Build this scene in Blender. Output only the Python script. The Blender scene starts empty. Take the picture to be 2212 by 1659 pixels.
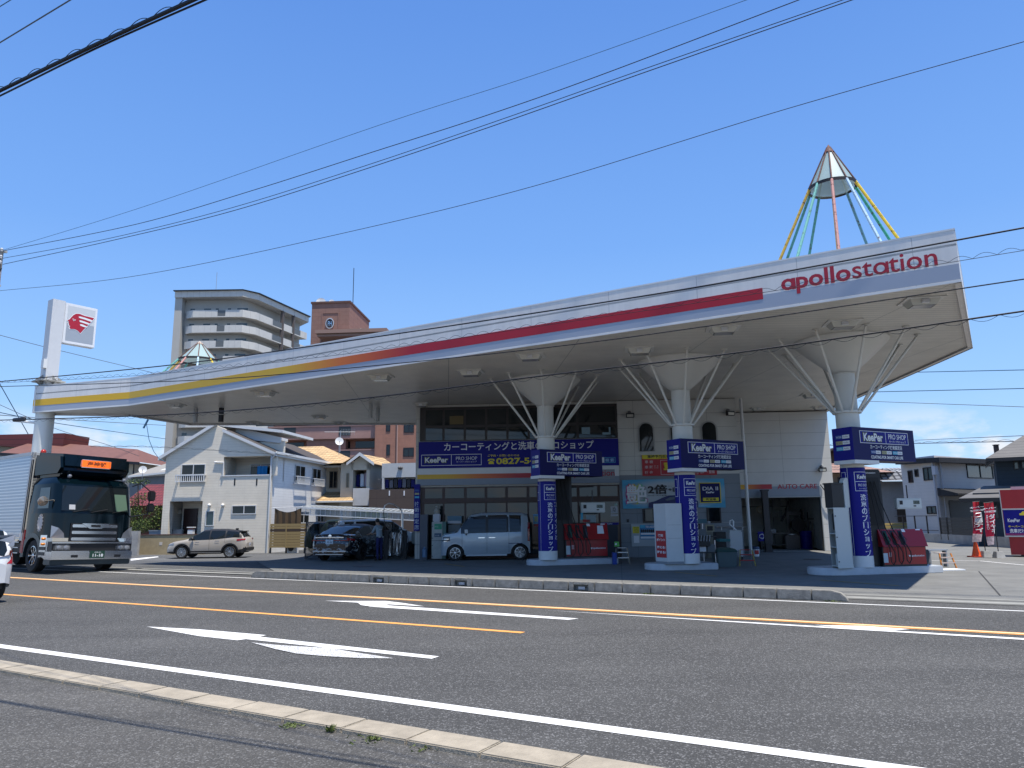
import bpy, bmesh, math, random
from mathutils import Vector, Matrix
random.seed(7)
R = math.radians
scene = bpy.context.scene
col = scene.collection

# ---------------------------------------------------------------- camera
EYE, FPX, PITCH, ROLL = 1.55, 1600.0, 10.41, 0.65      # eye height; focal length, survey units are 2212 wide
cam_data = bpy.data.cameras.new('camera'); cam = bpy.data.objects.new('camera', cam_data); col.objects.link(cam)
cam_data.sensor_fit = 'HORIZONTAL'; cam_data.sensor_width = 36; cam_data.lens = 36 * FPX / 2212
cam_data.clip_start = .1; cam_data.clip_end = 6000
_F = Vector((0, math.cos(R(PITCH)), math.sin(R(PITCH)))); _R0 = Vector((1, 0, 0)); _U0 = _R0.cross(_F)
CR = _R0 * math.cos(R(ROLL)) - _U0 * math.sin(R(ROLL)); CU = _U0 * math.cos(R(ROLL)) + _R0 * math.sin(R(ROLL))
cam.matrix_world = Matrix(((CR.x, CU.x, -_F.x, 0), (CR.y, CU.y, -_F.y, 0), (CR.z, CU.z, -_F.z, EYE), (0, 0, 0, 1)))
scene.camera = cam

# ---------------------------------------------------------------- sky, sun, exposure
SUNV = Vector((1.2, -1.21, 6.4)).normalized()
EL = math.asin(SUNV.z); AZ = math.atan2(SUNV.x, SUNV.y)
world = bpy.data.worlds.new('World'); scene.world = world; world.use_nodes = True
wn = world.node_tree; wn.nodes.clear()
wo = wn.nodes.new('ShaderNodeOutputWorld'); bg = wn.nodes.new('ShaderNodeBackground'); sk = wn.nodes.new('ShaderNodeTexSky')
sk.sky_type = 'NISHITA'; sk.sun_disc = False; sk.sun_elevation = EL; sk.sun_rotation = AZ
sk.air_density = 1.0; sk.dust_density = .35; sk.ozone_density = 2.2; sk.altitude = 0
# clear early-summer sky: the physical sky with a deeper blue towards the zenith
tcw = wn.nodes.new('ShaderNodeTexCoord'); spw = wn.nodes.new('ShaderNodeSeparateXYZ'); wn.links.new(tcw.outputs['Generated'], spw.inputs[0])
rw = wn.nodes.new('ShaderNodeValToRGB'); wn.links.new(spw.outputs[2], rw.inputs[0])
el_ = rw.color_ramp.elements; el_[0].position = 0; el_[0].color = (.48, .70, .97, 1); el_[1].position = 1; el_[1].color = (.07, .20, .58, 1)
for p_, c_ in ((.06, (.40, .64, .97)), (.16, (.29, .54, .95)), (.35, (.17, .385, .86)), (.6, (.105, .275, .74))):
    e_ = el_.new(p_); e_.color = (*c_, 1)
mg = wn.nodes.new('ShaderNodeVectorMath'); mg.operation = 'SCALE'; mg.inputs['Scale'].default_value = 9.3; wn.links.new(rw.outputs[0], mg.inputs[0])
mw = wn.nodes.new('ShaderNodeMix'); mw.data_type = 'RGBA'; mw.inputs[0].default_value = .8
wn.links.new(sk.outputs[0], mw.inputs[6]); wn.links.new(mg.outputs[0], mw.inputs[7])
# a few small cumulus low over the horizon
mpw = wn.nodes.new('ShaderNodeMapping'); mpw.inputs['Scale'].default_value = (1, 1, 2.2); wn.links.new(tcw.outputs['Generated'], mpw.inputs[0]); nw = wn.nodes.new('ShaderNodeTexNoise'); nw.inputs['Scale'].default_value = 9; nw.inputs['Detail'].default_value = 7; nw.inputs['Roughness'].default_value = .55
wn.links.new(mpw.outputs[0], nw.inputs['Vector']); cw = wn.nodes.new('ShaderNodeValToRGB'); cw.color_ramp.elements[0].position = .50; cw.color_ramp.elements[1].position = .60; wn.links.new(nw.outputs['Fac'], cw.inputs[0])
lw = wn.nodes.new('ShaderNodeValToRGB'); lw.color_ramp.elements[0].position = .085; lw.color_ramp.elements[0].color = (1, 1, 1, 1); lw.color_ramp.elements[1].position = .135; lw.color_ramp.elements[1].color = (0, 0, 0, 1); wn.links.new(spw.outputs[2], lw.inputs[0])
xw_ = wn.nodes.new('ShaderNodeMath'); xw_.operation = 'MULTIPLY'; wn.links.new(cw.outputs[0], xw_.inputs[0]); wn.links.new(lw.outputs[0], xw_.inputs[1])
mc = wn.nodes.new('ShaderNodeMix'); mc.data_type = 'RGBA'; wn.links.new(xw_.outputs[0], mc.inputs[0]); wn.links.new(mw.outputs[2], mc.inputs[6]); mc.inputs[7].default_value = (6.6, 7.0, 7.6, 1); wn.links.new(mc.outputs[2], bg.inputs['Color'])
bg.inputs['Strength'].default_value = .098
wn.links.new(bg.outputs[0], wo.inputs[0])
sun_d = bpy.data.lights.new('sun', 'SUN'); sun_d.energy = 5.0; sun_d.angle = R(.53); sun_d.color = (1, .94, .84)
sun = bpy.data.objects.new('sun', sun_d); col.objects.link(sun)
sun.rotation_euler = SUNV.to_track_quat('Z', 'Y').to_euler()
scene.view_settings.view_transform = 'Standard'; scene.view_settings.look = 'None'
scene.view_settings.exposure = .42; scene.view_settings.gamma = 1
scene.cycles.max_bounces = 7; scene.cycles.diffuse_bounces = 1; scene.cycles.glossy_bounces = 3
scene.cycles.use_denoising = True

# ---------------------------------------------------------------- survey: sight lines of the photograph -> real points
def ray(x, y): return _F * FPX + CR * (x - 1106) + CU * (829.5 - y)
def P(x, y, z=0.0):                                     # where a sight line meets height z
    d = ray(x, y); t = (z - EYE) / d.z; return Vector((d.x * t, d.y * t, z))
def D(x, y, Y):                                         # where it meets depth Y
    d = ray(x, y); t = Y / d.y; return Vector((d.x * t, Y, EYE + d.z * t))
def _z(ox, oy, k): return lambda X, Y: ((ox + X * k) / 1.8228, (oy + Y * k) / 1.8228)
Z1 = _z(0, 1100, .49729); Z2 = _z(0, 1700, .42194); Z3 = _z(500, 1600, .5425); Z4 = _z(1600, 1550, .452)
Z5 = _z(2400, 1550, .4823); Z6 = _z(3100, 1550, .5124); Z5b = _z(600, 1100, .49729); ZB = _z(2400, 1550, .45208)
ZC = _z(2400, 1900, .45208); ZD = _z(2400, 1850, .27125); ZE = _z(3560, 1600, .3917); ZF = _z(3400, 2050, .28571)
ZG = _z(1150, 1980, .25769); ZH = _z(520, 1980, .2622); ZI = _z(1620, 1980, .23056); ZJ = _z(0, 1700, .3316)
ZK = _z(600, 1550, .49729); ZS = _z(2900, 500, .6932); ZP = _z(2090, 1860, .24118); ZQ = _z(3200, 1600, .42194)
class Plane:
    """a vertical plane through (x,y) at a heading; hit() gives distance along it and height"""
    def __init__(s, x, y, a):
        s.o = Vector((x, y, 0)); s.a = a; s.e = Vector((math.cos(a), math.sin(a), 0)); s.n = Vector((-math.sin(a), math.cos(a), 0))
    def hit(s, p, q=None):
        if q is not None: p = (p, q)
        d = ray(*p); e = Vector((0, 0, EYE)); t = (s.o - e).dot(s.n) / d.dot(s.n); h = e + d * t
        return (h - s.o).dot(s.e), h.z
    def rect(s, p, q):
        (x0, y0), (x1, y1) = p, q; xm, ym = (x0 + x1) / 2, (y0 + y1) / 2
        a, b = s.hit(x0, ym)[0], s.hit(x1, ym)[0]; c, d = s.hit(xm, y1)[1], s.hit(xm, y0)[1]
        return min(a, b), max(a, b), min(c, d), max(c, d)
    def back(s, d): return Plane(s.o.x + s.n.x * d, s.o.y + s.n.y * d, s.a)

# ---------------------------------------------------------------- materials
MATS = {}
def mat(name, c, rough=.6, metal=0, var=.0, vs=3.0, bump=0, bs=40, spec=.5, coat=0, emit=0, alpha=1, stretch=None):
    if name in MATS: return MATS[name]
    m = bpy.data.materials.new(name); m.use_nodes = True; nt = m.node_tree; b = nt.nodes['Principled BSDF']
    b.inputs['Base Color'].default_value = (*c, 1); b.inputs['Roughness'].default_value = rough; b.inputs['Metallic'].default_value = metal
    b.inputs['Specular IOR Level'].default_value = spec; b.inputs['Coat Weight'].default_value = coat; b.inputs['Coat Roughness'].default_value = .05
    b.inputs['Alpha'].default_value = alpha
    if emit: b.inputs['Emission Color'].default_value = (*c, 1); b.inputs['Emission Strength'].default_value = emit
    if var or bump:
        tc = nt.nodes.new('ShaderNodeTexCoord'); src = tc.outputs['Object']
        if stretch:
            mp = nt.nodes.new('ShaderNodeMapping'); mp.inputs['Scale'].default_value = stretch; nt.links.new(src, mp.inputs[0]); src = mp.outputs[0]
    if var:
        n = nt.nodes.new('ShaderNodeTexNoise'); n.inputs['Scale'].default_value = vs; n.inputs['Detail'].default_value = 6; n.inputs['Roughness'].default_value = .65
        nt.links.new(src, n.inputs['Vector'])
        r = nt.nodes.new('ShaderNodeValToRGB'); r.color_ramp.elements[0].position = .3; r.color_ramp.elements[1].position = .7
        r.color_ramp.elements[0].color = (*[v * (1 - var) for v in c], 1); r.color_ramp.elements[1].color = (*[min(1, v * (1 + var * .6)) for v in c], 1)
        nt.links.new(n.outputs['Fac'], r.inputs[0]); nt.links.new(r.outputs[0], b.inputs['Base Color'])
    if bump:
        n2 = nt.nodes.new('ShaderNodeTexNoise'); n2.inputs['Scale'].default_value = bs; n2.inputs['Detail'].default_value = 4; nt.links.new(src, n2.inputs['Vector'])
        bp = nt.nodes.new('ShaderNodeBump'); bp.inputs['Strength'].default_value = bump; bp.inputs['Distance'].default_value = .02
        nt.links.new(n2.outputs['Fac'], bp.inputs['Height']); nt.links.new(bp.outputs[0], b.inputs['Normal'])
    MATS[name] = m; return m
def lines_mat(name, c, c2, axis, pitch, width=.06, rough=.6, var=.06, bump=.5, rot=0, cross=None, spec=.5, stretch=None):
    """a surface with thin joint lines every `pitch` metres along an object axis (boards, siding, tiles)"""
    if name in MATS: return MATS[name]
    m = mat(name, c, rough, var=var, vs=1.2, spec=spec, stretch=stretch); nt = m.node_tree; b = nt.nodes['Principled BSDF']
    tc = nt.nodes.new('ShaderNodeTexCoord'); mp = nt.nodes.new('ShaderNodeMapping'); mp.inputs['Rotation'].default_value[2] = rot
    nt.links.new(tc.outputs['Object'], mp.inputs[0]); sp = nt.nodes.new('ShaderNodeSeparateXYZ'); nt.links.new(mp.outputs[0], sp.inputs[0])
    def ln(ax, pt, w):
        d = nt.nodes.new('ShaderNodeMath'); d.operation = 'DIVIDE'; d.inputs[1].default_value = pt; nt.links.new(sp.outputs[ax], d.inputs[0])
        f = nt.nodes.new('ShaderNodeMath'); f.operation = 'FRACT'; nt.links.new(d.outputs[0], f.inputs[0])
        l = nt.nodes.new('ShaderNodeMath'); l.operation = 'LESS_THAN'; l.inputs[1].default_value = w; nt.links.new(f.outputs[0], l.inputs[0]); return l
    l = ln(axis, pitch, width)
    if cross:
        l2 = ln(cross[0], cross[1], cross[2]); mx_ = nt.nodes.new('ShaderNodeMath'); mx_.operation = 'MAXIMUM'
        nt.links.new(l.outputs[0], mx_.inputs[0]); nt.links.new(l2.outputs[0], mx_.inputs[1]); l = mx_
    mx = nt.nodes.new('ShaderNodeMix'); mx.data_type = 'RGBA'; old = b.inputs['Base Color'].links
    if old: nt.links.new(old[0].from_socket, mx.inputs[6])
    else: mx.inputs[6].default_value = (*c, 1)
    mx.inputs[7].default_value = (*c2, 1); nt.links.new(l.outputs[0], mx.inputs[0]); nt.links.new(mx.outputs[2], b.inputs['Base Color'])
    bp = nt.nodes.new('ShaderNodeBump'); bp.invert = True; bp.inputs['Strength'].default_value = bump; bp.inputs['Distance'].default_value = .01
    nt.links.new(l.outputs[0], bp.inputs['Height']); nt.links.new(bp.outputs[0], b.inputs['Normal'])
    return m
WHITE = mat('white_panel', (.72, .72, .70), .45, var=.05, vs=.8)
GREYP = mat('grey_panel', (.23, .27, .32), .45, var=.05)
BLACK = mat('black_plastic', (.012, .012, .014), .45)
RUBBER = mat('tyre_rubber', (.015, .015, .015), .8, var=.2, vs=20)
DARKM = mat('dark_metal', (.03, .03, .035), .4, .5)
CHROME = mat('chrome', (.75, .75, .76), .12, 1)
ALU = mat('aluminium', (.62, .63, .64), .35, .9)
STEEL = mat('painted_steel', (.5, .51, .5), .5, var=.1)
GLASS = mat('dark_glass', (.010, .014, .016), .04, spec=.5)
CARGLASS = mat('car_glass', (.010, .014, .016), .03, spec=.5)
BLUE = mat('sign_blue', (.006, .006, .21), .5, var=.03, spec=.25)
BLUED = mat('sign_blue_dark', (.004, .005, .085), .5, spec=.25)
RED = mat('sign_red', (.45, .012, .02), .4, var=.05)
REDL = mat('letter_red', (.42, .01, .03), .5)
YEL = mat('sign_yellow', (.75, .62, .03), .5)
LWHITE = mat('letter_white', (.78, .79, .8), .5)
LGREY = mat('letter_grey', (.45, .46, .48), .5)
CYAN = mat('sign_cyan', (.06, .42, .62), .5)
GREEN = mat('sign_green', (.02, .25, .14), .5)
ORANGE = mat('sign_orange', (.85, .16, .02), .5)
CONC = mat('concrete', (.36, .35, .33), .9, var=.25, vs=2.5, bump=.3, bs=30)
TIN = mat('galvanised', (.42, .43, .44), .45, .6, var=.1)

# ---------------------------------------------------------------- mesh builder
class MB:
    def __init__(s, M=None): s.v, s.f, s.m, s.M = [], [], [], M
    def add(s, vs, fs, m=0, M=None):
        k = len(s.v); M = M or s.M
        s.v += [tuple(M @ Vector(v)) if M else tuple(v) for v in vs]; s.f += [tuple(i + k for i in f) for f in fs]; s.m += [m] * len(fs); return s
    def box(s, x0, x1, y0, y1, z0, z1, m=0, M=None):
        v = [(x, y, z) for z in (z0, z1) for y in (y0, y1) for x in (x0, x1)]
        return s.add(v, [(0, 2, 3, 1), (4, 5, 7, 6), (0, 1, 5, 4), (2, 6, 7, 3), (0, 4, 6, 2), (1, 3, 7, 5)], m, M)
    def quad(s, a, b, c, d, m=0): return s.add([a, b, c, d], [(0, 1, 2, 3)], m)
    def prism(s, poly, z0, z1, m=0):                    # vertical prism over an xy polygon
        n = len(poly); v = [(x, y, z0) for x, y in poly] + [(x, y, z1) for x, y in poly]
        return s.add(v, [tuple(range(n - 1, -1, -1)), tuple(range(n, 2 * n))] + [(i, (i + 1) % n, n + (i + 1) % n, n + i) for i in range(n)], m)
    def slab(s, poly, y0, y1, m=0):                     # upright polygon (x,z), thick from y0 to y1
        n = len(poly); v = [(x, y0, z) for x, z in poly] + [(x, y1, z) for x, z in poly]
        return s.add(v, [tuple(range(n)), tuple(range(2 * n - 1, n - 1, -1))] + [(n + i, n + (i + 1) % n, (i + 1) % n, i) for i in range(n)], m)
    def tube(s, pts, r, n=8, m=0, caps=True):
        pts = [Vector(p) for p in pts]; rr = r if isinstance(r, (list, tuple)) else [r] * len(pts); k = len(s.v); vs = []; up = None
        for i, p in enumerate(pts):
            t = (pts[min(i + 1, len(pts) - 1)] - pts[max(i - 1, 0)]).normalized()
            if up is None: up = t.orthogonal().normalized()
            up = (up - t * up.dot(t)).normalized(); w = t.cross(up)
            vs += [p + (up * math.cos(a) + w * math.sin(a)) * rr[i] for a in (2 * math.pi * j / n for j in range(n))]
        fs = [(i * n + j, i * n + (j + 1) % n, (i + 1) * n + (j + 1) % n, (i + 1) * n + j) for i in range(len(pts) - 1) for j in range(n)]
        if caps: fs += [tuple(range(n - 1, -1, -1)), tuple((len(pts) - 1) * n + j for j in range(n))]
        return s.add(vs, fs, m)
    def lathe(s, prof, n=24, m=0, c=(0, 0, 0), M=None, caps=True):  # profile (r,z) round the z axis at c
        vs = [(c[0] + r * math.cos(2 * math.pi * j / n), c[1] + r * math.sin(2 * math.pi * j / n), c[2] + z) for r, z in prof for j in range(n)]
        fs = [(i * n + j, i * n + (j + 1) % n, (i + 1) * n + (j + 1) % n, (i + 1) * n + j) for i in range(len(prof) - 1) for j in range(n)]
        if caps and prof[0][0] > 1e-4: fs.append(tuple(range(n - 1, -1, -1)))
        if caps and prof[-1][0] > 1e-4: fs.append(tuple((len(prof) - 1) * n + j for j in range(n)))
        return s.add(vs, fs, m, M)
    def ball(s, c, r, n=10, m=0, sz=1):
        return s.lathe([(max(r * math.sin(math.pi * i / n), 1e-5), -r * sz * math.cos(math.pi * i / n)) for i in range(n + 1)], 2 * n, m, c)
    def text(s, body, c, w=None, h=None, m=0, ex=.004, bold=0, M=None, up=(0, 0, 1), right=(1, 0, 0)):
        """letters centred on c, fitted to width w and/or height h, standing in the plane of right/up"""
        cu = bpy.data.curves.new('t', 'FONT'); cu.body = body; cu.offset = bold; cu.resolution_u = 3; cu.align_x = 'CENTER'; cu.space_line = 1.0
        o = bpy.data.objects.new('t', cu); me = o.to_mesh()
        vs = [v.co.copy() for v in me.vertices]; fs = [tuple(p.vertices) for p in me.polygons]
        o.to_mesh_clear(); bpy.data.objects.remove(o); bpy.data.curves.remove(cu)
        if not vs: return s
        x0, x1 = min(v.x for v in vs), max(v.x for v in vs); y0, y1 = min(v.y for v in vs), max(v.y for v in vs)
        sx = w / (x1 - x0) if w else None; sy = h / (y1 - y0) if h else None; sx = sx or sy; sy = sy or sx
        r_, u_ = Vector(right), Vector(up); n_ = r_.cross(u_); c = Vector(c)
        return s.add([c + r_ * ((v.x - (x0 + x1) / 2) * sx) + u_ * ((v.y - (y0 + y1) / 2) * sy) + n_ * ex for v in vs], fs, m, M)
    def build(s, name, mats, parent=None, loc=None, rz=None, sharp=35, bevel=0, kind=None, label=None):
        me = bpy.data.meshes.new(name); me.from_pydata(s.v, [], s.f)
        mats = mats if isinstance(mats, (list, tuple)) else [mats]
        for m in mats: me.materials.append(m)
        for p, mi in zip(me.polygons, s.m): p.material_index = mi
        if bevel:
            bm = bmesh.new(); bm.from_mesh(me); es = [e for e in bm.edges if len(e.link_faces) == 2 and e.calc_face_angle(0) > .6]
            bmesh.ops.bevel(bm, geom=es, offset=bevel, segments=2, affect='EDGES', clamp_overlap=True); bm.to_mesh(me); bm.free()
        me.update()
        if sharp: me.shade_smooth(); me.set_sharp_from_angle(angle=R(sharp))
        o = bpy.data.objects.new(name, me); col.objects.link(o)
        if parent: o.parent = parent
        if loc is not None: o.location = loc
        if rz is not None: o.rotation_euler.z = rz
        if kind: o['kind'] = kind
        if label: o['label'] = label
        return o
def tag(o, label, cat, group=None):
    o['label'] = label; o['category'] = cat
    if group: o['group'] = group
    return o
def thing(name, label, cat, loc=(0, 0, 0), rz=0, group=None):
    o = bpy.data.objects.new(name, None); col.objects.link(o); o.location = loc; o.rotation_euler.z = rz; o.empty_display_size = .2
    return tag(o, label, cat, group)
def kids(o): return [c for c in bpy.data.objects if c.parent == o]
def copy_tree(o, loc=None, rz=None, label=None, parent=None):
    c = o.copy(); col.objects.link(c)
    if parent: c.parent = parent
    for k in kids(o): copy_tree(k, parent=c)
    if loc is not None: c.location = loc
    if rz is not None: c.rotation_euler.z = rz
    if label: c['label'] = label
    return c
# ================================================================ ground, road, markings
U = Vector((math.cos(R(-30.3)), math.sin(R(-30.3)), 0)); V = Vector((-U.y, U.x, 0))     # along the road / towards the station
def asphalt(name, c, speck, sc=1.0):
    m = bpy.data.materials.new(name); m.use_nodes = True; nt = m.node_tree; b = nt.nodes['Principled BSDF']; b.inputs['Roughness'].default_value = .85
    tc = nt.nodes.new('ShaderNodeTexCoord')
    def noise(s, d=3, r=.6):
        n = nt.nodes.new('ShaderNodeTexNoise'); n.inputs['Scale'].default_value = s; n.inputs['Detail'].default_value = d; n.inputs['Roughness'].default_value = r
        nt.links.new(tc.outputs['Object'], n.inputs['Vector']); return n
    def ramp(src, p0, c0, p1, c1):
        r = nt.nodes.new('ShaderNodeValToRGB'); r.color_ramp.elements[0].position = p0; r.color_ramp.elements[1].position = p1
        r.color_ramp.elements[0].color = (*c0, 1); r.color_ramp.elements[1].color = (*c1, 1); nt.links.new(src, r.inputs[0]); return r
    def mul(a, b_, op='MULTIPLY', f=1):
        x = nt.nodes.new('ShaderNodeMix'); x.data_type = 'RGBA'; x.blend_type = op; x.inputs[0].default_value = f
        nt.links.new(a, x.inputs[6]); nt.links.new(b_, x.inputs[7]); return x.outputs[2]
    big = ramp(noise(.35, 4).outputs['Fac'], .3, [v * .80 for v in c], .7, [v * 1.2 for v in c])
    mp = nt.nodes.new('ShaderNodeMapping'); mp.inputs['Rotation'].default_value[2] = R(30.3); mp.inputs['Scale'].default_value = (.06, 1.1, 1); nt.links.new(tc.outputs['Object'], mp.inputs[0])
    ln = noise(1.0, 3); nt.links.new(mp.outputs[0], ln.inputs['Vector']); lane = ramp(ln.outputs['Fac'], .32, (.84,) * 3, .68, (1.14,) * 3)
    grain = ramp(noise(95 * sc, 2, .8).outputs['Fac'], .35, (.55,) * 3, .66, (1.5,) * 3)
    mid = ramp(noise(14 * sc, 3).outputs['Fac'], .3, (.85,) * 3, .7, (1.15,) * 3)
    vo = nt.nodes.new('ShaderNodeTexVoronoi'); vo.inputs['Scale'].default_value = 85 * sc; nt.links.new(tc.outputs['Object'], vo.inputs['Vector'])
    sep = nt.nodes.new('ShaderNodeSeparateColor'); nt.links.new(vo.outputs['Color'], sep.inputs[0])
    chip = ramp(sep.outputs[0], .80, (0, 0, 0), .97, (speck,) * 3)
    x = mul(mul(mul(big.outputs[0], lane.outputs[0]), grain.outputs[0]), mid.outputs[0]); x = mul(x, chip.outputs[0], 'ADD')
    nt.links.new(x, b.inputs['Base Color'])
    bp = nt.nodes.new('ShaderNodeBump'); bp.inputs['Strength'].default_value = .6; bp.inputs['Distance'].default_value = .01
    nt.links.new(vo.outputs['Distance'], bp.inputs['Height']); nt.links.new(bp.outputs[0], b.inputs['Normal']); return m
ASPH = asphalt('road_asphalt', (.056, .055, .052), .12)
ASPH2 = asphalt('old_asphalt', (.066, .063, .057), .10, 1.0)
ASPH3 = asphalt('side_asphalt', (.085, .087, .088), .05)
def worn(name, c, amt=.35, sc=50):
    m = bpy.data.materials.new(name); m.use_nodes = True; nt = m.node_tree; b = nt.nodes['Principled BSDF']; b.inputs['Roughness'].default_value = .7
    tc = nt.nodes.new('ShaderNodeTexCoord'); n = nt.nodes.new('ShaderNodeTexNoise'); n.inputs['Scale'].default_value = sc; n.inputs['Detail'].default_value = 5; n.inputs['Roughness'].default_value = .75
    nt.links.new(tc.outputs['Object'], n.inputs['Vector']); r = nt.nodes.new('ShaderNodeValToRGB')
    r.color_ramp.elements[0].position = amt - .05; r.color_ramp.elements[1].position = amt + .06; r.color_ramp.elements[0].color = (.07, .07, .07, 1); r.color_ramp.elements[1].color = (*c, 1)
    nt.links.new(n.outputs['Fac'], r.inputs[0]); nt.links.new(r.outputs[0], b.inputs['Base Color']); return m
PAINTW = worn('road_paint_white', (.74, .74, .73)); PAINTO = worn('road_paint_orange', (.80, .36, .09)); PAINTF = worn('road_paint_faded', (.62, .62, .61), .45, 60)
PAINTOL = worn('road_paint_orange_centre', (.85, .62, .36)); PAINTD = mat('faded_apron_paint', (.34, .24, .08), .8, var=.3, vs=9)
def sheet(name, pts, z, m, kind='structure'):
    b = MB(); b.add([(p[0], p[1], z) for p in pts], [tuple(range(len(pts)))]); o = b.build(name, m, sharp=0)
    if o.data.polygons[0].normal.z < 0: o.data.flip_normals()
    o['kind'] = kind; return o
def at(su, sv): return (U * su + V * sv).xy          # road coordinates: along, across (0 = under the camera)
def road_v(p): return Vector(p[:2] + (0,)).dot(V) if isinstance(p, tuple) else Vector((p[0], p[1], 0)).dot(V)
GZ = -.33                                              # the side street beyond the forecourt lies a little lower
def smooth(t): t = max(0, min(1, t)); return t * t * (3 - 2 * t)
def ground_z(x, y): return -.012 + (GZ + .01) * smooth((y - 30.5) / 3.5) * smooth((-9.6 - x) / 2.2)
gx = [-900, -200, -80] + [-60 + i for i in range(60)] + [0, 30, 80, 200, 900]; gy = [-300, -50, 0, 20, 28, 29, 30] + [30.5 + i * .5 for i in range(9)] + [36, 40, 60, 120, 300, 1500]
gb = MB(); gb.add([(x, y, ground_z(x, y)) for y in gy for x in gx], [(j * len(gx) + i, j * len(gx) + i + 1, (j + 1) * len(gx) + i + 1, (j + 1) * len(gx) + i) for j in range(len(gy) - 1) for i in range(len(gx) - 1)])
gb.build('ground', ASPH3, kind='structure')
kn0, kn1 = P(0, 1449.6, .05), P(0, 1432, .05); vk0 = road_v(P(700, 1574.5, .05)); vk1 = road_v(P(700, 1545, .05))
vfar = road_v(P(1200, 1272))
sheet('road', [at(-160, vk1), at(120, vk1), at(120, vfar + .35), at(-160, vfar + .35)], 0, ASPH)
# near pavement and its row of kerb stones
pv = MB(); p_ = [at(-60, -20), at(40, -20), at(40, vk0 + .02), at(-60, vk0 + .02)]; pv.prism([tuple(q) for q in p_], -.1, .04); pv.build('pavement', ASPH2, kind='structure', sharp=0)
KERBM = mat('kerb_concrete', (.35, .305, .235), .9, var=.25, vs=5, bump=.5, bs=60)
kb = MB(); n0 = -40
for i in range(110):
    a = n0 + i * .6 + .006; b_ = a + .588; g = random.uniform(-.004, .004)
    q = [at(a, vk0 + g), at(b_, vk0 + g), at(b_, vk1 + g), at(a, vk1 + g)]; kb.prism([tuple(x) for x in q], -.1, .075 + random.uniform(-.003, .003))
kb.build('near_kerb', KERBM, bevel=.008, kind='structure')
# far kerb blocks along the forecourt
KERB2 = mat('old_kerb_concrete', (.25, .24, .215), .9, var=.4, vs=6, bump=.6, bs=50)
A, B = P(540, 1248), P(1833, 1300); L = (B - A).length; e = (B - A) / L; nn = Vector((-e.y, e.x, 0)); kb = MB(); nb = 25
KM = Matrix(((e.x, nn.x, 0, A.x), (e.y, nn.y, 0, A.y), (0, 0, 1, 0), (0, 0, 0, 1)))
holes = {7: 0, 11: 0, 16: 0}
for i in range(nb):
    a, b_ = L * i / nb + .008, L * (i + 1) / nb - .008; h = .19 + random.uniform(-.003, .003); g = random.uniform(-.006, .006)
    if i in holes:
        kb.box(a, b_, .1, .2, 0, h, M=KM); kb.box(a, a + .12, 0, .1, 0, h, M=KM); kb.box(b_ - .15, b_, 0, .1, 0, h, M=KM); kb.box(a + .12, b_ - .15, 0, .1, .13, h, M=KM)
    elif i in (0, nb - 1):
        pts = [(a, 0), (b_, 0), (b_, h), (a, h)]; s_ = .28
        if i == 0: pts = [(a, 0), (b_, 0), (b_, h), (a + s_, h), (a + .12, h * .8), (a + .03, h * .4)]
        else: pts = [(a, 0), (b_, 0), (b_ - .03, h * .4), (b_ - .12, h * .8), (b_ - s_, h), (a, h)]
        n = len(pts); kb.add([(x, g, z) for x, z in pts] + [(x, .2 + g, z) for x, z in pts], [tuple(range(n)), tuple(range(2 * n - 1, n - 1, -1))] + [(n + k, n + (k + 1) % n, (k + 1) % n, k) for k in range(n)], M=KM)
    else: kb.box(a, b_, g, .2 + g, 0, h, M=KM)
kb.build('far_kerb', KERB2, bevel=.012, kind='structure')
for i in holes:
    a = L * i / nb; m_ = MB(); m_.box(-.08, .08, 0, .015, 0, .06); o = m_.build('reflector', LGREY, loc=A + e * (a + .30) + nn * .05 + Vector((0, 0, .03)), rz=math.atan2(e.y, e.x))
    tag(o, {7: 'white reflector in the leftmost drain hole of the far kerb', 11: 'white reflector in the middle drain hole of the far kerb', 16: 'white reflector in the rightmost drain hole of the far kerb'}[i], 'reflector', 'reflectors in the kerb')
# forecourt, gutters
CONCA = lines_mat('forecourt_concrete', (.165, .165, .156), (.10, .10, .10), 0, 5.2, .004, .85, var=.22, bump=.3, rot=R(8), cross=(1, 5.2, .004))
vg = road_v(P(2000, 1283)); APR = [at(-6.2, vfar + .22), at(60, vfar + .22), at(60, vfar + 60), (-6, 44), (-9.3, 37), (-11.3, 29.5), at(-20.5, vfar + 3)]
sheet('forecourt', [at(-17, vfar + .3), at(60, vfar + .3), at(60, vfar + 34), (16, 52), (-8, 40), (-10.5, 31)], .008, CONCA)
GUT = mat('gutter_concrete', (.27, .27, .25), .85, var=.2, vs=4)
for n_, (a, b_, w_, z) in enumerate([(vfar + .42, 0, .34, .012), (vfar + 1.1, 0, .13, .012)]):
    sheet('gutter', [at(-70, a), at(60, a), at(60, a + w_), at(-70, a + w_)], z, GUT)
sheet('gutter_seam', [at(-70, vfar + .9), at(60, vfar + .9), at(60, vfar + .935), at(-70, vfar + .935)], .016, mat('gutter_seam', (.05, .05, .05), .8))
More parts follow.
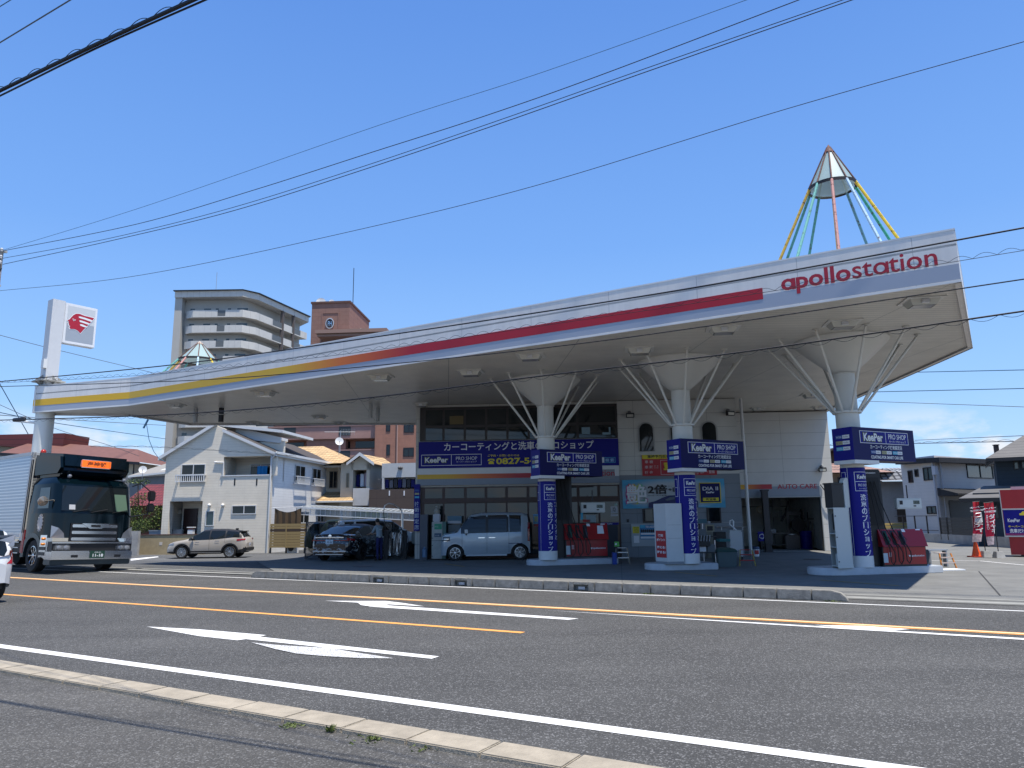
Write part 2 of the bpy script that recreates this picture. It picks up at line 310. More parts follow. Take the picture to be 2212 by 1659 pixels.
# paint on the road
def strip(name, a, b_, w, m, z=.004, label=None):
    A, B = P(*a), P(*b_); d = (B - A).normalized(); n = Vector((-d.y, d.x, 0)) * w / 2
    return sheet(name, [A - n, B - n, B + n, A + n], z, m)
def ext(a, b_, t0, t1):      # lengthen a surveyed line on the ground
    A, B = P(*a), P(*b_); return A + (B - A) * t0, A + (B - A) * t1
def line(name, a, b_, w, m, t0=0, t1=1, z=.004):
    A, B = ext(a, b_, t0, t1); d = (B - A).normalized(); n = Vector((-d.y, d.x, 0)) * w / 2
    return sheet(name, [A - n, B - n, B + n, A + n], z, m)
line('edge_line', (0, 1396), (1900, 1655), .16, PAINTW, -3, 1.6)
line('orange_line', (20, 1247.5), (2212, 1370), .22, PAINTO, -1.6, 1.5)
line('orange_line_centre', (20, 1247.5), (2212, 1370), .08, PAINTOL, -1.6, 1.5, .008)
line('short_orange_line', (20, 1285), (1130, 1367), .13, PAINTO, -2, 1)
line('far_edge_line', (270, 1237.5), (2212, 1320.5), .09, PAINTW, -1.5, 1.5)
sheet('white_lane_line', [P(1180, 1319), P(2212, 1379.5), P(2600, 1402), P(2600, 1406), P(2212, 1383), P(1700, 1352)], .006, PAINTW)
sheet('white_taper', [P(1760, 1351.5), P(1866, 1353.5), P(1965, 1360.5), P(1935, 1363), P(1830, 1358)], .010, PAINTW)
h3 = lambda X, Y: (X * .5, 1179.5 + Y * .5)
def mark(name, pts, m, z=.004): return sheet(name, [P(*h3(*p)) for p in pts], z, m)
mark('straight_arrow', [(633, 349), (860, 361), (1150, 386), (1120, 393), (1897, 478), (1865, 488), (1062, 403), (1025, 408), (860, 390)], PAINTW)
mark('faded_arrow', [(1086, 419), (1200, 430), (1350, 439), (1420, 441), (1510, 458), (1600, 472), (1702, 488), (1560, 487), (1400, 478), (1280, 467), (1190, 448)], PAINTF, .008)
mark('left_arrow_head', [(1402, 238), (1545, 239), (1665, 239), (1735, 247), (1832, 262), (1668, 253), (1685, 260), (1600, 262), (1560, 257), (1545, 246)], PAINTW, .008)
mark('left_arrow_shaft', [(1662, 255), (1690, 258), (2500, 314), (2455, 319.5), (1590, 262)], PAINTW, .004)
# side street left, forecourt marks
sheet('side_street_line', [P(*ZH(-20, 842), GZ), P(*ZH(385, 806), GZ), P(*ZH(400, 815), GZ), P(*ZH(-20, 868), GZ)], GZ + .004, PAINTW)
line('forecourt_line', ZF(1000, 556), ZF(1600, 560), .10, PAINTW, -.2, 1, .014); line('forecourt_line', ZF(1600, 560), ZF(2212, 618), .10, PAINTW, 0, 2, .014)
line('concrete_joint', ZF(1590, 705), ZF(1885, 1040), .03, mat('joint', (.04, .04, .04), .9), 0, 1, .014)
line('yellow_mark', ZD(940, 1490), ZD(1560, 1550), .12, PAINTD, 0, 1, .014); line('yellow_mark', Z6(255, 1437), Z6(860, 1480), .12, PAINTD, 0, 1, .014)
line('yellow_mark', ZI(570, 1045), ZI(900, 1095), .12, PAINTD, 0, 1, .014)
for q, nm in ((Z6(195, 1273), 'manhole'), (ZG(1080, 968), 'manhole')):
    c = P(*q, .012); b_ = MB(); b_.lathe([(.34, 0), (.34, .004)], 24); b_.build(nm, DARKM, loc=c, kind='structure')
# weeds in the kerb joint
def weeds(name, spots, m):
    b = MB()
    for c, r, h, n in spots:
        for _ in range(n):
            a = random.uniform(0, 6.28); d = random.uniform(0, r); x, y = c.x + d * math.cos(a), c.y + d * math.sin(a); t = random.uniform(0, 6.28); k = random.uniform(.4, 1) * h
            lx, ly = math.cos(t) * .012, math.sin(t) * .012; o_ = random.uniform(-.03, .03)
            b.add([(x - lx, y - ly, c.z), (x + lx, y + ly, c.z), (x + o_, y + o_, c.z + k)], [(0, 1, 2)])
    o = b.build(name, m, sharp=0, kind='stuff'); return o
WEED = mat('weed', (.10, .13, .03), .7, var=.4, vs=30)
tag(weeds('weeds', [(P(h3(1260, 775)[0], h3(1260, 775)[1], .05), .09, .025, 45), (P(*h3(1430, 798), .05), .04, .05, 40), (P(*h3(1600, 830), .05), .18, .025, 70), (P(*h3(1840, 870), .05), .12, .02, 30),
   (P(1800, 1299, .0), .18, .04, 60), (P(1400, 1283), .15, .04, 40), (P(985, 1264), .12, .06, 40)], WEED), 'small green weeds growing in the kerb joints', 'weeds')
# ================================================================ canopy
ZSOF, ZTOP = 6.4, 7.54
cv = dict(R=P(2076, 607, ZSOF), RB=P(2100.6, 751, ZSOF), BR=P(1786, 889, ZSOF), L=P(69.6, 891, ZSOF), Lb=P(117, 896.6, ZSOF), Lc=P(280, 898.8, ZSOF), Ld=P(409.5, 918.3, ZSOF), Le=P(905, 917, ZSOF), B=P(278, 875.6, ZSOF))
outl = [cv[k].xy for k in ('L', 'B', 'R', 'RB', 'BR')] + [Vector((14.9, 42)), Vector((-4.6, 43)), cv['Le'].xy, cv['Ld'].xy, cv['Lc'].xy, cv['Lb'].xy]
outl = [tuple(p) for p in outl]
can = thing('canopy', 'large white fuel station canopy with red and yellow striped fascia spreading over the forecourt', 'canopy', (0, 0, 0))
SOFM = lines_mat('soffit_boards', (.70, .67, .59), (.33, .33, .30), 1, .17, .10, .38, var=.12, bump=.7, rot=R(-5), cross=(0, 3.6, .006))
b = MB(); b.prism(outl, ZSOF + .06, ZSOF + .16, 0); b.build('soffit', SOFM, can, sharp=0)
b = MB(); b.prism(outl, ZTOP - .35, ZTOP - .3, 0); b.build('roof_deck', STEEL, can, sharp=0)
FASM = lines_mat('fascia_panel', (.78, .75, .70), (.48, .47, .45), 0, 2.4, .006, .42, var=.10, bump=.2, stretch=(2.2, 1, .25))
def fascia(A, B, name, mirror_bands=None):
    d = (B - A); L_ = d.length; a = math.atan2(d.y, d.x); M_ = None; H = ZTOP - ZSOF
    g = thing('x', '', ''); del g['label'], g['category']; g.name = name; g.parent = can; g.location = (A.x, A.y, ZSOF); g.rotation_euler.z = a
    b = MB(); b.box(0, L_, 0, .12, 0, H, 0); b.box(-.006, L_ + .006, -.006, .17, H, H + .04, 1); b.box(0, L_, -.012, 0, -.02, .03, 1)
    fo = b.build(name, [FASM, WHITE], can, loc=(A.x, A.y, ZSOF), rz=a, sharp=0); bpy.data.objects.remove(g); return fo, L_, H
ramp_m = bpy.data.materials.new('stripe_yellow_to_red'); ramp_m.use_nodes = True; nt = ramp_m.node_tree; bb = nt.nodes['Principled BSDF']; bb.inputs['Roughness'].default_value = .4
tc = nt.nodes.new('ShaderNodeTexCoord'); sp = nt.nodes.new('ShaderNodeSeparateXYZ'); nt.links.new(tc.outputs['Object'], sp.inputs[0])
fl, LF, HF = fascia(cv['B'], cv['R'], 'front_fascia')
mfn = Plane(cv['B'].x, cv['B'].y, math.atan2((cv['R'] - cv['B']).y, (cv['R'] - cv['B']).x))
xs0, xs1, xs2 = mfn.hit(620, 785)[0], mfn.hit(745, 760)[0], mfn.hit(890, 735)[0]; xend = mfn.hit(1648, 636)[0]; xt0, xt1 = mfn.hit(1686, 600)[0], mfn.hit(2026, 570)[0]
rp = nt.nodes.new('ShaderNodeMapRange'); rp.inputs[1].default_value = xs0; rp.inputs[2].default_value = xs2; nt.links.new(sp.outputs[0], rp.inputs[0])
cr = nt.nodes.new('ShaderNodeValToRGB'); cr.color_ramp.elements[0].color = (.72, .42, .015, 1); cr.color_ramp.elements[1].color = (.44, .006, .018, 1)
e_ = cr.color_ramp.elements.new(.45); e_.color = (.70, .16, .012, 1); nt.links.new(rp.outputs[0], cr.inputs[0]); nt.links.new(cr.outputs[0], bb.inputs['Base Color'])
b = MB(); b.box(.0, LF, -.004, 0, .045, .34 * HF, 0); b.build('grey_band', mat('band_grey', (.36, .40, .47), .42), fl, sharp=0)
b = MB(); b.box(0, xend, -.010, -.004, .245 * HF, .49 * HF, 0); b.build('stripe', ramp_m, fl, sharp=0)
b = MB(); wt = xt1 - xt0; hb = .13
def _ext(body, bold):
    cu = bpy.data.curves.new('t', 'FONT'); cu.body = body; cu.offset = bold; o = bpy.data.objects.new('t', cu); me = o.to_mesh(); v = [(p.co.x, p.co.y) for p in me.vertices]
    o.to_mesh_clear(); bpy.data.objects.remove(o); bpy.data.curves.remove(cu); return min(p[0] for p in v), max(p[0] for p in v), min(p[1] for p in v), max(p[1] for p in v)
def round_a(b, word, k, c, w, h, m, ex, bold, M, up, right, sw):
    """a word whose k-th letter is a round single-storey a: an o with a stem on its right"""
    x0, x1, y0, y1 = _ext(word, bold); e = _ext(word[:k + 1], bold)[1]; q = _ext('o', bold); sx, sy = w / (x1 - x0), h / (y1 - y0)
    b.text(word, c, w, h, m, ex, bold, M, up, right); r_, u_ = Vector(right), Vector(up); n_ = r_.cross(u_); c = Vector(c)
    f = lambda x, y: c + r_ * ((x - (x0 + x1) / 2) * sx) + u_ * ((y - (y0 + y1) / 2) * sy) + n_ * (ex + .0006)
    b.add([f(e - sw, q[2] + .01), f(e + .02, q[2] + .01), f(e + .02, q[3] - .01), f(e - sw, q[3] - .01)], [(0, 1, 2, 3)], m, M)
def letters_logo(b, c, w, m=0, m2=0, right=(1, 0, 0), up=(0, 0, 1), ex=.02, M=None):
    """the word in lower case, its first half bold"""
    c = Vector(c); r_ = Vector(right)
    round_a(b, 'opollo', 0, c - r_ * w * .265, w * .47, w * .163, m, ex, .026, M, up, right, .125)
    round_a(b, 'stotion', 2, c + r_ * w * .24 + Vector(up) * w * .022, w * .52, w * .122, m2, ex, .010, M, up, right, .075)
letters_logo(b, ((xt0 + xt1) / 2, -.004, .475 * HF), wt, ex=.003); b.build('lettering', REDL, fl)
f2, L2, _ = fascia(cv['L'], cv['B'], 'left_fascia')
b = MB(); b.box(0, L2, -.004, 0, .045, .26 * HF, 0); b.build('grey_band', mat('band_grey', (.36, .42, .52), .42), f2, sharp=0)
b = MB(); b.box(0, L2, -.010, -.004, .245 * HF, .49 * HF, 0); b.build('stripe', mat('stripe_yellow', (.72, .42, .015), .42), f2, sharp=0)
f3, L3, _ = fascia(cv['R'], cv['RB'], 'side_fascia'); f4, L4, _ = fascia(cv['RB'], Vector((*cv['BR'].xy, ZSOF)), 'rear_fascia')
f5, _, _ = fascia(cv['Lc'], cv['Lb'], 'rear_fascia'); f6, _, _ = fascia(cv['Le'], cv['Ld'], 'rear_fascia'); f7, _, _ = fascia(cv['Ld'], cv['Lc'], 'rear_fascia'); f8, _, _ = fascia(cv['Lb'], cv['L'], 'rear_fascia')
# canopy lights
def lamp_box(loc, rz, label, k=1.0):
    t = thing('canopy_light', label, 'ceiling light', loc, rz, 'square lights under the canopy'); t.scale = (k, k, k)
    b = MB(); b.box(-.42, .42, -.34, .34, -.03, .0); b.build('housing', mat('lamp_white', (.74, .73, .68), .5), t)
    b = MB(); b.add([(-.33, -.25, -.03), (.33, -.25, -.03), (.33, .25, -.03), (-.33, .25, -.03), (-.26, -.17, -.16), (.26, -.17, -.16), (.26, .17, -.16), (-.26, .17, -.16)], [(0, 1, 5, 4), (1, 2, 6, 5), (2, 3, 7, 6), (3, 0, 4, 7)], 0)
    b.box(-.08, .08, -.262, -.2, -.13, -.04, 1); b.build('shade', [mat('lamp_lens', (.60, .60, .54), .25), LWHITE], t)
    b = MB(); b.box(-.24, .24, -.15, .15, -.165, -.15); b.build('diffuser', mat('lamp_glass', (.3, .3, .3), .1), t); return t
ll = [((1990, 648), 'square canopy light nearest the right end of the canopy'), ((1819, 696), 'square canopy light above and in front of the third column'), ((1562, 708), 'square canopy light between the second and third columns near the fascia'),
      ((1381, 754), 'square canopy light just left of the second column cone'), ((1146, 767), 'square canopy light in front of the first column cone'), ((1017, 802), 'square canopy light left of the first column rods'),
      ((822, 812), 'square canopy light midway along the canopy behind the orange stripe'), ((572, 847), 'square canopy light under the left half near the fascia'), ((380, 874), 'square canopy light close to the yellow striped bend'),
      ((690, 899), 'square canopy light above the cream house roof'), ((1638, 881), 'square canopy light left of the drain pipe corner over the wing wall'), ((1754, 851), 'square canopy light beside the third column rods at the back'), ((1770, 878), 'square canopy light over the auto care wing edge'),
      ((911, 872), 'square canopy light at the top left corner of the glazed office front'), ((547, 912), 'square canopy light at the rear edge above the gabled house'), ((735, 912), 'square canopy light at the rear edge above the tiled roofs')]
for (px, py), lb in ll: lamp_box(P(px, py, ZSOF + .06), R(-8), lb, 1.0 if py < 860 else .8)
for q, r_, lb in ((Z5b(545, 1075), .11, 'short dark pipe hanging from the left part of the canopy'), (Z5b(342, 1080), .09, 'short pale pipe hanging from the left part of the canopy'), (Z5b(1728, 1040), .08, 'shorter pale pipe under the canopy left of the office'), (Z5b(1785, 1070), .08, 'pale pipe with a collar under the canopy left of the office')):
    c = P(*q, ZSOF - .25); b = MB(); b.lathe([(r_, -.3), (r_, .35)], 12, 0 if r_ != .11 else 1); b.lathe([(r_ * 1.5, -.0), (r_ * 1.5, .03)], 12, 0)
    tag(b.build('ceiling_pipe', [STEEL, DARKM], loc=c), lb, 'pipe', 'pipes hanging from the canopy')

# ================================================================ umbrella columns
cols = [(P(1185, 1210, .2) + Vector((0, .3, -.2)), 'first', 'leftmost'), (P(1494, 1218, .2) + Vector((0, .3, -.2)), 'second', 'middle'), (P(1872, 1226, .2) + Vector((0, .3, -.2)), 'third', 'rightmost')]
COLM = mat('column_paint', (.70, .69, .63), .4, var=.06, vs=.7)
def wrap_text(b, body, r, th, z, w, h, m, bold=0.0, ex=.004):
    """letters wrapped round a column; th = bearing of the word's centre"""
    t = MB(); t.text(body, (0, 0, 0), w, h, 0, 0, bold, None, (0, 1, 0), (1, 0, 0))
    vs = [((r + ex) * math.cos(th + v[0] / r), (r + ex) * math.sin(th + v[0] / r), z + v[1]) for v in t.v]; b.add(vs, t.f, m)
def wrap_rect(b, r, th0, th1, z0, z1, m, ex=.003, n=12):
    vs = []; 
    for i in range(n + 1):
        a = th0 + (th1 - th0) * i / n; vs += [((r + ex) * math.cos(a), (r + ex) * math.sin(a), z0), ((r + ex) * math.cos(a), (r + ex) * math.sin(a), z1)]
    b.add(vs, [(2 * i, 2 * i + 2, 2 * i + 3, 2 * i + 1) for i in range(n)], m)
def ring_frame(b, r, th0, th1, z0, z1, t, m):
    wrap_rect(b, r, th0, th1, z0, z0 + t, m); wrap_rect(b, r, th0, th1, z1 - t, z1, m); wrap_rect(b, r, th0, th0 + t / r, z0, z1, m, n=1); wrap_rect(b, r, th1 - t / r, th1, z0, z1, m, n=1)
ROUND = .31
def column(c, n, which, crown):
    t = thing('umbrella_column', f'{which} of the three white columns flaring into a cone under the canopy', 'column', c, 0, 'umbrella columns'); H = ZSOF + .06
    b = MB(); b.lathe([(ROUND, .2), (ROUND, 4.42)], 32); b.build('shaft', COLM, t)
    b = MB(); b.lathe([(ROUND + .07, 4.38), (ROUND + .07, 4.44), (ROUND, 4.44)], 32); b.build('collar', COLM, t)
    b = MB(); b.lathe([(ROUND - .02, 4.44), (ROUND - .02, 5.50), (ROUND + .02, 5.52), (ROUND - .02, 5.53)], 32); b.build('neck', COLM, t)
    b = MB(); b.lathe([(ROUND - .03, 5.52), (ROUND + .05, 5.58), (.62, 5.80), (.93, 6.08), (1.22, 6.36), (1.28, 6.43), (1.28, H)], 40); b.build('cone', COLM, t)
    for k in range(10):
        a = 2 * math.pi * (k + .35) / 10; b = MB(); d = Vector((math.cos(a), math.sin(a), 0))
        b.tube([d * (ROUND + .05) + Vector((0, 0, 4.42)), d * 1.95 + Vector((0, 0, H - .03))], .035, 8); b.lathe([(.09, H - .03), (.09, H)], 12, 0, (d.x * 1.95, d.y * 1.95, 0)); b.build('rod', COLM, t)
    # printed blue wrap
    b = MB(); r = ROUND + .012; b.lathe([(r, .5), (r, 2.86)], 40, 0)
    th = R(-68); wrap_text(b, '洗', r, th - .1, 2.05, .18, .17, 1, .02)
    for i, ch in enumerate('車のプロショップ'): wrap_text(b, ch, r, th - .1, 2.05 - .185 * (i + 1), .17 if ch not in 'ョッ' else .13, .165 if ch not in 'ョッ' else .12, 1, .02)
    for i, ch in enumerate('コーティングと'): wrap_text(b, '｜' if ch == 'ー' else ch, r, th + .72, 2.06 - .185 * i, .03 if ch == 'ー' else .15, .15, 1, .02)
    ring_frame(b, r, th - .72, th + .72, 2.22, 2.74, .012, 1); wrap_rect(b, r, th - .72, th + .72, 2.47, 2.482, 1)
    wrap_text(b, 'KeePer', r, th, 2.605, .34, .135, 2, .065, .003); wrap_text(b, 'KeePer', r, th, 2.605, .32, .115, 1, .03, .008)
    wrap_text(b, 'PRO SHOP', r, th, 2.38, .30, .07, 1, 0); wrap_text(b, 'キーパープロショップ', r, th, 2.285, .26, .035, 1, .01)
    wrap_rect(b, r, th - 1.25, th - 1.22, .5, 2.86, 1); ring_frame(b, r, th - 1.9, th - 1.4, 2.2, 2.74, .012, 1)
    wrap_rect(b, r, th - 1.9, th - 1.4, 2.47, 2.482, 1)
    b.build('printed_wrap', [BLUE, LWHITE, mat('letter_outline', (.10, .11, .04), .6)], t)
    b = MB(); b.lathe([(ROUND + .015, .2), (ROUND + .015, .5)], 32); b.build('foot', WHITE, t)
    return t
for c, n, crown in cols: column(c, n, n, crown)
def chips(b, x, z, y, w, M=None, sp=None, vert=False, x_=None):
    for i, (m, tx) in enumerate(((3, 'W DIA'), (4, 'EX'), (5, 'CRYSTAL'))):
        cx, cz = (x, z - i * sp) if vert else (x + i * sp, z)
        b.box(cx - w / 2, cx, y - .004, y, cz - w * .11, cz + w * .11, m); b.box(cx, cx + w / 2, y - .004, y, cz - w * .11, cz + w * .11, 1)
        b.text(tx, (cx - w * .25, y - .004, cz), w * .4, w * .12, 1 if m != 4 else 6, .003); b.text('KeePer', (cx + w * .25, y - .004, cz), w * .36, w * .10, 6, .003)
def pole_sign(c, ordinal):
    t = thing('column_sign', f'blue box sign with white lettering ringing the {ordinal} umbrella column', 'sign', c + Vector((0, 0, 0)), R(27), 'box signs on the columns')
    x0, x1, y0, y1, z0, z1 = -.56, 1.98, -.55, .10, 3.04, 3.93
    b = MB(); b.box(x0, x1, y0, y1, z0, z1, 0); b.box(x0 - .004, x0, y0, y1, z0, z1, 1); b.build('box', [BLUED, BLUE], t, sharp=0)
    b = MB(); b.box(x0 - .02, x0 + .95, y0 - .02, y1, z0 - .1, z0 - .001, 0); b.build('underside_trim', WHITE, t)
    mats_ = [BLUE, LWHITE, mat('letter_outline', (.10, .11, .04), .6), mat('chip_blue', (.02, .08, .3), .5), mat('chip_olive', (.42, .40, .2), .5), CYAN, mat('chip_ink', (.12, .12, .14), .6), LGREY]
    b = MB(); y = y0 - .002; fx0, fx1, fz0, fz1 = x0 + .28, x0 + 2.28, z0 + .46, z0 + .80
    b.box(fx0, fx1, y - .003, y, fz0, fz1, 1); b.box(fx0 + .02, fx0 + 1.04, y - .006, y - .003, fz0 + .015, fz1 - .015, 0); b.box(fx0 + 1.06, fx1 - .02, y - .006, y - .003, fz0 + .015, fz1 - .015, 0)
    b.text('KeePer', (fx0 + .53, y - .006, (fz0 + fz1) / 2), .84, .27, 2, .003, .065); b.text('KeePer', (fx0 + .53, y - .006, (fz0 + fz1) / 2), .78, .22, 1, .007, .03)
    b.text('PRO SHOP', (fx0 + 1.53, y - .006, fz0 + .21), .74, .14, 1, .004, .01); b.text('キーパープロショップ', (fx0 + 1.53, y - .006, fz0 + .075), .70, .07, 1, .004, .01)
    b.text('カーコーティング技術認定店', (x0 + 1.32, y, z0 + .37), 1.32, .115, 1, .004, .015); chips(b, x0 + .87, z0 + .225, y, .40, sp=.45)
    b.text('COATING FOR SMART CAR LIFE', (x0 + 1.32, y, z0 + .09), 1.32, .085, 1, .004, .03); b.build('lettering', mats_, t)
    b = MB(); q = MB(); chips(q, 0, z0 + .64, 0, .44, sp=.16, vert=True)       # the narrow side
    b.add([(x0 - .005 + v[1], y0 + .32 - v[0], v[2]) for v in q.v], q.f); b.m = q.m; b.build('side_lettering', mats_, t)
for c, n, crown in cols: pole_sign(c, n)

# ================================================================ pump islands
ISLM = mat('island_paint', (.50, .53, .56), .55, var=.12)
def island(A, B_, depth, label):
    d = (B_ - A); L_ = d.length; a = math.atan2(d.y, d.x); r = depth / 2
    pts = [(L_, 0), (L_, depth)] + [(r * .9 - r * .95 * math.sin(R(t)), r + r * math.cos(R(t))) for t in range(0, 181, 12)]
    b = MB(); b.prism(pts[::1], 0, .2); o = b.build('pump_island', ISLM, loc=A, rz=a, bevel=.02)
    return tag(o, label, 'pump island', 'pump islands')
I1 = island(P(1150, 1223.5), P(1336.5, 1218.5), 1.15, 'grey concrete island under the leftmost column and its red pump')
I2 = island(P(1411, 1234), P(1553, 1230.8), 1.2, 'short grey concrete island under the middle column and white cabinet')
I3 = island(P(1783, 1245.5), P(2039.4, 1237.7), 1.15, 'grey concrete island under the rightmost column, its white end in the sun')
# ================================================================ fuel pumps
def pump(loc, rz, label, paper=True):
    t = thing('fuel_pump', label, 'fuel pump', loc, rz, 'red fuel pumps'); RP = mat('pump_red', (.34, .006, .012), .3, coat=.2)
    b = MB(); b.box(-1.27, -.42, .16, .8, 0, 3.12); b.build('hose_tower', BLACK, t, bevel=.03)
    b = MB(); b.box(-1.12, -.52, .13, .16, 1.3, 2.85); b.build('tower_recess', mat('recess', (.004, .004, .005), .6), t)
    b = MB(); b.text('apollostation', (-.82, .15, 3.0), .42, .065, 0, .004, .02); b.build('tower_lettering', LWHITE, t)
    b = MB(); b.box(-1.32, -1.13, .12, .16, 2.5, 2.8, 0); b.text('apollo', (-1.225, .12, 2.70), .15, .04, 1); b.text('station', (-1.225, .12, 2.60), .15, .04, 1); b.build('tower_notice', [LGREY, REDL], t)
    b = MB(); b.box(-1.27, -1.12, .14, .16, 1.88, 1.98, 0); b.box(-1.27, -1.12, .14, .16, 1.70, 1.80, 1); b.box(-1.27, -1.12, .14, .16, 1.52, 1.62, 2); b.build('fuel_labels', [RED, GREEN, BLUE], t)
    b = MB(); b.box(-.72, .78, 0, .62, .0, .62, 0); b.box(-.68, .76, -.006, 0, .06, .60, 1); b.build('lower_panel', [BLACK, RP], t)
    b = MB(); b.slab([(0, 0)], 0, 0) if 0 else None
    pr = [(-.10, .62), (.62, .62), (.62, 1.17), (.12, 1.17)]; n = 4       # sloping head, profile in y,z
    b.add([(-.74, y, z) for y, z in pr] + [(.80, y, z) for y, z in pr], [(0, 1, 2, 3), (7, 6, 5, 4)] + [(k, 4 + k, 4 + (k + 1) % 4, (k + 1) % 4) for k in range(4)]); b.build('sloping_head', RP, t)
    sl = (.22 / .55)                                                     # y per z on the slope
    for i in range(3):
        x = -.55 + i * .27; y = lambda z: -.10 + (z - .62) * sl
        b = MB(); b.add([(x - .075, y(.68) - .012, .68), (x + .075, y(.68) - .012, .68), (x + .075, y(1.13) - .012, 1.13), (x - .075, y(1.13) - .012, 1.13), (x - .075, y(.68) + .05, .68), (x + .075, y(.68) + .05, .68), (x + .075, y(1.13) + .05, 1.13), (x - .075, y(1.13) + .05, 1.13)], [(0, 1, 2, 3), (4, 7, 6, 5), (0, 4, 5, 1), (2, 6, 7, 3), (0, 3, 7, 4), (1, 5, 6, 2)]); b.build('nozzle_holster', BLACK, t)
        b = MB(); b.tube([(x, y(1.1) - .04, 1.08), (x, y(1.0) - .07, .98), (x + .02, y(.85) - .08, .84), (x + .05, y(.75) - .05, .72)], [.022, .035, .03, .02], 8, 0)
        b.tube([(x + .02, y(.9) - .09, .94), (x + .06, y(.85) - .13, .86), (x + .05, y(.78) - .09, .78)], .009, 6, 1); b.build('nozzle', [mat(('nozzle_green', 'nozzle_red', 'nozzle_dark')[i], ((.02, .09, .06), (.30, .02, .02), (.03, .03, .05))[i], .4), DARKM], t)
        x2 = -.95 + i * .13; zlo = .06 + .02 * i
        b = MB(); b.tube([(x2, .10, 2.72), (x2 + .05, -.02, 2.1), (x2 + .10 + .1 * i, -.14, 1.2), (x - .03, -.2, .6), (x - .02, -.2, zlo + .1), (x + .05, -.2, zlo), (x + .13, -.2, zlo + .12), (x + .13, -.2, .45), (x + .05, y(.70) - .06, .70)], .017, 6); b.build('hose', RUBBER, t)
    b = MB(); b.box(-.70, -.55, -.012, -.006, .12, .42, 0); b.box(-.50, -.42, -.012, -.006, .30, .44, 1); b.text('Q', (-.46, -.013, .37), .04, .05, 2); b.build('sticker', [mat('sticker_white', (.62, .68, .7), .5), mat('sticker_pink', (.7, .45, .45), .5), BLACK], t)
    b = MB(); b.add([(.16, -.009, .35), (.24, -.009, .35), (.20, -.009, .28)], [(2, 1, 0)]); letters_logo(b, (.47, -.006, .32), .46, ex=.004); b.build('lettering', LWHITE, t)
    b = MB(); y = lambda z: -.10 + (z - .62) * sl - .006
    if paper: b.add([(.42, y(.82), .82), (.66, y(.82), .82), (.64, y(1.1), 1.1), (.44, y(1.1), 1.1)], [(0, 1, 2, 3)]); b.build('paper_notice', LWHITE, t, sharp=0); b = MB()
    b.add([(.06, y(1.08), 1.08), (.19, y(1.08), 1.08), (.17, y(1.17), 1.17), (.06, y(1.17), 1.17)], [(0, 1, 2, 3)]); b.build('paper_tag', LWHITE, t, sharp=0); b = MB(); b.add([(.56, y(1.13), 1.13), (.72, y(1.13), 1.13), (.71, y(1.165), 1.165), (.56, y(1.165), 1.165)], [(0, 1, 2, 3)]); b.build('paper_tag', LWHITE, t, sharp=0)
    return t
def meter(loc, rz, label):
    t = thing('fuel_meter', label, 'meter display', loc, rz, 'white price displays beside the pumps')
    b = MB(); b.box(-.44, .44, -.08, .1, -.18, .18); b.build('case', mat('meter_white', (.60, .62, .58), .5), t, bevel=.015)
    b = MB(); b.box(-.37, .38, -.09, -.08, -.13, .12, 0); b.box(-.35, -.24, -.096, -.09, -.03, .10, 1); b.box(.13, .35, -.096, -.09, -.02, .10, 2); b.box(.13, .22, -.096, -.09, -.10, -.06, 1); b.text('6.53', (.25, -.096, .04), .14, .07, 1); b.text('L', (.32, -.096, -.08), .012, .03, 1); b.build('screen', [mat('meter_face', (.66, .68, .64), .4), BLACK, mat('lcd', (.12, .15, .12), .3)], t)
    b = MB(); b.tube([(0, .0, .18), (0, .0, .62)], .02, 6); b.build('hanger', DARKM, t); return t
p1 = P(*ZP(585, 1402), .2); p1r = P(*ZP(1300, 1395), .2); r1 = math.atan2((p1r - p1).y, (p1r - p1).x)
pa3, pb3 = P(*Z6(755, 1330), .2), P(*Z6(1118, 1326), .2)
def place_pump(a, b_, label, paper):
    rz = R(6); e = Vector((math.cos(rz), math.sin(rz), 0)); w = (b_ - a).dot(e); t = pump(a + e * .72 * w / 1.5, rz, label, paper); s = w / 1.5; t.scale = (s, s, s); t.location = a + e * .70 * s + Vector((-e.y, e.x, 0)) * .05; return t
pmp1 = place_pump(p1, p1r, 'red fuel pump in deep shade beside the leftmost column, white paper on its sloping head', True)
pmp3 = place_pump(pa3, pb3, 'red fuel pump with black hose tower beside the rightmost column, catching the sun', False)
print('pump scales', pmp1.scale.x, pmp3.scale.x, pmp1.location, pmp3.location)
a = D(*ZP(1010, 575), pmp1.location.y + .7); m1 = meter(a, R(4), 'white display hanging beside the leftmost pump'); m1.scale = (pmp1.scale.x,) * 3
a = D(*Z6(928, 845), pmp3.location.y + .7); m3 = meter(a, R(4), 'white display hanging beside the rightmost pump'); m3.scale = (pmp3.scale.x,) * 3
for m_ in (m1, m3):
    pass
# ================================================================ station building
def bx(b, pl, p, q, d0, d1, m=0):
    a, c, e, f = pl.rect(p, q); b.box(a, c, d0, d1, e, f, m); return a, c, e, f
def tx(b, pl, body, p, q, d, m=0, bold=0, keep=False):
    a, c, e, f = pl.rect(p, q); b.text(body, ((a + c) / 2, -d, (e + f) / 2), c - a, None if keep else f - e, m, .003, bold)
def frame_rect(b, x0, x1, z0, z1, t, d0, d1, m=0):
    b.box(x0, x1, d0, d1, z0, z0 + t, m); b.box(x0, x1, d0, d1, z1 - t, z1, m); b.box(x0, x0 + t, d0, d1, z0 + t, z1 - t, m); b.box(x1 - t, x1, d0, d1, z0 + t, z1 - t, m)
S = Plane(-4.01, 31.45, R(-4))
sb = thing('station_building', 'two storey white service station office with glazed left half and garage wing under the canopy', 'building', S.o, S.a)
SIDE = lines_mat('white_wall_panels', (.62, .605, .55), (.30, .29, .27), 2, .585, .022, .6, var=.06, bump=.5, cross=(0, 3.03, .004))
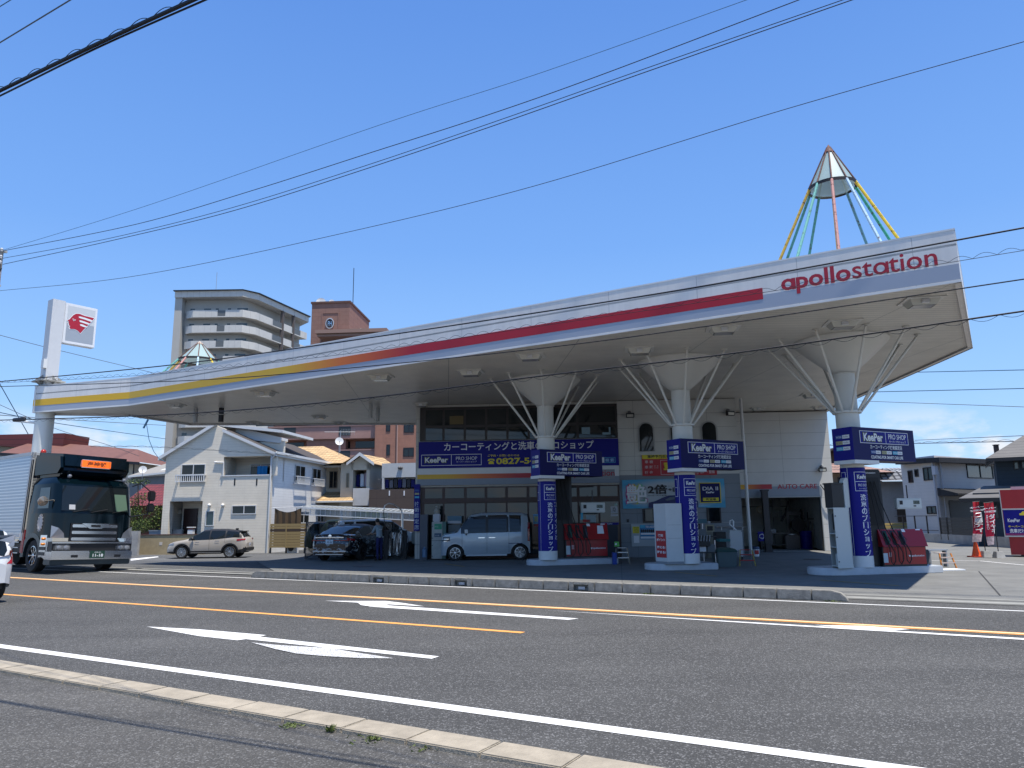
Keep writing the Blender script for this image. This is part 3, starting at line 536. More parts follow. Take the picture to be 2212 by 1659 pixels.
SIDEG = lines_mat('grey_wall_panels', (.22, .245, .27), (.12, .13, .14), 2, .585, .022, .6, var=.08, bump=.5, cross=(0, 3.03, .004))
xc = S.hit(*Z5(1045, 400))[0]; xg = S.hit(*Z4(1845, 500))[0]; zg = S.hit(*Z5(500, 660))[1]; zb = S.hit(*Z4(600, 640))[1]; xl = S.hit(*Z4(82, 400))[0]
b = MB(); b.box(xg, xc, 0, 10, zg, 6.44, 0); b.box(xl, xg, .06, 10, 0, 6.44, 0); b.build('wall', SIDE, sb, sharp=0)
b = MB(); b.box(xg, xc, .0, 10, 0, zg, 0); b.build('lower_wall', SIDEG, sb, sharp=0)
FRM = mat('window_frame_dark', (.028, .02, .019), .45); FRB = mat('window_frame_brown', (.055, .028, .022), .5)
b = MB(); a0, a1, z0, z1 = S.rect(Z4(118, 105), Z4(1840, 400)); b.box(a0, a1, .0, .055, z0, z1); b.build('upper_glazing_frame', FRM, sb, sharp=0)
xs = [S.hit(*Z4(x, 250))[0] for x in (160, 325, 510, 695, 880, 1065, 1150, 1490, 1830)]; zs = [S.hit(*Z4(700, y))[1] for y in (400, 292, 268, 135)]
INTW = mat('seen_interior', (.05, .055, .055), .15, spec=.8)
UPG = mat('office_glass', (.014, .020, .022), .03, spec=.55)
for i in range(len(xs) - 1):
    for (zz0, zz1) in ((zs[0], zs[1]), (zs[2], zs[3])):
        b = MB(); b.box(xs[i] + .05, xs[i + 1] - .05, -.012, 0, zz0, zz1); b.build('window_pane', UPG if i < 6 else GLASS, sb, sharp=0)
b = MB(); bx(b, S, Z4(378, 195), Z4(497, 268), -.016, -.012); b.build('notice_board', mat('board_tan', (.16, .12, .05), .7), sb, sharp=0)
b = MB(); bx(b, S, Z4(1528, 293), Z4(1600, 352), -.016, -.012); b.build('window_paper', mat('paper_blue', (.25, .38, .45), .6), sb, sharp=0)
b = MB(); bx(b, S, Z4(1708, 338), Z4(1778, 357), -.016, -.012); bx(b, S, Z4(1764, 292), Z4(1778, 338), -.016, -.012); b.build('window_paper', mat('paper_blue', (.25, .38, .45), .6), sb, sharp=0)
# long blue sign
sg = thing('shop_sign', 'long dark blue sign with white Japanese lettering and yellow telephone number across the office front', 'sign', S.o, S.a)
b = MB(); sx0, sx1, sz0, sz1 = S.rect(Z4(112, 408), Z4(1848, 640)); b.box(sx0, sx1, -.12, -.02, sz0, sz1); b.build('board', BLUE, sg, sharp=0)
b = MB(); d = .122; tx(b, S, 'カーコーティングと洗車のプロショップ', Z4(332, 420), Z4(1632, 492), d, 0, .015)
a, c, e, f = S.rect(Z4(135, 531), Z4(658, 628)); frame_rect(b, a, c, e, f, .02, -d - .004, -d); xm = S.hit(*Z4(396, 580))[0]; b.box(xm - .01, xm + .01, -d - .004, -d, e, f, 0)
tx(b, S, 'KeePer', Z4(160, 550), Z4(373, 610), d, 2, .065); tx(b, S, 'KeePer', Z4(168, 557), Z4(365, 603), d + .004, 0, .03); tx(b, S, 'PRO SHOP', Z4(436, 550), Z4(620, 580), d); tx(b, S, 'キーパープロショップ', Z4(440, 588), Z4(616, 602), d, 0, .01)
tx(b, S, 'ご予約・お問い合わせは', Z4(712, 530), Z4(985, 550), d, 1, .015); tx(b, S, '0827-54', Z4(785, 560), Z4(1130, 615), d, 1, .03)
SGM = [LWHITE, YEL, mat('letter_outline', (.10, .11, .04), .6), CYAN, mat('blue_mid', (.02, .06, .3), .5), mat('pale_blue', (.3, .55, .75), .5)]; b.build('lettering', SGM, sg); b = MB(); a, c, e, f = S.rect(Z4(712, 568), Z4(772, 615)); w = c - a; m_ = (a + c) / 2
b.slab([(a, f - .10), (a + .02, f - .02), (m_, f), (c - .02, f - .02), (c, f - .10), (c - w * .28, f - .10), (c - w * .3, f - .05), (a + w * .3, f - .05), (a + w * .28, f - .10)], -d - .003, -d, 1)
b.slab([(a + w * .1, e), (c - w * .1, e), (c - w * .15, e + (f - e) * .35), (m_ + w * .1, e + (f - e) * .62), (m_ - w * .1, e + (f - e) * .62), (a + w * .15, e + (f - e) * .35)], -d - .003, -d, 1)
b.build('telephone_symbol', SGM, sg); b = MB(); a, c, e, f = S.rect(Z4(1640, 556), Z4(1722, 604)); b.box(a, c, -d - .003, -d, e, f, 0); a, c, e, f = S.rect(Z4(1724, 556), Z4(1820, 604)); b.box(a, c, -d - .003, -d, e, f, 3); b.box(a + .015, c - .015, -d - .005, -d - .003, e + .015, f - .015, 4); tx(b, S, '検 索', Z4(1733, 566), Z4(1806, 596), d + .004, 5, .015); b.build('search_box', SGM, sg)
# striped band under it
xb0 = S.hit(*Z4(100, 720))[0]; zt_ = S.hit(*Z4(600, 650))[1]; z_ = lambda y: S.hit(*Z4(600, y))[1]
b = MB(); b.box(xb0, xg, -.10, .0, z_(795), z_(640)); b.build('band', WHITE, sb, sharp=0)
b = MB(); b.box(xb0, xg, -.104, -.10, z_(795), z_(737)); b.build('grey_band', GREYP, sb, sharp=0)
rm2 = ramp_m.copy(); rm2.name = 'stripe_yellow_to_red_small'; rm2.node_tree.nodes['Map Range'].inputs[1].default_value = 1.2; rm2.node_tree.nodes['Map Range'].inputs[2].default_value = 4.2
b = MB(); b.box(xb0, S.hit(*Z4(1175, 720))[0], -.11, -.104, z_(740), z_(700)); b.build('stripe', rm2, sb, sharp=0)
b = MB(); a, c, e, f = S.rect(Z4(1300, 664), Z4(1815, 745)); b.box(a, c, -.108, -.104, e, f, 1)
letters_logo(b, ((a + c) / 2 + .28, -.108, (e + f) / 2), (c - a) * .76, ex=.004); hx, hz = a + .12, (e + f) / 2
b.add([(hx - .06, -.112, hz + .06), (hx + .16, -.112, hz + .13), (hx + .08, -.112, hz - .16), (hx - .02, -.112, hz - .10)], [(3, 2, 1, 0)]); b.build('logo_panel', [REDL, mat('panel_pale', (.28, .30, .33), .5)], sb)
# lower glazing
zl = [S.hit(*Z4(700, y))[1] for y in (1392, 945, 915, 808)]
a0, a1 = S.hit(*Z4(125, 1000))[0], S.hit(*Z4(1862, 1000))[0]
b = MB(); b.box(a0, a1, .0, .055, 0.02, zl[3]); b.build('lower_glazing_frame', FRB, sb, sharp=0)
xs = [S.hit(*Z4(x, 1000))[0] for x in (150, 325, 515, 695, 875, 1062, 1150, 1330, 1500, 1680, 1858)]
for i in range(len(xs) - 1):
    b = MB(); b.box(xs[i] + .06, xs[i + 1] - .06, -.012, 0, zl[2] + .04, zl[3] - .06); b.build('window_pane', UPG, sb, sharp=0)
    b = MB(); b.box(xs[i] + .04, xs[i + 1] - .04, -.012, 0, .18, zl[1] - .04); b.build('window_pane', UPG, sb, sharp=0)
b = MB(); b.box(a0, xs[6], -.05, 0, zl[1] - .01, zl[2] + .01); b.build('glazing_beam', FRB, sb, sharp=0)
# notices in the windows
def notice(p, q, m, label=None, body=None, bm=None, pl=S, d=.02, name='poster', cat='poster', grp=None, shrink=.75):
    a, c, e, f = pl.rect(p, q); o_ = pl.o + pl.e * ((a + c) / 2) - pl.n * d + Vector((0, 0, e)); b = MB(); w, h = c - a, f - e; b.box(-w / 2, w / 2, 0, .012, 0, h, 0)
    if body:
        rows = body.split('|')
        for i, rw in enumerate(rows): b.text(rw, (0, 0, h * (1 - (i + .5) / len(rows))), w * shrink, h / len(rows) * .62, 1, .004, .01)
    o = b.build(name, [m, bm or BLACK], loc=o_, rz=pl.a, sharp=0); return tag(o, label, cat, grp)
notice(ZP(1305, 552), ZP(1420, 668), LGREY, 'square pale notice with a large black letter Q on the office glass', 'Q', BLACK, shrink=.4)
notice(ZP(1308, 682), ZP(1423, 715), LGREY, 'narrow white strip notice under the square one with the letter Q')
notice(ZP(1362, 510), ZP(1412, 542), mat('mint', (.3, .45, .4), .5), 'tiny mint sticker above the square notice on the office glass')
notice(ZP(903, 698), ZP(1065, 815), mat('paper_pale', (.32, .40, .42), .6), 'pale paper notices behind the shaded pump, under its display')
notice(ZP(815, 660), ZP(852, 770), CYAN, 'narrow light blue poster left of the paper notices behind the shaded pump')
notice(ZP(850, 770), ZP(970, 812), RED, 'small red poster with orange mark behind the shaded pump')
notice(ZP(850, 865), ZP(1010, 900), RED, 'red poster with small white letters just above the shaded pump head', 'Dealer', LWHITE)
notice(ZP(950, 890), ZP(1065, 950), mat('teal_poster', (.05, .16, .2), .6), 'dark teal poster just above the shaded pump head')
notice(ZP(855, 903), ZP(948, 950), mat('pink_poster', (.4, .08, .22), .6), 'pink poster just above the shaded pump head')
notice(ZP(1150, 820), ZP(1435, 855), BLUE, 'dark blue strip sign with small white letters on the office door', 'KeePer', LWHITE, shrink=.3)
notice(ZP(40, 682), ZP(135, 840), mat('poster_sky', (.16, .36, .55), .6), 'blue sky poster with yellow top on the office glass behind the van', '車検', YEL, shrink=.6)
notice(ZP(55, 845), ZP(135, 880), RED, 'narrow red poster below the blue sky poster behind the van')
# arched windows
for (p, q), lb in (((Z5(245, 243), Z5(355, 465)), 0), ((Z5(500, 238), Z5(612, 465)), 0), ((Z5(758, 233), Z5(870, 465)), 0)):
    a, c, e, f = S.rect(p, q); r = (c - a) / 2; xm = (a + c) / 2
    arch = lambda r_, t: [(xm - r_, e - t), (xm + r_, e - t)] + [(xm + r_ * math.cos(R(k)), f - r + r_ * math.sin(R(k))) for k in range(0, 181, 15)]
    b = MB(); b.slab(arch(r + .06, .03), -.03, 0, 0); fr = b.build('arched_window', mat('arch_frame', (.4, .39, .37), .5), sb, sharp=0)
    b = MB(); b.slab(arch(r, 0), -.045, -.03, 0); b.box(a - .02, c + .02, -.06, -.03, e - .03, e, 0); b.build('pane', GLASS, fr, sharp=0)
for p, q in ((Z5(270, 940), Z5(362, 1055)), (Z5(793, 930), Z5(910, 1055))):
    a, c, e, f = S.rect(p, q); b = MB(); b.box(a, c, -.03, 0, e, f); fr = b.build('window', FRM, sb, sharp=0); b = MB(); b.box(a + .05, c - .05, -.035, -.03, e + .07, f - .02); b.build('pane', GLASS, fr, sharp=0)
# floodlights
def flood(loc, rz, label):
    t = thing('floodlight', label, 'floodlight', loc, rz, 'floodlights on the wall')
    b = MB(); b.tube([(0, 0, .1), (0, -.1, .12), (0, -.16, .04)], .02, 6); b.ball((0, -.04, .1), .08, 6, 0); b.build('arm', mat('flood_grey', (.2, .2, .2), .5), t)
    b = MB(); b.box(-.17, .17, -.3, -.14, -.14, .05); b.build('housing', BLACK, t, bevel=.015)
    b = MB(); b.box(-.13, .13, -.305, -.3, -.12, -.01); b.build('lens', mat('flood_lens', (.6, .58, .5), .2), t); return t
def on(pl, p, d=0): s_, z = pl.hit(p); return pl.o + pl.e * s_ - pl.n * d + Vector((0, 0, z))
flood(on(S, Z5(163, 175)), S.a, 'black floodlight high on the white wall above the left arched window'); flood(on(S, Z5(963, 158)), S.a + .3, 'black floodlight high on the white wall above the right arched window')
# red inspection sign
rs = thing('inspection_sign', 'red wall sign with yellow heading in Japanese half hidden by the middle column box', 'sign', S.o, S.a); d = .06
b = MB(); bx(b, S, Z5(265, 497), Z5(872, 668), -.05, 0, 0); b.build('board', RED, rs, sharp=0)
b = MB(); bx(b, S, Z5(265, 497), Z5(872, 530), -.055, -.05, 0); tx(b, S, '車検予約受付中', Z5(308, 501), Z5(520, 526), d - .004, 1, .03); b.build('heading', [YEL, BLACK], rs)
b = MB(); d = .051
for i, rw in enumerate(('車 検', '車 販', '板 金')): tx(b, S, rw, Z5(287, 545 + i * 43), Z5(355, 571 + i * 43), d, 0, .025)
tx(b, S, '新 車', Z5(362, 586), Z5(398, 597), d); tx(b, S, '中古車', Z5(362, 601), Z5(398, 612), d); a, c, e, f = S.rect(Z5(415, 540), Z5(720, 660)); frame_rect(b, a, c, e, f, .02, -d - .003, -d)
tx(b, S, '車検', Z5(440, 556), Z5(640, 636), d, 1, .05); tx(b, S, '修理・整備', Z5(736, 626), Z5(856, 652), d, 0, .025); b.build('lettering', [mat('letter_pink', (.62, .45, .45), .5), YEL], rs)
# cloth banner
bn = thing('cloth_banner', 'pale blue cloth banner with rainbow character and blue car on the grey wall', 'banner', S.o, S.a)
a, c, e, f = S.rect(Z5(105, 700), Z5(940, 935)); b = MB(); nx, nz = 40, 10; vs = []
for j in range(nz + 1):
    for i in range(nx + 1):
        u, v = i / nx, j / nz; vs.append((a + (c - a) * u, -.05 - .012 * math.sin(u * 19 + v * 3) * (1 - .5 * v) - .008 * math.sin(v * 9 + u * 4), e + (f - e) * v + .02 * math.sin(u * 3.1)))
b.add(vs, [(j * (nx + 1) + i, j * (nx + 1) + i + 1, (j + 1) * (nx + 1) + i + 1, (j + 1) * (nx + 1) + i) for j in range(nz) for i in range(nx)])
clo = bpy.data.materials.new('banner_cloth'); clo.use_nodes = True; nt = clo.node_tree; bb = nt.nodes['Principled BSDF']; bb.inputs['Roughness'].default_value = .7
tc = nt.nodes.new('ShaderNodeTexCoord'); mp = nt.nodes.new('ShaderNodeMapping'); mp.inputs['Location'].default_value = (-(a + c) / 2 * .42, 0, -(e + f) / 2 * 1.5); mp.inputs['Scale'].default_value = (.42, 0, 1.5); nt.links.new(tc.outputs['Object'], mp.inputs[0])
gr = nt.nodes.new('ShaderNodeTexGradient'); gr.gradient_type = 'SPHERICAL'; nt.links.new(mp.outputs[0], gr.inputs[0]); cr = nt.nodes.new('ShaderNodeValToRGB'); cr.color_ramp.elements[0].color = (.09, .38, .58, 1); cr.color_ramp.elements[1].color = (.50, .54, .56, 1); cr.color_ramp.elements[1].position = .35
nt.links.new(gr.outputs['Fac'], cr.inputs[0]); nt.links.new(cr.outputs[0], bb.inputs['Base Color']); b.build('cloth', clo, bn)
rb = bpy.data.materials.new('rainbow_letter'); rb.use_nodes = True; nt = rb.node_tree; bb = nt.nodes['Principled BSDF']; tc = nt.nodes.new('ShaderNodeTexCoord'); sp = nt.nodes.new('ShaderNodeSeparateXYZ'); nt.links.new(tc.outputs['Generated'], sp.inputs[0])
cr = nt.nodes.new('ShaderNodeValToRGB'); E_ = cr.color_ramp.elements; E_[0].color = (.5, .03, .3, 1); E_[1].color = (.5, .12, .3, 1)
for p_, c_ in ((.25, (.7, .2, .1)), (.5, (.6, .6, .1)), (.75, (.1, .5, .3))): q_ = E_.new(p_); q_.color = (*c_, 1)
nt.links.new(sp.outputs[0], cr.inputs[0]); nt.links.new(cr.outputs[0], bb.inputs['Base Color'])
b = MB(); tx(b, S, '艶', Z5(128, 735), Z5(312, 905), .085, 0, .07); b.build('rainbow_character', rb, bn)
b = MB(); tx(b, S, '艶', Z5(136, 743), Z5(304, 897), .092, 0, .015); b.build('white_character', LWHITE, bn)
b = MB(); tx(b, S, '2倍', Z5(310, 742), Z5(468, 820), .09, 0, .03); tx(b, S, '+自浄効果', Z5(478, 760), Z5(712, 802), .09, 0, .02); tx(b, S, '※ダイヤモンドキーパー施工後比', Z5(315, 826), Z5(468, 838), .09, 0, .01); tx(b, S, 'プラス', Z5(475, 752), Z5(505, 760), .09)
cx = lambda X, Y: S.hit(*Z5(X, Y)); b.slab([cx(*q) for q in ((315, 932), (320, 890), (370, 878), (430, 850), (480, 832), (640, 825), (690, 850), (720, 880), (722, 930), (500, 934))], -.095, -.09, 1); b.slab([cx(*q) for q in ((450, 868), (490, 846), (530, 842), (530, 862), (470, 874))], -.097, -.095, 2)
b.build('writing', [BLACK, mat('car_print_blue', (.02, .03, .12), .5), mat('car_print_glass', (.1, .14, .18), .5)], bn)
b = MB(); bx(b, S, Z5(733, 727), Z5(905, 892), -.094, -.088, 0); bx(b, S, Z5(738, 733), Z5(899, 886), -.097, -.094, 1); bx(b, S, Z5(760, 850), Z5(888, 876), -.10, -.097, 0)
tx(b, S, 'DIA II', Z5(756, 760), Z5(882, 790), .098, 2, .01); tx(b, S, 'KeePer', Z5(785, 798), Z5(852, 814), .098, 2, .04); tx(b, S, '新登場', Z5(785, 853), Z5(865, 873), .101, 3, .02); b.build('blue_square', [YEL, BLUED, LWHITE, BLACK], bn)
# tyre price board
tb = thing('price_board', 'white tyre price board with yellow and blue panels behind the white cabinet', 'notice board', S.o, S.a)
b = MB(); bx(b, S, Z5(178, 1062), Z5(620, 1245), -.04, 0, 0); b.build('board', mat('board_pale', (.40, .44, .46), .5), tb, sharp=0)
b = MB(); bx(b, S, Z5(188, 1085), Z5(242, 1140), -.045, -.04, 0); bx(b, S, Z5(248, 1070), Z5(600, 1188), -.045, -.04, 1); bx(b, S, Z5(250, 1072), Z5(288, 1095), -.047, -.045, 3); tx(b, S, 'TIRE LINEUP', Z5(292, 1078), Z5(366, 1096), .046, 2, .02); bx(b, S, Z5(254, 1135), Z5(600, 1150), -.047, -.045, 2); bx(b, S, Z5(254, 1165), Z5(600, 1182), -.047, -.045, 2); bx(b, S, Z5(198, 1160), Z5(242, 1218), -.045, -.04, 2)
for i in range(11):
    x, z = cx(262 + i * 16, 1121); b.slab([(x + .04 * math.cos(k), z + .07 * math.sin(k)) for k in [j * math.pi / 4 for j in range(8)]], -.05, -.045, 4)
for i in range(4): tx(b, S, '1,800' if i % 2 else '¥2,200', Z5(200, 1090 + i * 12), Z5(238, 1099 + i * 12), .046, 4, .01)
b.build('panels', [YEL, mat('board_blue', (.04, .2, .42), .5), LWHITE, CYAN, BLACK], tb, sharp=0)
b = MB(); bx(b, S, Z5(140, 1025), Z5(158, 1050), -.03, 0, 0); b.build('wall_socket', DARKM, sb, sharp=0); b = MB(); bx(b, S, Z5(95, 1052), Z5(1100, 1056), -.02, 0, 0); b.build('wall_rail', mat('rail_pale', (.35, .37, .38), .5), sb, sharp=0)
# drain pipe
pp = [on(S, ZB(x, y), .12) for x, y in ((1150, 68), (1160, 400), (1170, 640), (1190, 885))]; x_ = on(S, ZB(1150, 68), .12)
b = MB(); xx = S.hit(*ZB(1165, 500))[0]; b.tube([(xx, -.12, .1), (xx, -.12, 6.4)], .065, 12)
for z in (1.4, 3.2, 4.4, 5.5): b.lathe([(.085, -.04), (.085, .04)], 12, 0, (xx, -.12, z))
b.build('drain_pipe', mat('pipe_white', (.62, .62, .6), .5), sb)

# ---- garage wing
wp = P(1786, 889, 6.38); W = Plane(wp.x, wp.y, R(-4)); gw = thing('garage_wing', 'white auto care garage wing with wide open bay and grey band', 'building', W.o, W.a)
dx0, dx1, dz0, dz1 = W.rect(Z5(1125, 848), Z5(1738, 1297)); zw = W.hit(*Z5(1500, 755))[1]; xw = W.hit(*Z5(1050, 700))[0] - 1.0; zt2 = 6.40
def zW(y): return W.hit(*Z5(1450, y))[1]
b = MB(); b.box(xw, 0, 0, .25, zw, zt2, 0); b.box(dx1 - 0, 0, .0, .25, 0, zw, 0); b.box(-.25, 0, .25, 9, 0, zt2, 0); b.box(xw, 0, 6.5, 6.7, 0, zt2, 0); b.box(xw, 0, .25, 6.5, zt2 - .1, zt2 - .02, 0)
b.build('wall', lines_mat('white_wall_panels_wing', (.62, .61, .57), (.30, .29, .27), 2, .60, .022, .6, var=.06, bump=.5, cross=(0, 2.2, .005)), gw, sharp=0)
b = MB(); b.box(xw, dx1, -.003, .25, dz1 + .05, zw, 0); b.build('grey_band', GREYP, gw, sharp=0)
b = MB(); b.box(xw, dx1 + .04, -.03, .22, dz1, dz1 + .05, 0); b.box(dx1, dx1 + .04, -.03, .22, 0, dz1, 0); b.build('bay_frame', mat('bay_frame', (.3, .32, .32), .4), gw, sharp=0)
rm3 = ramp_m.copy(); rm3.name = 'stripe_short'; s0_ = W.hit(*Z5(1105, 757))[0]; s1_ = W.hit(*Z5(1325, 757))[0]; rm3.node_tree.nodes['Map Range'].inputs[1].default_value = s0_ - .2; rm3.node_tree.nodes['Map Range'].inputs[2].default_value = s1_ - .4
b = MB(); b.box(s0_ - .5, s1_, -.01, -.003, zW(776), zW(738)); b.build('stripe', rm3, gw, sharp=0)
b = MB(); tx(b, W, 'AUTO CARE', Z5(1370, 738), Z5(1695, 776), .008, 0, .012); b.build('lettering', REDL, gw)
INW = mat('garage_inner_wall', (.72, .72, .66), .8, var=.15)
b = MB(); b.box(xw, -.25, 6.3, 6.5, 0, 4, 0); b.box(xw - .02, xw, .25, 6.5, 0, 4, 0); b.box(-.3, -.251, .25, 6.3, 0, 4, 0); b.box(xw, -.25, .25, 6.3, 3.9, 4, 0)
for i in range(5): x = xw + .4 + i * 1.25; b.box(x, x + .02, 6.28, 6.3, 0, 3.9, 1)
b.box(xw, -.25, 6.28, 6.3, 2.1, 2.13, 1); b.build('inner_walls', [INW, DARKM], gw, sharp=0)
b = MB(); b.box(xw, -.01, .0, 6.3, 0, .025, 0); b.build('bay_floor', CONC, gw, sharp=0)
WI = W.back(4.5); WM = W.back(2.2)
def win_(pl, p, d=0): return on(pl, p, d)
def at_floor(pl, p): q = on(pl, p); q.z = .025; return q
# garage contents
b = MB(); b.box(-.13, .13, -.13, .13, 0, 2.75); b.box(-.2, .2, -.2, .2, 0, .03); b.box(-.17, .17, -.17, .17, 2.7, 2.78); b.box(-.18, .18, -.22, -.13, .35, .9)
c = at_floor(W.back(-.4), Z5(1300, 1300)); c.z = .008; tag(b.build('car_lift_post', DARKM, loc=c, rz=R(-4), bevel=.01), 'tall black car lift post standing at the left of the open garage bay', 'car lift')
t = thing('wall_clock', 'round yellow-rimmed wall clock on the garage back wall', 'clock', on(WI, Z5(1230, 947)), W.a)
Mr = Matrix.Rotation(R(90), 4, 'X'); b = MB(); b.lathe([(.20, 0), (.20, .03), (.17, .04)], 24, 0, M=Mr); b.build('rim', mat('clock_rim', (.25, .17, .04), .4), t)
b = MB(); b.lathe([(.17, .041), (1e-5, .042)], 24, 0, M=Mr); b.build('face', mat('clock_face', (.35, .33, .27), .5), t); b = MB(); b.box(-.008, .008, -.05, -.045, 0, .12); b.box(0, .08, -.05, -.045, -.008, .008); b.build('hands', BLACK, t)
t = thing('tyre_changer', 'black tyre changing machine with tilted arm and vertical mast in the garage bay', 'tyre machine', at_floor(WM, Z5(1490, 1290)), R(-4))
b = MB(); b.box(-.35, .35, -.3, .3, 0, .65); b.build('cabinet', DARKM, t, bevel=.03); b = MB(); b.lathe([(.3, .68), (.3, .72), (.1, .74)], 20); b.build('turntable', TIN, t)
b = MB(); b.box(-.07, .07, .25, .4, .6, 1.95); b.box(-.07, .75, .2, .36, 1.62, 1.78); b.box(.62, .7, -.05, .3, 1.4, 1.9); b.tube([(-.35, .2, 1.3), (-.1, .15, 1.75), (.02, .1, 2.3)], .05, 8); b.build('arm', BLACK, t); b = MB(); b.lathe([(.16, -.1), (.32, -.1), (.34, 0), (.32, .1), (.16, .1)], 24, 0, M=Matrix.Translation((.35, -.1, 1.15)) @ Mr); b.build('tyre', RUBBER, t)
for i, (x, m_, lb, nm, ct, w_, h_) in enumerate(((1612, BLUE, 'dark blue oil drum at the right of the garage bay', 'oil_drum', 'drum', .28, .85), (1680, BLACK, 'tall black tool stand with pale rods by the right garage jamb', 'tool_stand', 'tool stand', .22, 1.75), (1345, BLACK, 'low dark workbench beside the lift post in the garage', 'workbench', 'workbench', .55, .8))):
    q = at_floor(WM, Z5(x, 1290)); b = MB()
    if i == 0: b.lathe([(.27, 0), (.28, .02), (.27, .28), (.285, .3), (.27, .32), (.27, .56), (.285, .58), (.27, .6), (.28, .85), (.2, .86)], 20)
    elif i == 1: b.box(-.25, -.21, -.02, .02, 0, 1.75); b.box(.2, .24, -.02, .02, 0, 1.7); b.box(-.25, .24, -.02, .02, 1.4, 1.45); b.box(-.25, .24, -.15, .15, 0, .04); b.tube([(-.1, 0, .05), (-.1, 0, 1.3)], .02, 6, 1); b.tube([(.05, 0, .05), (.05, 0, 1.2)], .015, 6, 1)
    else: b.box(-.7, .7, -.3, .3, .72, .78); b.box(-.66, -.6, -.26, .26, 0, .72); b.box(.6, .66, -.26, .26, 0, .72); b.box(-.6, .6, -.25, .25, .2, .24); b.box(-.4, .1, -.2, .2, .78, .95, 1)
    tag(b.build(nm, [m_, mat('tool_grey', (.2, .22, .24), .5)], loc=q, rz=R(-4)), lb, ct)
b = MB(); b.box(-.17, .17, 0, .04, -.22, .22, 0); b.text('✇', (0, 0, 0), .2, .2, 1) ; q = on(W.back(.9), Z5(1243, 1165)); b.lathe([(.11, 0), (.12, .01)], 16, 1, M=Matrix.Translation((0, -.01, 0)) @ Mr); b.lathe([(.085, .02), (1e-5, .021)], 16, 0, M=Matrix.Translation((0, -.01, 0)) @ Mr); tag(b.build('wheel_poster', [BLUE, LWHITE], loc=q, rz=R(-4)), 'small blue poster with a white wheel picture beside the lift post', 'poster')
for (x0, y0, x1, y1), lb in (((1330, 860, 1395, 925), 'grey paper chart high on the garage back wall'), ((1330, 950, 1375, 1010), 'left of two papers pinned on the garage back wall'), ((1380, 950, 1410, 1010), 'right of two papers pinned on the garage back wall')):
    notice(Z5(x0, y0), Z5(x1, y1), mat('dusty_paper', (.36, .36, .34), .7), lb, pl=WI, d=.03, name='wall_paper')
flood(on(W, Z5(1733, 615)), W.a - .2, 'black floodlight on the wing wall above the auto care lettering')
b = MB(); q = [on(W, Z5(x, y), .15) for x, y in ((1712, 745), (1735, 775), (1765, 810), (1775, 835), (1800, 858))]; o = q[0].copy(); b.tube([p - o for p in q], .022, 8); tag(b.build('hanging_cable', BLACK, loc=o), 'black cable drooping from the wing wall right of the auto care lettering', 'cable')
# ================================================================ surroundings: houses and towers
SUNNY = mat('house_trim_white', (.70, .70, .68), .5)
def win(pl, p, q, parent, t=.05, fm=None, gm=None, split=True, d=0.0, rail=False, name='window'):
    """a sliding window standing proud of its wall: frame > pane (> rail)"""
    a, c, e, f = pl.rect(p, q); return win_l(a, c, e, f, parent, t, fm, gm, split, d, rail, name)
def win_l(a, c, e, f, parent, t=.05, fm=None, gm=None, split=True, d=0.0, rail=False, name='window'):
    b = MB(); frame_rect(b, a, c, e, f, t, d - .05, d + .02)
    if split: m_ = (a + c) / 2; b.box(m_ - t / 2, m_ + t / 2, d - .05, d + .02, e + t, f - t)
    fr = b.build(name, fm or SUNNY, parent, sharp=0); b = MB(); b.box(a + t, c - t, d - .02, d + .0, e + t, f - t); b.build('pane', gm or GLASS, fr, sharp=0)
    if rail:
        b = MB(); zt = e + (f - e) * .28; zb_ = e - (f - e) * .35; o = .22
        b.box(a - .12, c + .12, d - o - .05, d - o, zt - .07, zt); b.box(a - .12, c + .12, d - o - .05, d - o, zb_, zb_ + .04); b.box(a - .12, a - .07, d - o, d, zb_, zb_ + .04); b.box(c + .07, c + .12, d - o, d, zb_, zb_ + .04); b.box(a - .12, a - .07, d - o, d, zt - .06, zt); b.box(c + .07, c + .12, d - o, d, zt - .06, zt)
        k = int((c - a + .2) / .14)
        for i in range(k + 1): x = a - .1 + (c - a + .17) * i / k; b.box(x, x + .035, d - o - .04, d - o, zb_, zt - .02)
        b.build('window_rail', SUNNY, fr, sharp=0)
    return fr
# ---------------- cream gabled house
h0 = P(*Z3(1025, 1065), GZ); H = Plane(h0.x, h0.y, R(-7.7)); hs_ = thing('gabled_house', 'cream two storey house with white-edged gable roof and a blue towel on its recessed balcony', 'house', H.o, H.a)
CREAM = lines_mat('cream_siding', (.82, .74, .60), (.68, .61, .49), 2, .17, .10, .85, var=.10, bump=.6, cross=(0, 1.82, .006))
CREAM2 = lines_mat('pale_siding', (.80, .79, .76), (.66, .65, .62), 2, .17, .08, .85, var=.05, bump=.4, cross=(1, 1.82, .006))
hh = lambda X, Y: H.hit(*Z3(X, Y))
xL, xR, xB = hh(265, 650)[0], 0.0, hh(700, 430)[0]; zE = hh(285, 365)[1]; xA, zA = hh(650, 140); zR = hh(1100, 345)[1]; zb_ = hh(880, 505)[1]; zo = hh(880, 362)[1]; xP = hh(1085, 430)[0]; z2 = hh(712, 192)[1]
DEP = 10.5; xd0, zd = hh(312, 690); xd1 = hh(550, 690)[0]; roofz = lambda x: zE + (x - xL) * (zA - zE) / (xA - xL)
b = MB()
b.slab([(xL, zd), (xL, zE), (xA, zA), (xB, zA - .25), (xB, zd)], 0, .2); b.box(xL, xd0, 0, .45, -.5, zd); b.box(xd1, 0, 0, .2, -.5, zb_ - .02 if 0 else zd); b.box(xB, 0, 0, .2, zd, zb_)
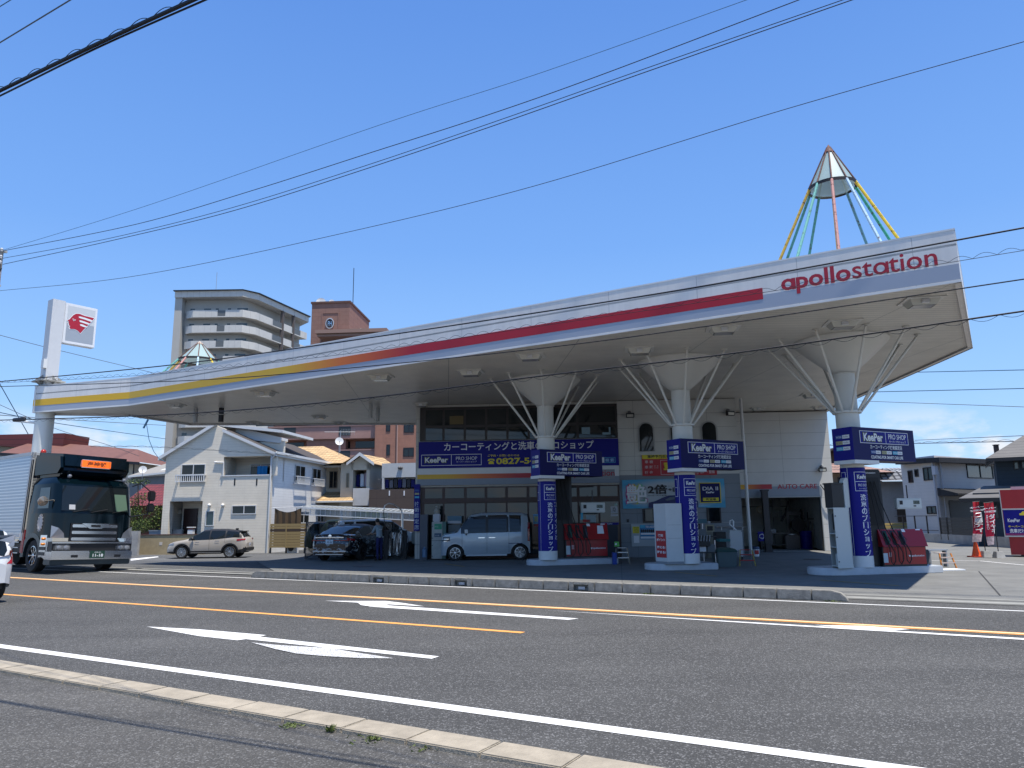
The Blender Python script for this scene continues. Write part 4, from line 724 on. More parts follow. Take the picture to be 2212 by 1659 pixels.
b.slab([(xB, zo), (xB, z2), (0, zR), (0, zo)], .0, .2); b.box(xP, 0, 0, .2, zb_, zo); b.box(xB - .02, 0, 1.6, 1.8, zb_ - .3, zR + 1); b.box(xB - .2, xB, .2, DEP, zb_ - .3, zo + .3)
b.box(xL, xL + .2, .45, DEP, -.5, zE); b.box(xL, 0, DEP - .2, DEP, -.5, zE); b.box(xd0, xd1 + .1, 1.5, 1.6, -.5, zd + .1); b.box(xB, -.2, .2, 1.6, zo, zo + .05); b.box(xB, -.2, .2, 1.6, zb_ - .85, zb_ - .8)
b.box(xL + .2, xd1, .2, 1.5, zd, zd + .05)
b.build('front_wall', CREAM, hs_, sharp=0)
b = MB(); b.box(-.2, 0, .2, DEP, -.5, zR + .1 if 0 else zE + .1); b.build('side_wall', CREAM2, hs_, sharp=0)
ROOFD = mat('slate_roof', (.065, .055, .05), .8, var=.3, vs=8, bump=.4, bs=25)
def roof_pitch(b, pts, t, m=0, m2=1):
    """a sloping slab: pts four corners, lifted by t"""
    vs = [Vector(p) for p in pts]; up = Vector((0, 0, t)); b.add(vs + [v + up for v in vs], [(3, 2, 1, 0)], m2); b.add(vs + [v + up for v in vs], [(4, 5, 6, 7)], m); b.add(vs + [v + up for v in vs], [(0, 1, 5, 4), (1, 2, 6, 5), (2, 3, 7, 6), (3, 0, 4, 7)], m2)
b = MB(); ov = .22; sl = (zA - zE) / (xA - xL)
roof_pitch(b, [(xL - .45, -ov, zE - .45 * sl), (xA + .05, -ov, zA + .05 * sl), (xA + .05, DEP + .3, zA + .05 * sl), (xL - .45, DEP + .3, zE - .45 * sl)], .22)
sr = (zR - z2) / (0 - xB)
roof_pitch(b, [(xB - .1, -ov, z2 - .1 * sr), (.35, -ov, zR + .35 * sr), (.35, DEP + .3, zR + .35 * sr), (xB - .1, DEP + .3, z2 - .1 * sr)], .2)
roof_pitch(b, [(xA, .9, zA + .05), (hh(1085, 180)[0], .9, hh(1085, 180)[1]), (hh(1085, 180)[0], 6, hh(1085, 180)[1]), (xA, 6, zA + .05)], .18)
b.slab([(xB - .1, z2 - .2), (xB - .1, zA + .1), (hh(1040, 195)[0], hh(1040, 195)[1] - .1), (hh(1040, 195)[0], z2 - .6)], 1.5, 1.7, 1)
b.build('roof', [ROOFD, SUNNY], hs_, sharp=0)
win(H, Z3(395, 420), Z3(570, 548), hs_, rail=False, d=0); a, c, e, f = H.rect(Z3(370, 495), Z3(572, 550))
b = MB(); b.box(a, c, -.3, -.24, f - .09, f); b.box(a, c, -.3, -.24, e, e + .05)
for i in range(15): x = a + (c - a) * i / 14; b.box(x - .02, x + .02, -.29, -.25, e, f - .03)
for x in (a, c - .05): b.box(x, x + .05, -.25, 0, f - .08, f); b.box(x, x + .05, -.25, 0, e, e + .05)
b.build('window_railing', SUNNY, hs_, sharp=0)
win(H, Z3(762, 718), Z3(940, 783), hs_); win(H, Z3(572, 757), Z3(634, 868), hs_, split=False, gm=mat('louvre_glass', (.05, .09, .10), .15))
Hb = H.back(1.6); win(Hb, Z3(895, 418), Z3(1048, 500), hs_, d=1.6, fm=SUNNY); win(Hb, Z3(706, 412), Z3(790, 500), hs_, d=1.6)
for x in (782, 942): a, c, e, f = H.rect(Z3(x - 5, 524), Z3(x + 5, 575)); b = MB(); b.box(a, c, -.01, .02, e, f); b.build('balcony_slot', DARKM, hs_, sharp=0)
b = MB(); b.box(xB - .15, .03, -.04, .22, zb_, zb_ + .07); b.build('balcony_coping', SUNNY, hs_, sharp=0)
Hd = H.back(1.5); a, c, e, f = Hd.rect(Z3(413, 742), Z3(512, 925)); b = MB(); b.box(a, c, 1.42, 1.5, -.5, f); 
for i in range(8): x = a + (c - a) * (i + .5) / 8; b.box(x - .008, x + .008, 1.41, 1.42, 0, f - .1)
dr = b.build('door', mat('door_brown', (.035, .012, .010), .4), hs_, sharp=0); b = MB(); b.box(a + .1, a + .14, 1.36, 1.40, .9, 1.4); b.build('handle', CHROME, dr)
b = MB(); b.box(*Hd.rect(Z3(378, 750), Z3(398, 782))[:2], 1.40, 1.5, *Hd.rect(Z3(378, 750), Z3(398, 782))[2:]); b.build('porch_lamp', mat('lamp_cream', (.6, .58, .5), .4), hs_, sharp=0)
for q in ((600, 718), (698, 718)): s_, z = hh(*q); b = MB(); b.ball((s_, -.06, z), .11, 6); b.build('vent_hood', SUNNY, hs_)
b = MB(); s_, z = hh(640, 405); s2 = hh(705, 410)[0]; b.tube([(s_, -.06, z), (s2, -.06, z - .04), (s2, -.06, zb_)], .05, 8)
xq = -.06; b.tube([(xq, -.06, zR - .1), (xq, -.06, -.4)], .05, 8); b.tube([(.35, -ov, zR + .1), (.05, -.08, zR - .25)], .05, 8); b.build('downpipe', SUNNY, hs_)
b = MB(); b.box(.3, .45, -ov, DEP + .3, zR - .02, zR + .14); b.build('gutter', SUNNY, hs_, sharp=0)
# side face windows (built in a plane along the side)
c0 = H.o; HS = Plane(c0.x, c0.y, H.a + math.pi / 2)
def side_win(p, q, rail=False):
    a, c, e, f = HS.rect(p, q); b = MB(); t = .05; x0 = 0
    for (y0, y1, z0, z1) in ((a, c, e, e + t), (a, c, f - t, f), (a, a + t, e, f), (c - t, c, e, f), ((a + c) / 2 - .02, (a + c) / 2 + .02, e, f)): b.box(x0, x0 + .06, y0, y1, z0, z1)
    fr = b.build('window', SUNNY, hs_, sharp=0); b = MB(); b.box(x0, x0 + .03, a, c, e, f); b.build('pane', GLASS, fr, sharp=0)
    if rail:
        b = MB(); h = f - e; zt, zz = e + h * .3, e - h * .15
        for z in (zt, zz): b.box(.28, .33, a - .2, c + .2, z - .05, z)
        for i in range(13): y = a - .2 + (c - a + .4) * i / 12; b.box(.29, .32, y - .02, y + .02, zz, zt)
        for y in (a - .2, c + .15): b.box(0, .3, y, y + .05, zt - .05, zt); b.box(0, .3, y, y + .05, zz - .05, zz)
        b.build('window_rail', SUNNY, fr, sharp=0)
side_win(Z3(1217, 430), Z3(1290, 545), True); side_win(Z3(1343, 452), Z3(1405, 560), True); side_win(Z3(1240, 762), Z3(1318, 848)); side_win(Z3(1378, 762), Z3(1425, 840))
t = thing('towel', 'blue towel hung over a pole on the balcony of the cream house', 'towel', on(H.back(.9), Z3(982, 497)), H.a)
a, c, e, f = H.back(.9).rect(Z3(944, 433), Z3(1018, 497)); w, h = c - a, f - e; b = MB(); n = 14
vs = [(-w / 2 + w * i / n, (.03 * math.sin(i * 1.3)) - .03, z) for z in (h, h * .5, 0) for i in range(n + 1)]; b.add(vs, [(j * (n + 1) + i, j * (n + 1) + i + 1, (j + 1) * (n + 1) + i + 1, (j + 1) * (n + 1) + i) for j in range(2) for i in range(n)]); b.build('cloth', mat('towel_blue', (.02, .22, .50), .9), t)
b = MB(); b.tube([(-1.3, 0, h + .02), (1.0, 0, h + .02)], .015, 6); b.build('pole', ALU, t)
# curtain awning by the carport
q = on(H, Z3(1160, 850), .0); t = thing('cloth_awning', 'brown cloth awning tied beside the cream house above the wooden fence', 'awning', (q.x + .1, q.y - .3, 0), H.a); a, c, e, f = Plane(q.x, q.y, H.a).rect(Z3(1115, 740), Z3(1210, 850))
b = MB(); vs = [(-.85 + 1.75 * i / 14, .05 * math.sin(i * 1.9), z + (-.25 * math.sin(i / 14 * 3.14) if z == f else 0)) for z in (f, .1) for i in range(15)]; b.add(vs, [(i, i + 1, 16 + i, 15 + i) for i in range(14)]); b.build('cloth', mat('awning_brown', (.10, .065, .035), .9, var=.2), t); b = MB(); b.tube([(-1, 0, f + .03), (1, 0, f + .06)], .025, 6); b.build('rod', SUNNY, t)
# wall, gate post, hedge wall
G = Plane(*P(*Z3(70, 1077), GZ).xy, R(-7.7)); STUC = mat('ochre_stucco', (.42, .33, .19), .9, var=.15, vs=3, bump=.4, bs=30)
g1 = G.hit(*Z3(560, 1000))[0]; zt = G.hit(*Z3(200, 935))[1]; t = thing('garden_wall', 'low ochre stucco garden wall with brown coping in front of the cream house', 'wall', G.o, G.a)
b = MB(); b.box(0, g1, 0, .18, -.5, zt); b.build('wall', STUC, t, sharp=0); b = MB(); b.box(-.02, g1, -.03, .21, zt, zt + .05); b.build('coping', mat('coping_brown', (.10, .05, .04), .8), t, sharp=0)
a, c, e, f = G.rect(Z3(235, 985), Z3(256, 1008)); b = MB(); b.box(a, c, -.01, 0, e, f); b.build('wall_niche', mat('niche_white', (.6, .55, .48), .6), t, sharp=0)
q = P(*Z3(240, 1077)); q = G.o + G.e * G.hit(*Z3(458, 925))[0] + G.n * .1 + Vector((0, 0, zt + .05)); b = MB(); b.box(-.17, .17, -.12, .12, .0, .26, 0); b.box(-.14, .14, -.12, .12, .26, .38, 1); b.box(-.22, .22, -.15, .15, .38, .44, 0); tag(b.build('mailbox', [SUNNY, mat('box_red', (.15, .03, .02), .5)], loc=q, rz=G.a), 'white mailbox on the garden wall before the dark front door', 'mailbox')
K = Plane(*P(*Z3(0, 1085), GZ).xy, R(-7.7)); b = MB(); s1_ = K.hit(*Z3(78, 1000))[0]; b.box(-3, s1_, 0, .2, -.5, K.hit(*Z3(30, 905))[1]); b.box(s1_ + .02, K.hit(*Z3(160, 1000))[0], 3.4, 3.6, -.5, K.hit(*Z3(30, 900))[1]); o = b.build('block_wall', CONC, loc=K.o, rz=K.a, sharp=0); tag(o, 'grey concrete block wall beside the ochre garden wall, behind the truck', 'wall')
q = on(G.back(2), Z3(228, 905)); b = MB(); b.box(-.45, .45, -.3, .3, -1, 0); b.box(-.48, .48, -.33, .33, 0, .06); tag(b.build('storage_box', mat('bin_grey', (.22, .25, .28), .5), loc=q, rz=G.a), 'grey storage box behind the garden wall, left of the porch', 'box')
# ---------------- tiled house behind
T = Plane(*(P(*Z3(1480, 1000), 0).xy), 0); t0 = D(*Z3(1480, 1000), 57.0); T = Plane(t0.x, 57.0, R(-7.7)); th = thing('tiled_house', 'cream two storey house with yellow-orange tiled hip roofs behind the carport', 'house', T.o, T.a); tt = lambda X, Y: T.hit(*Z3(X, Y))
TILE = lines_mat('yellow_roof_tiles', (.58, .40, .20), (.24, .14, .07), 2, .20, .22, .7, var=.35, bump=.8, cross=(0, .3, .08))
CRM2 = mat('cream_render', (.66, .58, .44), .8, var=.08, vs=2)
b = MB(); x0, x1 = tt(1455, 600)[0], tt(1590, 600)[0]; zr = tt(1500, 425)[1]; x2 = tt(1795, 600)[0]; zl_ = tt(1500, 640)[1]
b.box(x0 - 4, x1, 0, 8, 0, zr); b.box(x1, x2, -1.5, 6, tt(1700, 610)[1] + 1.2, zr - .1) if 0 else None
zp0 = tt(1700, 600)[1]; b.box(x1, tt(1680, 500)[0], -1.2, 6, 0, zr); b.box(tt(1680, 500)[0], x2, 1.2, 6, 0, zr); b.box(tt(1775, 500)[0], x2, -1.2, 1.2, zp0, zr); b.slab([(tt(1680, 0)[0], tt(1680, 470)[1]), (x2, tt(1680, 470)[1]), (x2, zr), ((tt(1680, 0)[0] + x2) / 2, tt(1750, 370)[1]), (tt(1680, 0)[0], zr)], -1.2, -1.0); b.build('wall', CRM2, th, sharp=0)
b = MB(); b.box(tt(1690, 600)[0], x2 + .1, -1.5, 1.2, tt(1760, 722)[1], zp0); b.build('balcony', mat('balcony_white', (.55, .55, .54), .8, var=.08), th, sharp=0)
b = MB(); A_, B_, C_, D_ = tt(1220, 290), tt(1280, 288), tt(1500, 360), tt(1600, 425); xa = tt(1180, 300)[0]
b.add([(xa - 4, -.6, zr - .1), (x1 + .2, -.6, zr - .1), (x1 + .2, 8.5, zr - .1), (xa - 4, 8.5, zr - .1), (B_[0] - 2.5, 3.8, B_[1] + .35), (B_[0] + .1, 3.8, B_[1] + .35)], [(0, 1, 5, 4), (1, 2, 5), (2, 3, 4, 5), (3, 0, 4)])
pz = tt(1755, 352)[1]; xm = (tt(1670, 0)[0] + x2) / 2 + .15; xe = x2 + .5; xs_ = tt(1590, 430)[0]
b.add([(xs_ - .3, -1.7, zr), (xs_ + .35, -1.7, zr), (xm - .15, -1.7, pz - .05), (xm, 4, pz + .1), (xe, -1.7, zr - .1), (xe, 5, zr - .1), (xs_ - 1.2, 4, pz + .1), (xs_ - 2.2, -.5, zr)], [(2, 4, 5, 3), (1, 2, 3, 6), (0, 1, 6), (7, 0, 6)])
lz0, lz1 = tt(1500, 690)[1], tt(1480, 622)[1]; b.add([(x0 - 1, -1.9, lz0), (tt(1700, 690)[0], -1.9, lz0), (x1 + .9, .0, lz1), (x0 - 1, 0, lz1)], [(0, 1, 2, 3)]); b.build('roof', TILE, th, sharp=0)
b = MB(); b.box(x0 - 1, tt(1700, 690)[0], -1.95, -1.85, lz0 - .12, lz0); b.box(x0 - 1, x1 + .2, -.7, -.6, zr - .25, zr - .1); b.tube([(x1 - .4, -.7, zr - .2), (x1 - .4, -.1, zr - .6), (x1 - .4, -.1, 0)], .05, 6); b.add([(tt(1680, 0)[0] - .2, -1.72, zr - .2), (xm, -1.72, pz - .2), (xe, -1.72, zr - .25), (xe, -1.72, zr - .02), (xm, -1.72, pz + .06), (tt(1680, 0)[0] - .2, -1.72, zr)], [(0, 1, 4, 5), (1, 2, 3, 4)]); b.build('eaves_trim', SUNNY, th, sharp=0)
win(T, Z3(1468, 470), Z3(1530, 595), th, fm=mat('frame_tan', (.3, .25, .17), .5)); win(T.back(-1.2), Z3(1592, 485), Z3(1612, 590), th, d=-1.2, split=False, fm=mat('frame_tan', (.3, .25, .17), .5), gm=mat('pane_tan', (.2, .18, .13), .3))
win(T, Z3(1640, 795), Z3(1662, 832), th, split=False); win(T, Z3(1668, 795), Z3(1690, 832), th, split=False)
t = thing('laundry', 'white and dark laundry hanging on the tiled house balcony', 'laundry', on(T.back(-.6), Z3(1705, 592)), T.a); 
for i, m_ in enumerate((BLUED, LWHITE, mat('laundry_pink', (.5, .4, .45), .9))): b = MB(); b.box(-.45 + i * .32, -.18 + i * .32, -.02, .02, .1, 1.0 + .05 * i); b.build('garment', m_, t, bevel=.01)
# dish antennas
def dish(loc, r, label, pole=1.0, rz=0.3, mast=False):
    t = thing('satellite_dish', label, 'satellite dish', loc, rz, 'white satellite dishes'); Mr = Matrix.Rotation(R(75), 4, 'X'); Mt = Matrix.Translation((0, 0, pole)) @ Mr
    b = MB(); b.lathe([(1e-5, -.15 * r), (r * .5, -.11 * r), (r * .85, .0), (r, .1 * r), (r * .86, .02), (1e-5, -.12 * r)], 24, 0, M=Mt); b.build('dish', SUNNY, t)
    b = MB(); b.tube([(0, .08 * r, 0), (0, .1 * r, pole)], .025, 6); b.tube([(0, 0, pole - r * .9), (0, -r * .8, pole)], .02, 6); b.build('mount', TIN, t); return t
q = D(*Z3(1538, 350), 56.0); dish(q, .31, 'white round dish on a mast above the yellow tiled roof', 1.0)
b = MB(); z = 1.75; b.tube([(0, 0, .2), (0, 0, z + .1)], .03, 6); b.tube([(-1.2, 0, z), (1.1, 0, z)], .02, 6)
for i in range(9): x = .1 + i * .12; b.tube([(x, 0, z - .25), (x, 0, z + .25)], .008, 4)
for i in range(6): x = -1.1 + i * .2; b.tube([(x, 0, z - .06), (x, 0, z + .06)], .008, 4)
tag(b.build('tv_antenna', TIN, loc=q + Vector((0, .3, 0)), rz=.1), 'comb shaped television antenna on the mast over the yellow tiled roof', 'antenna')
# ---------------- white garage house + brown wall, right behind carport
q = D(*Z3(1960, 900), 55); J = Plane(q.x, 55, R(-7.7)); jh = thing('white_terrace_house', 'white house part with roofed terrace of laundry above a dark brown wall', 'house', J.o, J.a)
b = MB(); a, c, e, f = J.rect(Z3(1850, 412), Z3(2110, 515)); b.box(a, c + 4, 0, 4, e, f); a2, c2, e2, f2 = J.rect(Z3(1850, 512), Z3(1866, 605)); b.box(a2, c2, 0, 4, e2, f2); b.box(a, c + 4, 3.8, 4, e2, e); b.build('wall', mat('white_render', (.50, .51, .50), .8, var=.05), jh, sharp=0)
b = MB(); a, c, e, f = J.rect(Z3(1822, 603), Z3(2110, 850)); b.box(a - .5, c + 4, -.6, 4, 0, f); b.build('lower_wall', lines_mat('brown_wall', (.085, .062, .052), (.05, .035, .03), 2, .8, .03, .8, bump=.3, cross=(0, 1.4, .01)), jh, sharp=0)
win(J.back(3.8), Z3(2025, 548), Z3(2078, 600), jh, d=3.8)
for x in (1905, 2012): a, c, e, f = J.back(-.6).rect(Z3(x - 4, 612), Z3(x + 4, 648)); b = MB(); b.box(a, c, -.62, -.59, e, f); b.build('wall_slot', LWHITE, jh, sharp=0)
for x in (1978, 1993): s_, z = J.hit(*Z3(x, 447)); b = MB(); b.ball((s_, -.1, z), .12, 6); b.build('vent_hood', mat('vent_dark', (.1, .1, .1), .5), jh)
t = thing('laundry', 'dark row of laundry on hangers in the white terrace house', 'laundry', on(J.back(.2), Z3(1985, 600)), J.a)
for i in range(9): b = MB(); h = .55 + .15 * random.random(); b.box(-1.5 + i * .33, -1.24 + i * .33, -.03, .03, .1, .1 + h); b.build('garment', (DARKM, BLUED, mat('laundry_grey', (.15, .15, .16), .9))[i % 3], t, bevel=.01)
b = MB(); b.tube([(-1.7, 0, .75), (1.7, 0, .75)], .015, 6); b.build('pole', ALU, t)
# ---------------- carport
q = P(*Z3(1300, 1080)); CPY = 48; cpA = D(*Z3(1230, 735), CPY); cpB = D(*Z3(2090, 775), 44.0); t = thing('carport', 'long white carport with clear roof and slim posts between the house and the glazed office', 'carport', (0, 0, 0))
WC = mat('carport_white', (.66, .67, .66), .4); clear = mat('carport_sheet', (.45, .50, .5), .15, alpha=.45)
dv = (cpB - cpA); b = MB(); b.tube([cpA, cpB], .07, 4); b.tube([cpA + Vector((0, 3, .2)), cpB + Vector((0, 3, .2))], .05, 4); b.tube([cpA - Vector((0, 0, .42)), cpB - Vector((0, 0, .42))], .04, 4); b.build('beam', WC, t, sharp=0)
b = MB(); b.add([cpA, cpB, cpB + Vector((0, 3, .2)), cpA + Vector((0, 3, .2))], [(0, 1, 2, 3)]); b.add([cpA, cpB, cpB - Vector((0, 0, .42)), cpA - Vector((0, 0, .42))], [(0, 1, 2, 3)]); b.build('roof_sheet', clear, t, sharp=0)
for i in range(24): b = MB(); p = cpA + dv * i / 23; b.tube([p, p - Vector((0, 0, .42))], .02, 4); b.tube([p, p + Vector((0, 3, .2))], .02, 4); b.build('rib', WC, t, sharp=0)
for X in (1240, 1560, 1845, 2000): p = D(*Z3(X, 750), cpA.y + dv.y * (X - 1230) / 860); b = MB(); b.box(p.x - .06, p.x + .06, p.y - .06, p.y + .06, -.4, p.z); b.build('post', WC, t, sharp=0)
# ---------------- wooden slat fence
f0, f1 = P(*Z3(1030, 1068), GZ), P(*Z3(1290, 1068), GZ); FN = Plane(f0.x, f0.y, math.atan2((f1 - f0).y, (f1 - f0).x)); fl_ = (f1 - f0).length; t = thing('slat_fence', 'tan wooden slat fence on dark posts with one dark slat, right of the cream house', 'fence', (f0.x, f0.y, 0), FN.a)
zf1, zf0 = FN.hit(*Z3(1150, 852))[1], FN.hit(*Z3(1150, 1028))[1]; xf1 = FN.hit(*Z3(1303, 940))[0]; WOOD = mat('fence_wood', (.36, .25, .10), .7, var=.2, vs=6, stretch=(1, 1, 8)); n = 9
for i in range(n): b = MB(); h = (zf1 - zf0) / n; b.box(0, xf1, 0, .03, zf0 + i * h + .02, zf0 + (i + 1) * h); b.build('slat', WOOD if i != 6 else mat('dark_slat', (.06, .035, .02), .6), t, sharp=0)
for x in (.02, xf1 * .43, xf1 * .93): b = MB(); b.box(x, x + .07, .04, .11, -.4, zf1); b.box(x, x + .07, -.02, 0, zf0, zf1, 1) if x > .5 and x < 1.6 else None; b.build('post', [BLACK, WOOD], t, sharp=0)
b = MB(); b.box(.8, 1.5, .6, .95, 0, .6); b.lathe([(.2, 0), (.2, .01)], 16, 1, M=Matrix.Translation((1.15, .6, .3)) @ Matrix.Rotation(R(90), 4, 'X')); tag(b.build('air_conditioner', [SUNNY, DARKM], loc=f0, rz=FN.a), 'white air conditioner unit low behind the slat fence', 'air conditioner')
# ---------------- apartment towers
def tower_mats():
    pass
APT = mat('tower_render', (.47, .45, .405), .85, var=.06, vs=.3); APT2 = lines_mat('tower_balcony', (.62, .60, .55), (.5, .48, .44), 0, 1.2, .05, .85, var=.08); APD = mat('tower_recess', (.20, .19, .17), .85)
Y0 = 139.0; A_ = D(*Z5b(185, 108), Y0); B_ = D(*Z5b(790, 85), Y0); C_ = D(*Z5b(1220, 330), 158.0); ztop = (A_.z + B_.z) / 2
tw = thing('apartment_tower', 'tall grey fifteen storey apartment block with wrapping pale balconies, far behind the canopy', 'apartment block', (A_.x, Y0, 0), 0); lx = B_.x - A_.x; cx_, cy_ = C_.x - A_.x, C_.y - Y0
pl_ = Plane(A_.x, Y0, 0); fh = pl_.hit(*Z5b(500, 242))[1] - pl_.hit(*Z5b(500, 363))[1]; z0b = pl_.hit(*Z5b(500, 242))[1]
ch = 3.2; body = [(0, 0), (lx - 2, 0), (lx, ch * .7), (cx_, cy_), (cx_ - 8, cy_ + 10), (0, 18)]
ins = [(2.2, 1.6), (lx - 2.6, 1.6), (lx - 1.6, 2.6), (cx_ - 1.6, cy_ + .6), (cx_ - 8, cy_ + 9), (.0, 18), (0, 1.6)]
b = MB(); b.prism(ins, 0, ztop - 1); b.box(0, 1.4, 0, 1.6, 0, ztop - 1.0); b.build('wall', APT, tw, sharp=0)
roofp = [(0, -.3), (lx - 1.6, -.5), (lx + .6, 1.9), (cx_ + .5, cy_), (cx_ - 8, cy_ + 10), (0, 18)]; b = MB(); b.prism(roofp, ztop - 1.2, ztop); b.build('roof', APT2, tw, sharp=0)
b = MB(); b.prism([(-.2, -.7), (lx - 1.5, -.8), (lx + .9, 1.7), (cx_ + .9, cy_), (cx_ - 8, cy_ + 10.2), (-.2, 18.2)], ztop, ztop + .18); b.build('roof_edge', DARKM, tw, sharp=0)
outer = [(2.0, .9), (3.6, 0), (lx - 1.6, 0), (lx + .4, 2.0), (cx_ + .3, cy_ - .3)]
def band(b, pts, z0, z1, th, m=0):
    for (x0, y0), (x1, y1) in zip(pts, pts[1:]):
        d = Vector((x1 - x0, y1 - y0)); n = Vector((-d.y, d.x)).normalized() * th; b.prism([(x0, y0), (x1, y1), (x1 + n.x, y1 + n.y), (x0 + n.x, y0 + n.y)], z0, z1, m)
lerp = lambda p, q, t: (p[0] + (q[0] - p[0]) * t, p[1] + (q[1] - p[1]) * t); WGL = mat('tower_window', (.045, .06, .06), .1, spec=.8); RAILM = mat('tower_railing', (.13, .14, .14), .5)
for k in range(15):
    zt = z0b - k * fh
    if zt < 2: break
    g = lambda X: pl_.hit(*Z5b(X, 200))[0]
    b = MB(); s1_, s2_ = g(520), g(582); band(b, [(2.0, .9), (3.6, 0), (s1_, 0)], zt - 1.25, zt, .15); band(b, [(s2_, 0), (lx - 1.6, 0), (lx + .4, 2.0), lerp(outer[3], outer[4], .30)], zt - 1.25, zt, .15)
    band(b, [lerp(outer[3], outer[4], .50), lerp(outer[3], outer[4], .68)], zt - 1.25, zt, .15); band(b, [lerp(outer[3], outer[4], .86), outer[4]], zt - 1.25, zt, .15)
    b.prism([(2.0, .9), (3.6, 0), (lx - 1.6, 0), (lx + .4, 2.0), outer[4], (cx_ - 2, cy_), (lx - 2, 3), (2.0, 2)], zt - 1.45, zt - 1.25); b.build('balcony', APT2, tw, sharp=0)
    for pr_ in ([(s1_, .05), (s2_, .05)], [lerp(outer[3], outer[4], .30), lerp(outer[3], outer[4], .50)], [lerp(outer[3], outer[4], .68), lerp(outer[3], outer[4], .86)]): b = MB(); band(b, pr_, zt - 1.2, zt - .1, .05); b.build('balcony_railing', RAILM, tw, sharp=0)
    if k < 11:
        for x0, x1 in ((275, 312), (385, 440), (478, 500), (575, 600), (650, 735)):
            b = MB(); b.box(g(x0), g(x1), 1.55, 1.62, zt - 1.2, zt + .75); b.build('window', WGL, tw, sharp=0)
        p0, p1 = lerp(outer[3], outer[4], .2), lerp(outer[3], outer[4], .45)
b = MB()
for t_ in (.5, .84): p = lerp(outer[3], outer[4], t_ if t_ == .5 else .72); b.box(p[0] - .5, p[0] + .1, p[1] - .3, p[1] + .3, 0, ztop - 1)
b.build('side_pillar', DARKM if 0 else mat('pillar_brown', (.12, .10, .09), .7), tw, sharp=0)
b = MB(); p = Vector((g(395), 6, ztop)); b.tube([p, p + Vector((0, 0, 6))], .05, 5); b.build('roof_aerial', TIN, tw, sharp=0)
# brick tower block
BRK = lines_mat('brown_tile', (.27, .15, .115), (.20, .10, .075), 2, .55, .05, .8, var=.14, cross=(0, .9, .02)); BRK2 = lines_mat('salmon_tile', (.36, .17, .115), (.28, .14, .10), 2, .5, .05, .8, var=.12, cross=(0, .9, .02)); PINK = mat('pink_parapet', (.38, .22, .185), .85, var=.12, vs=.8)
Y1 = 92.0; q0 = D(*Z5b(1260, 300), Y1); BP = Plane(q0.x, Y1, R(-4)); bt = thing('brick_apartments', 'brown tiled apartment block with a square clock-like tower and salmon balconies', 'apartment block', BP.o, BP.a); g = lambda X, Y: BP.hit(*Z5b(X, Y))
xr = g(1560, 300)[0]; ztp = g(1400, 190)[1]; dep = 9.5
b = MB(); b.box(0, xr, 0, dep, 0, ztp); b.build('tower_wall', BRK, bt, sharp=0); b = MB(); b.box(-.12, xr + .12, -.12, dep + .1, ztp, ztp + .25); b.build('tower_cap', mat('cap_brown', (.12, .06, .045), .7), bt, sharp=0)
a, c, e, f = BP.rect(Z5b(1338, 260), Z5b(1478, 470)); b = MB(); frame_rect(b, a, c, e - 3, f, .15, -.06, 0); b.build('wall_moulding', BRK, bt, sharp=0)
Mr = Matrix.Rotation(R(90), 4, 'X')
for (X, Y), side in (((1406, 350), 0), ((1634, 375), 1)):
    s_, z = g(X, Y) if not side else (xr, g(1560, 350)[1]); M_ = Matrix.Translation((s_, -.03, z)) @ Mr if not side else Matrix.Translation((xr + .03, dep * .55, z)) @ Matrix.Rotation(R(90), 4, 'Z') @ Mr
    b = MB(); b.lathe([(.55, 0), (.55, .1), (.45, .12), (.45, 0)], 28, 0, M=M_ @ Matrix.Diagonal((1, 1.35, 1, 1)).to_4x4() if 0 else M_ @ Matrix.Diagonal((1.0, 1.3, 1, 1))); b.build('round_emblem', mat('emblem_silver', (.6, .58, .55), .35, .6), bt)
    b = MB(); b.lathe([(.46, 0), (.46, .02), (1e-5, .03)], 28, 0, M=M_ @ Matrix.Diagonal((1.0, 1.3, 1, 1))); b.text('PH', (0, 0, .035), .5, .6, 1, .01, 0, M_, (0, 1, 0), (1, 0, 0)); b.build('emblem_face', [mat('emblem_dark', (.03, .02, .02), .4), CHROME], bt)
b = MB(); b.text('P.H', (xr + .05, dep * .3, g(1560, 425)[1]), 1.4, 1.1, 0, .05, 0, None, (0, 0, 1), (0, 1, 0)); b.build('letters', SUNNY, bt)
a, c, e, f = BP.rect(Z5b(1340, 432), Z5b(1830, 480)); b = MB(); b.box(a, c + 1, -2.5, 1, f - .45, f); b.box(a + .2, c + 1, -2.2, 1, e, f - .5); b.build('lower_cornice', mat('cornice', (.30, .19, .15), .8), bt, sharp=0)
b = MB(); k = (lambda X, Y: BP.hit(*Z3(X, Y))); xk0, xk1 = k(1045, 200)[0] + 5.8, k(1815, 200)[0]; zt_w = g(1200, 545)[1]; b.box(xk0 - 6, xk1, 1.2, 12, 0, zt_w); b.box(xk1, k(2200, 200)[0] + 10, -1, 12, 0, zt_w); b.build('wall', BRK2, bt, sharp=0)
fz = k(1500, 150)[1] - k(1500, 325)[1]; zt0 = k(1500, 150)[1]
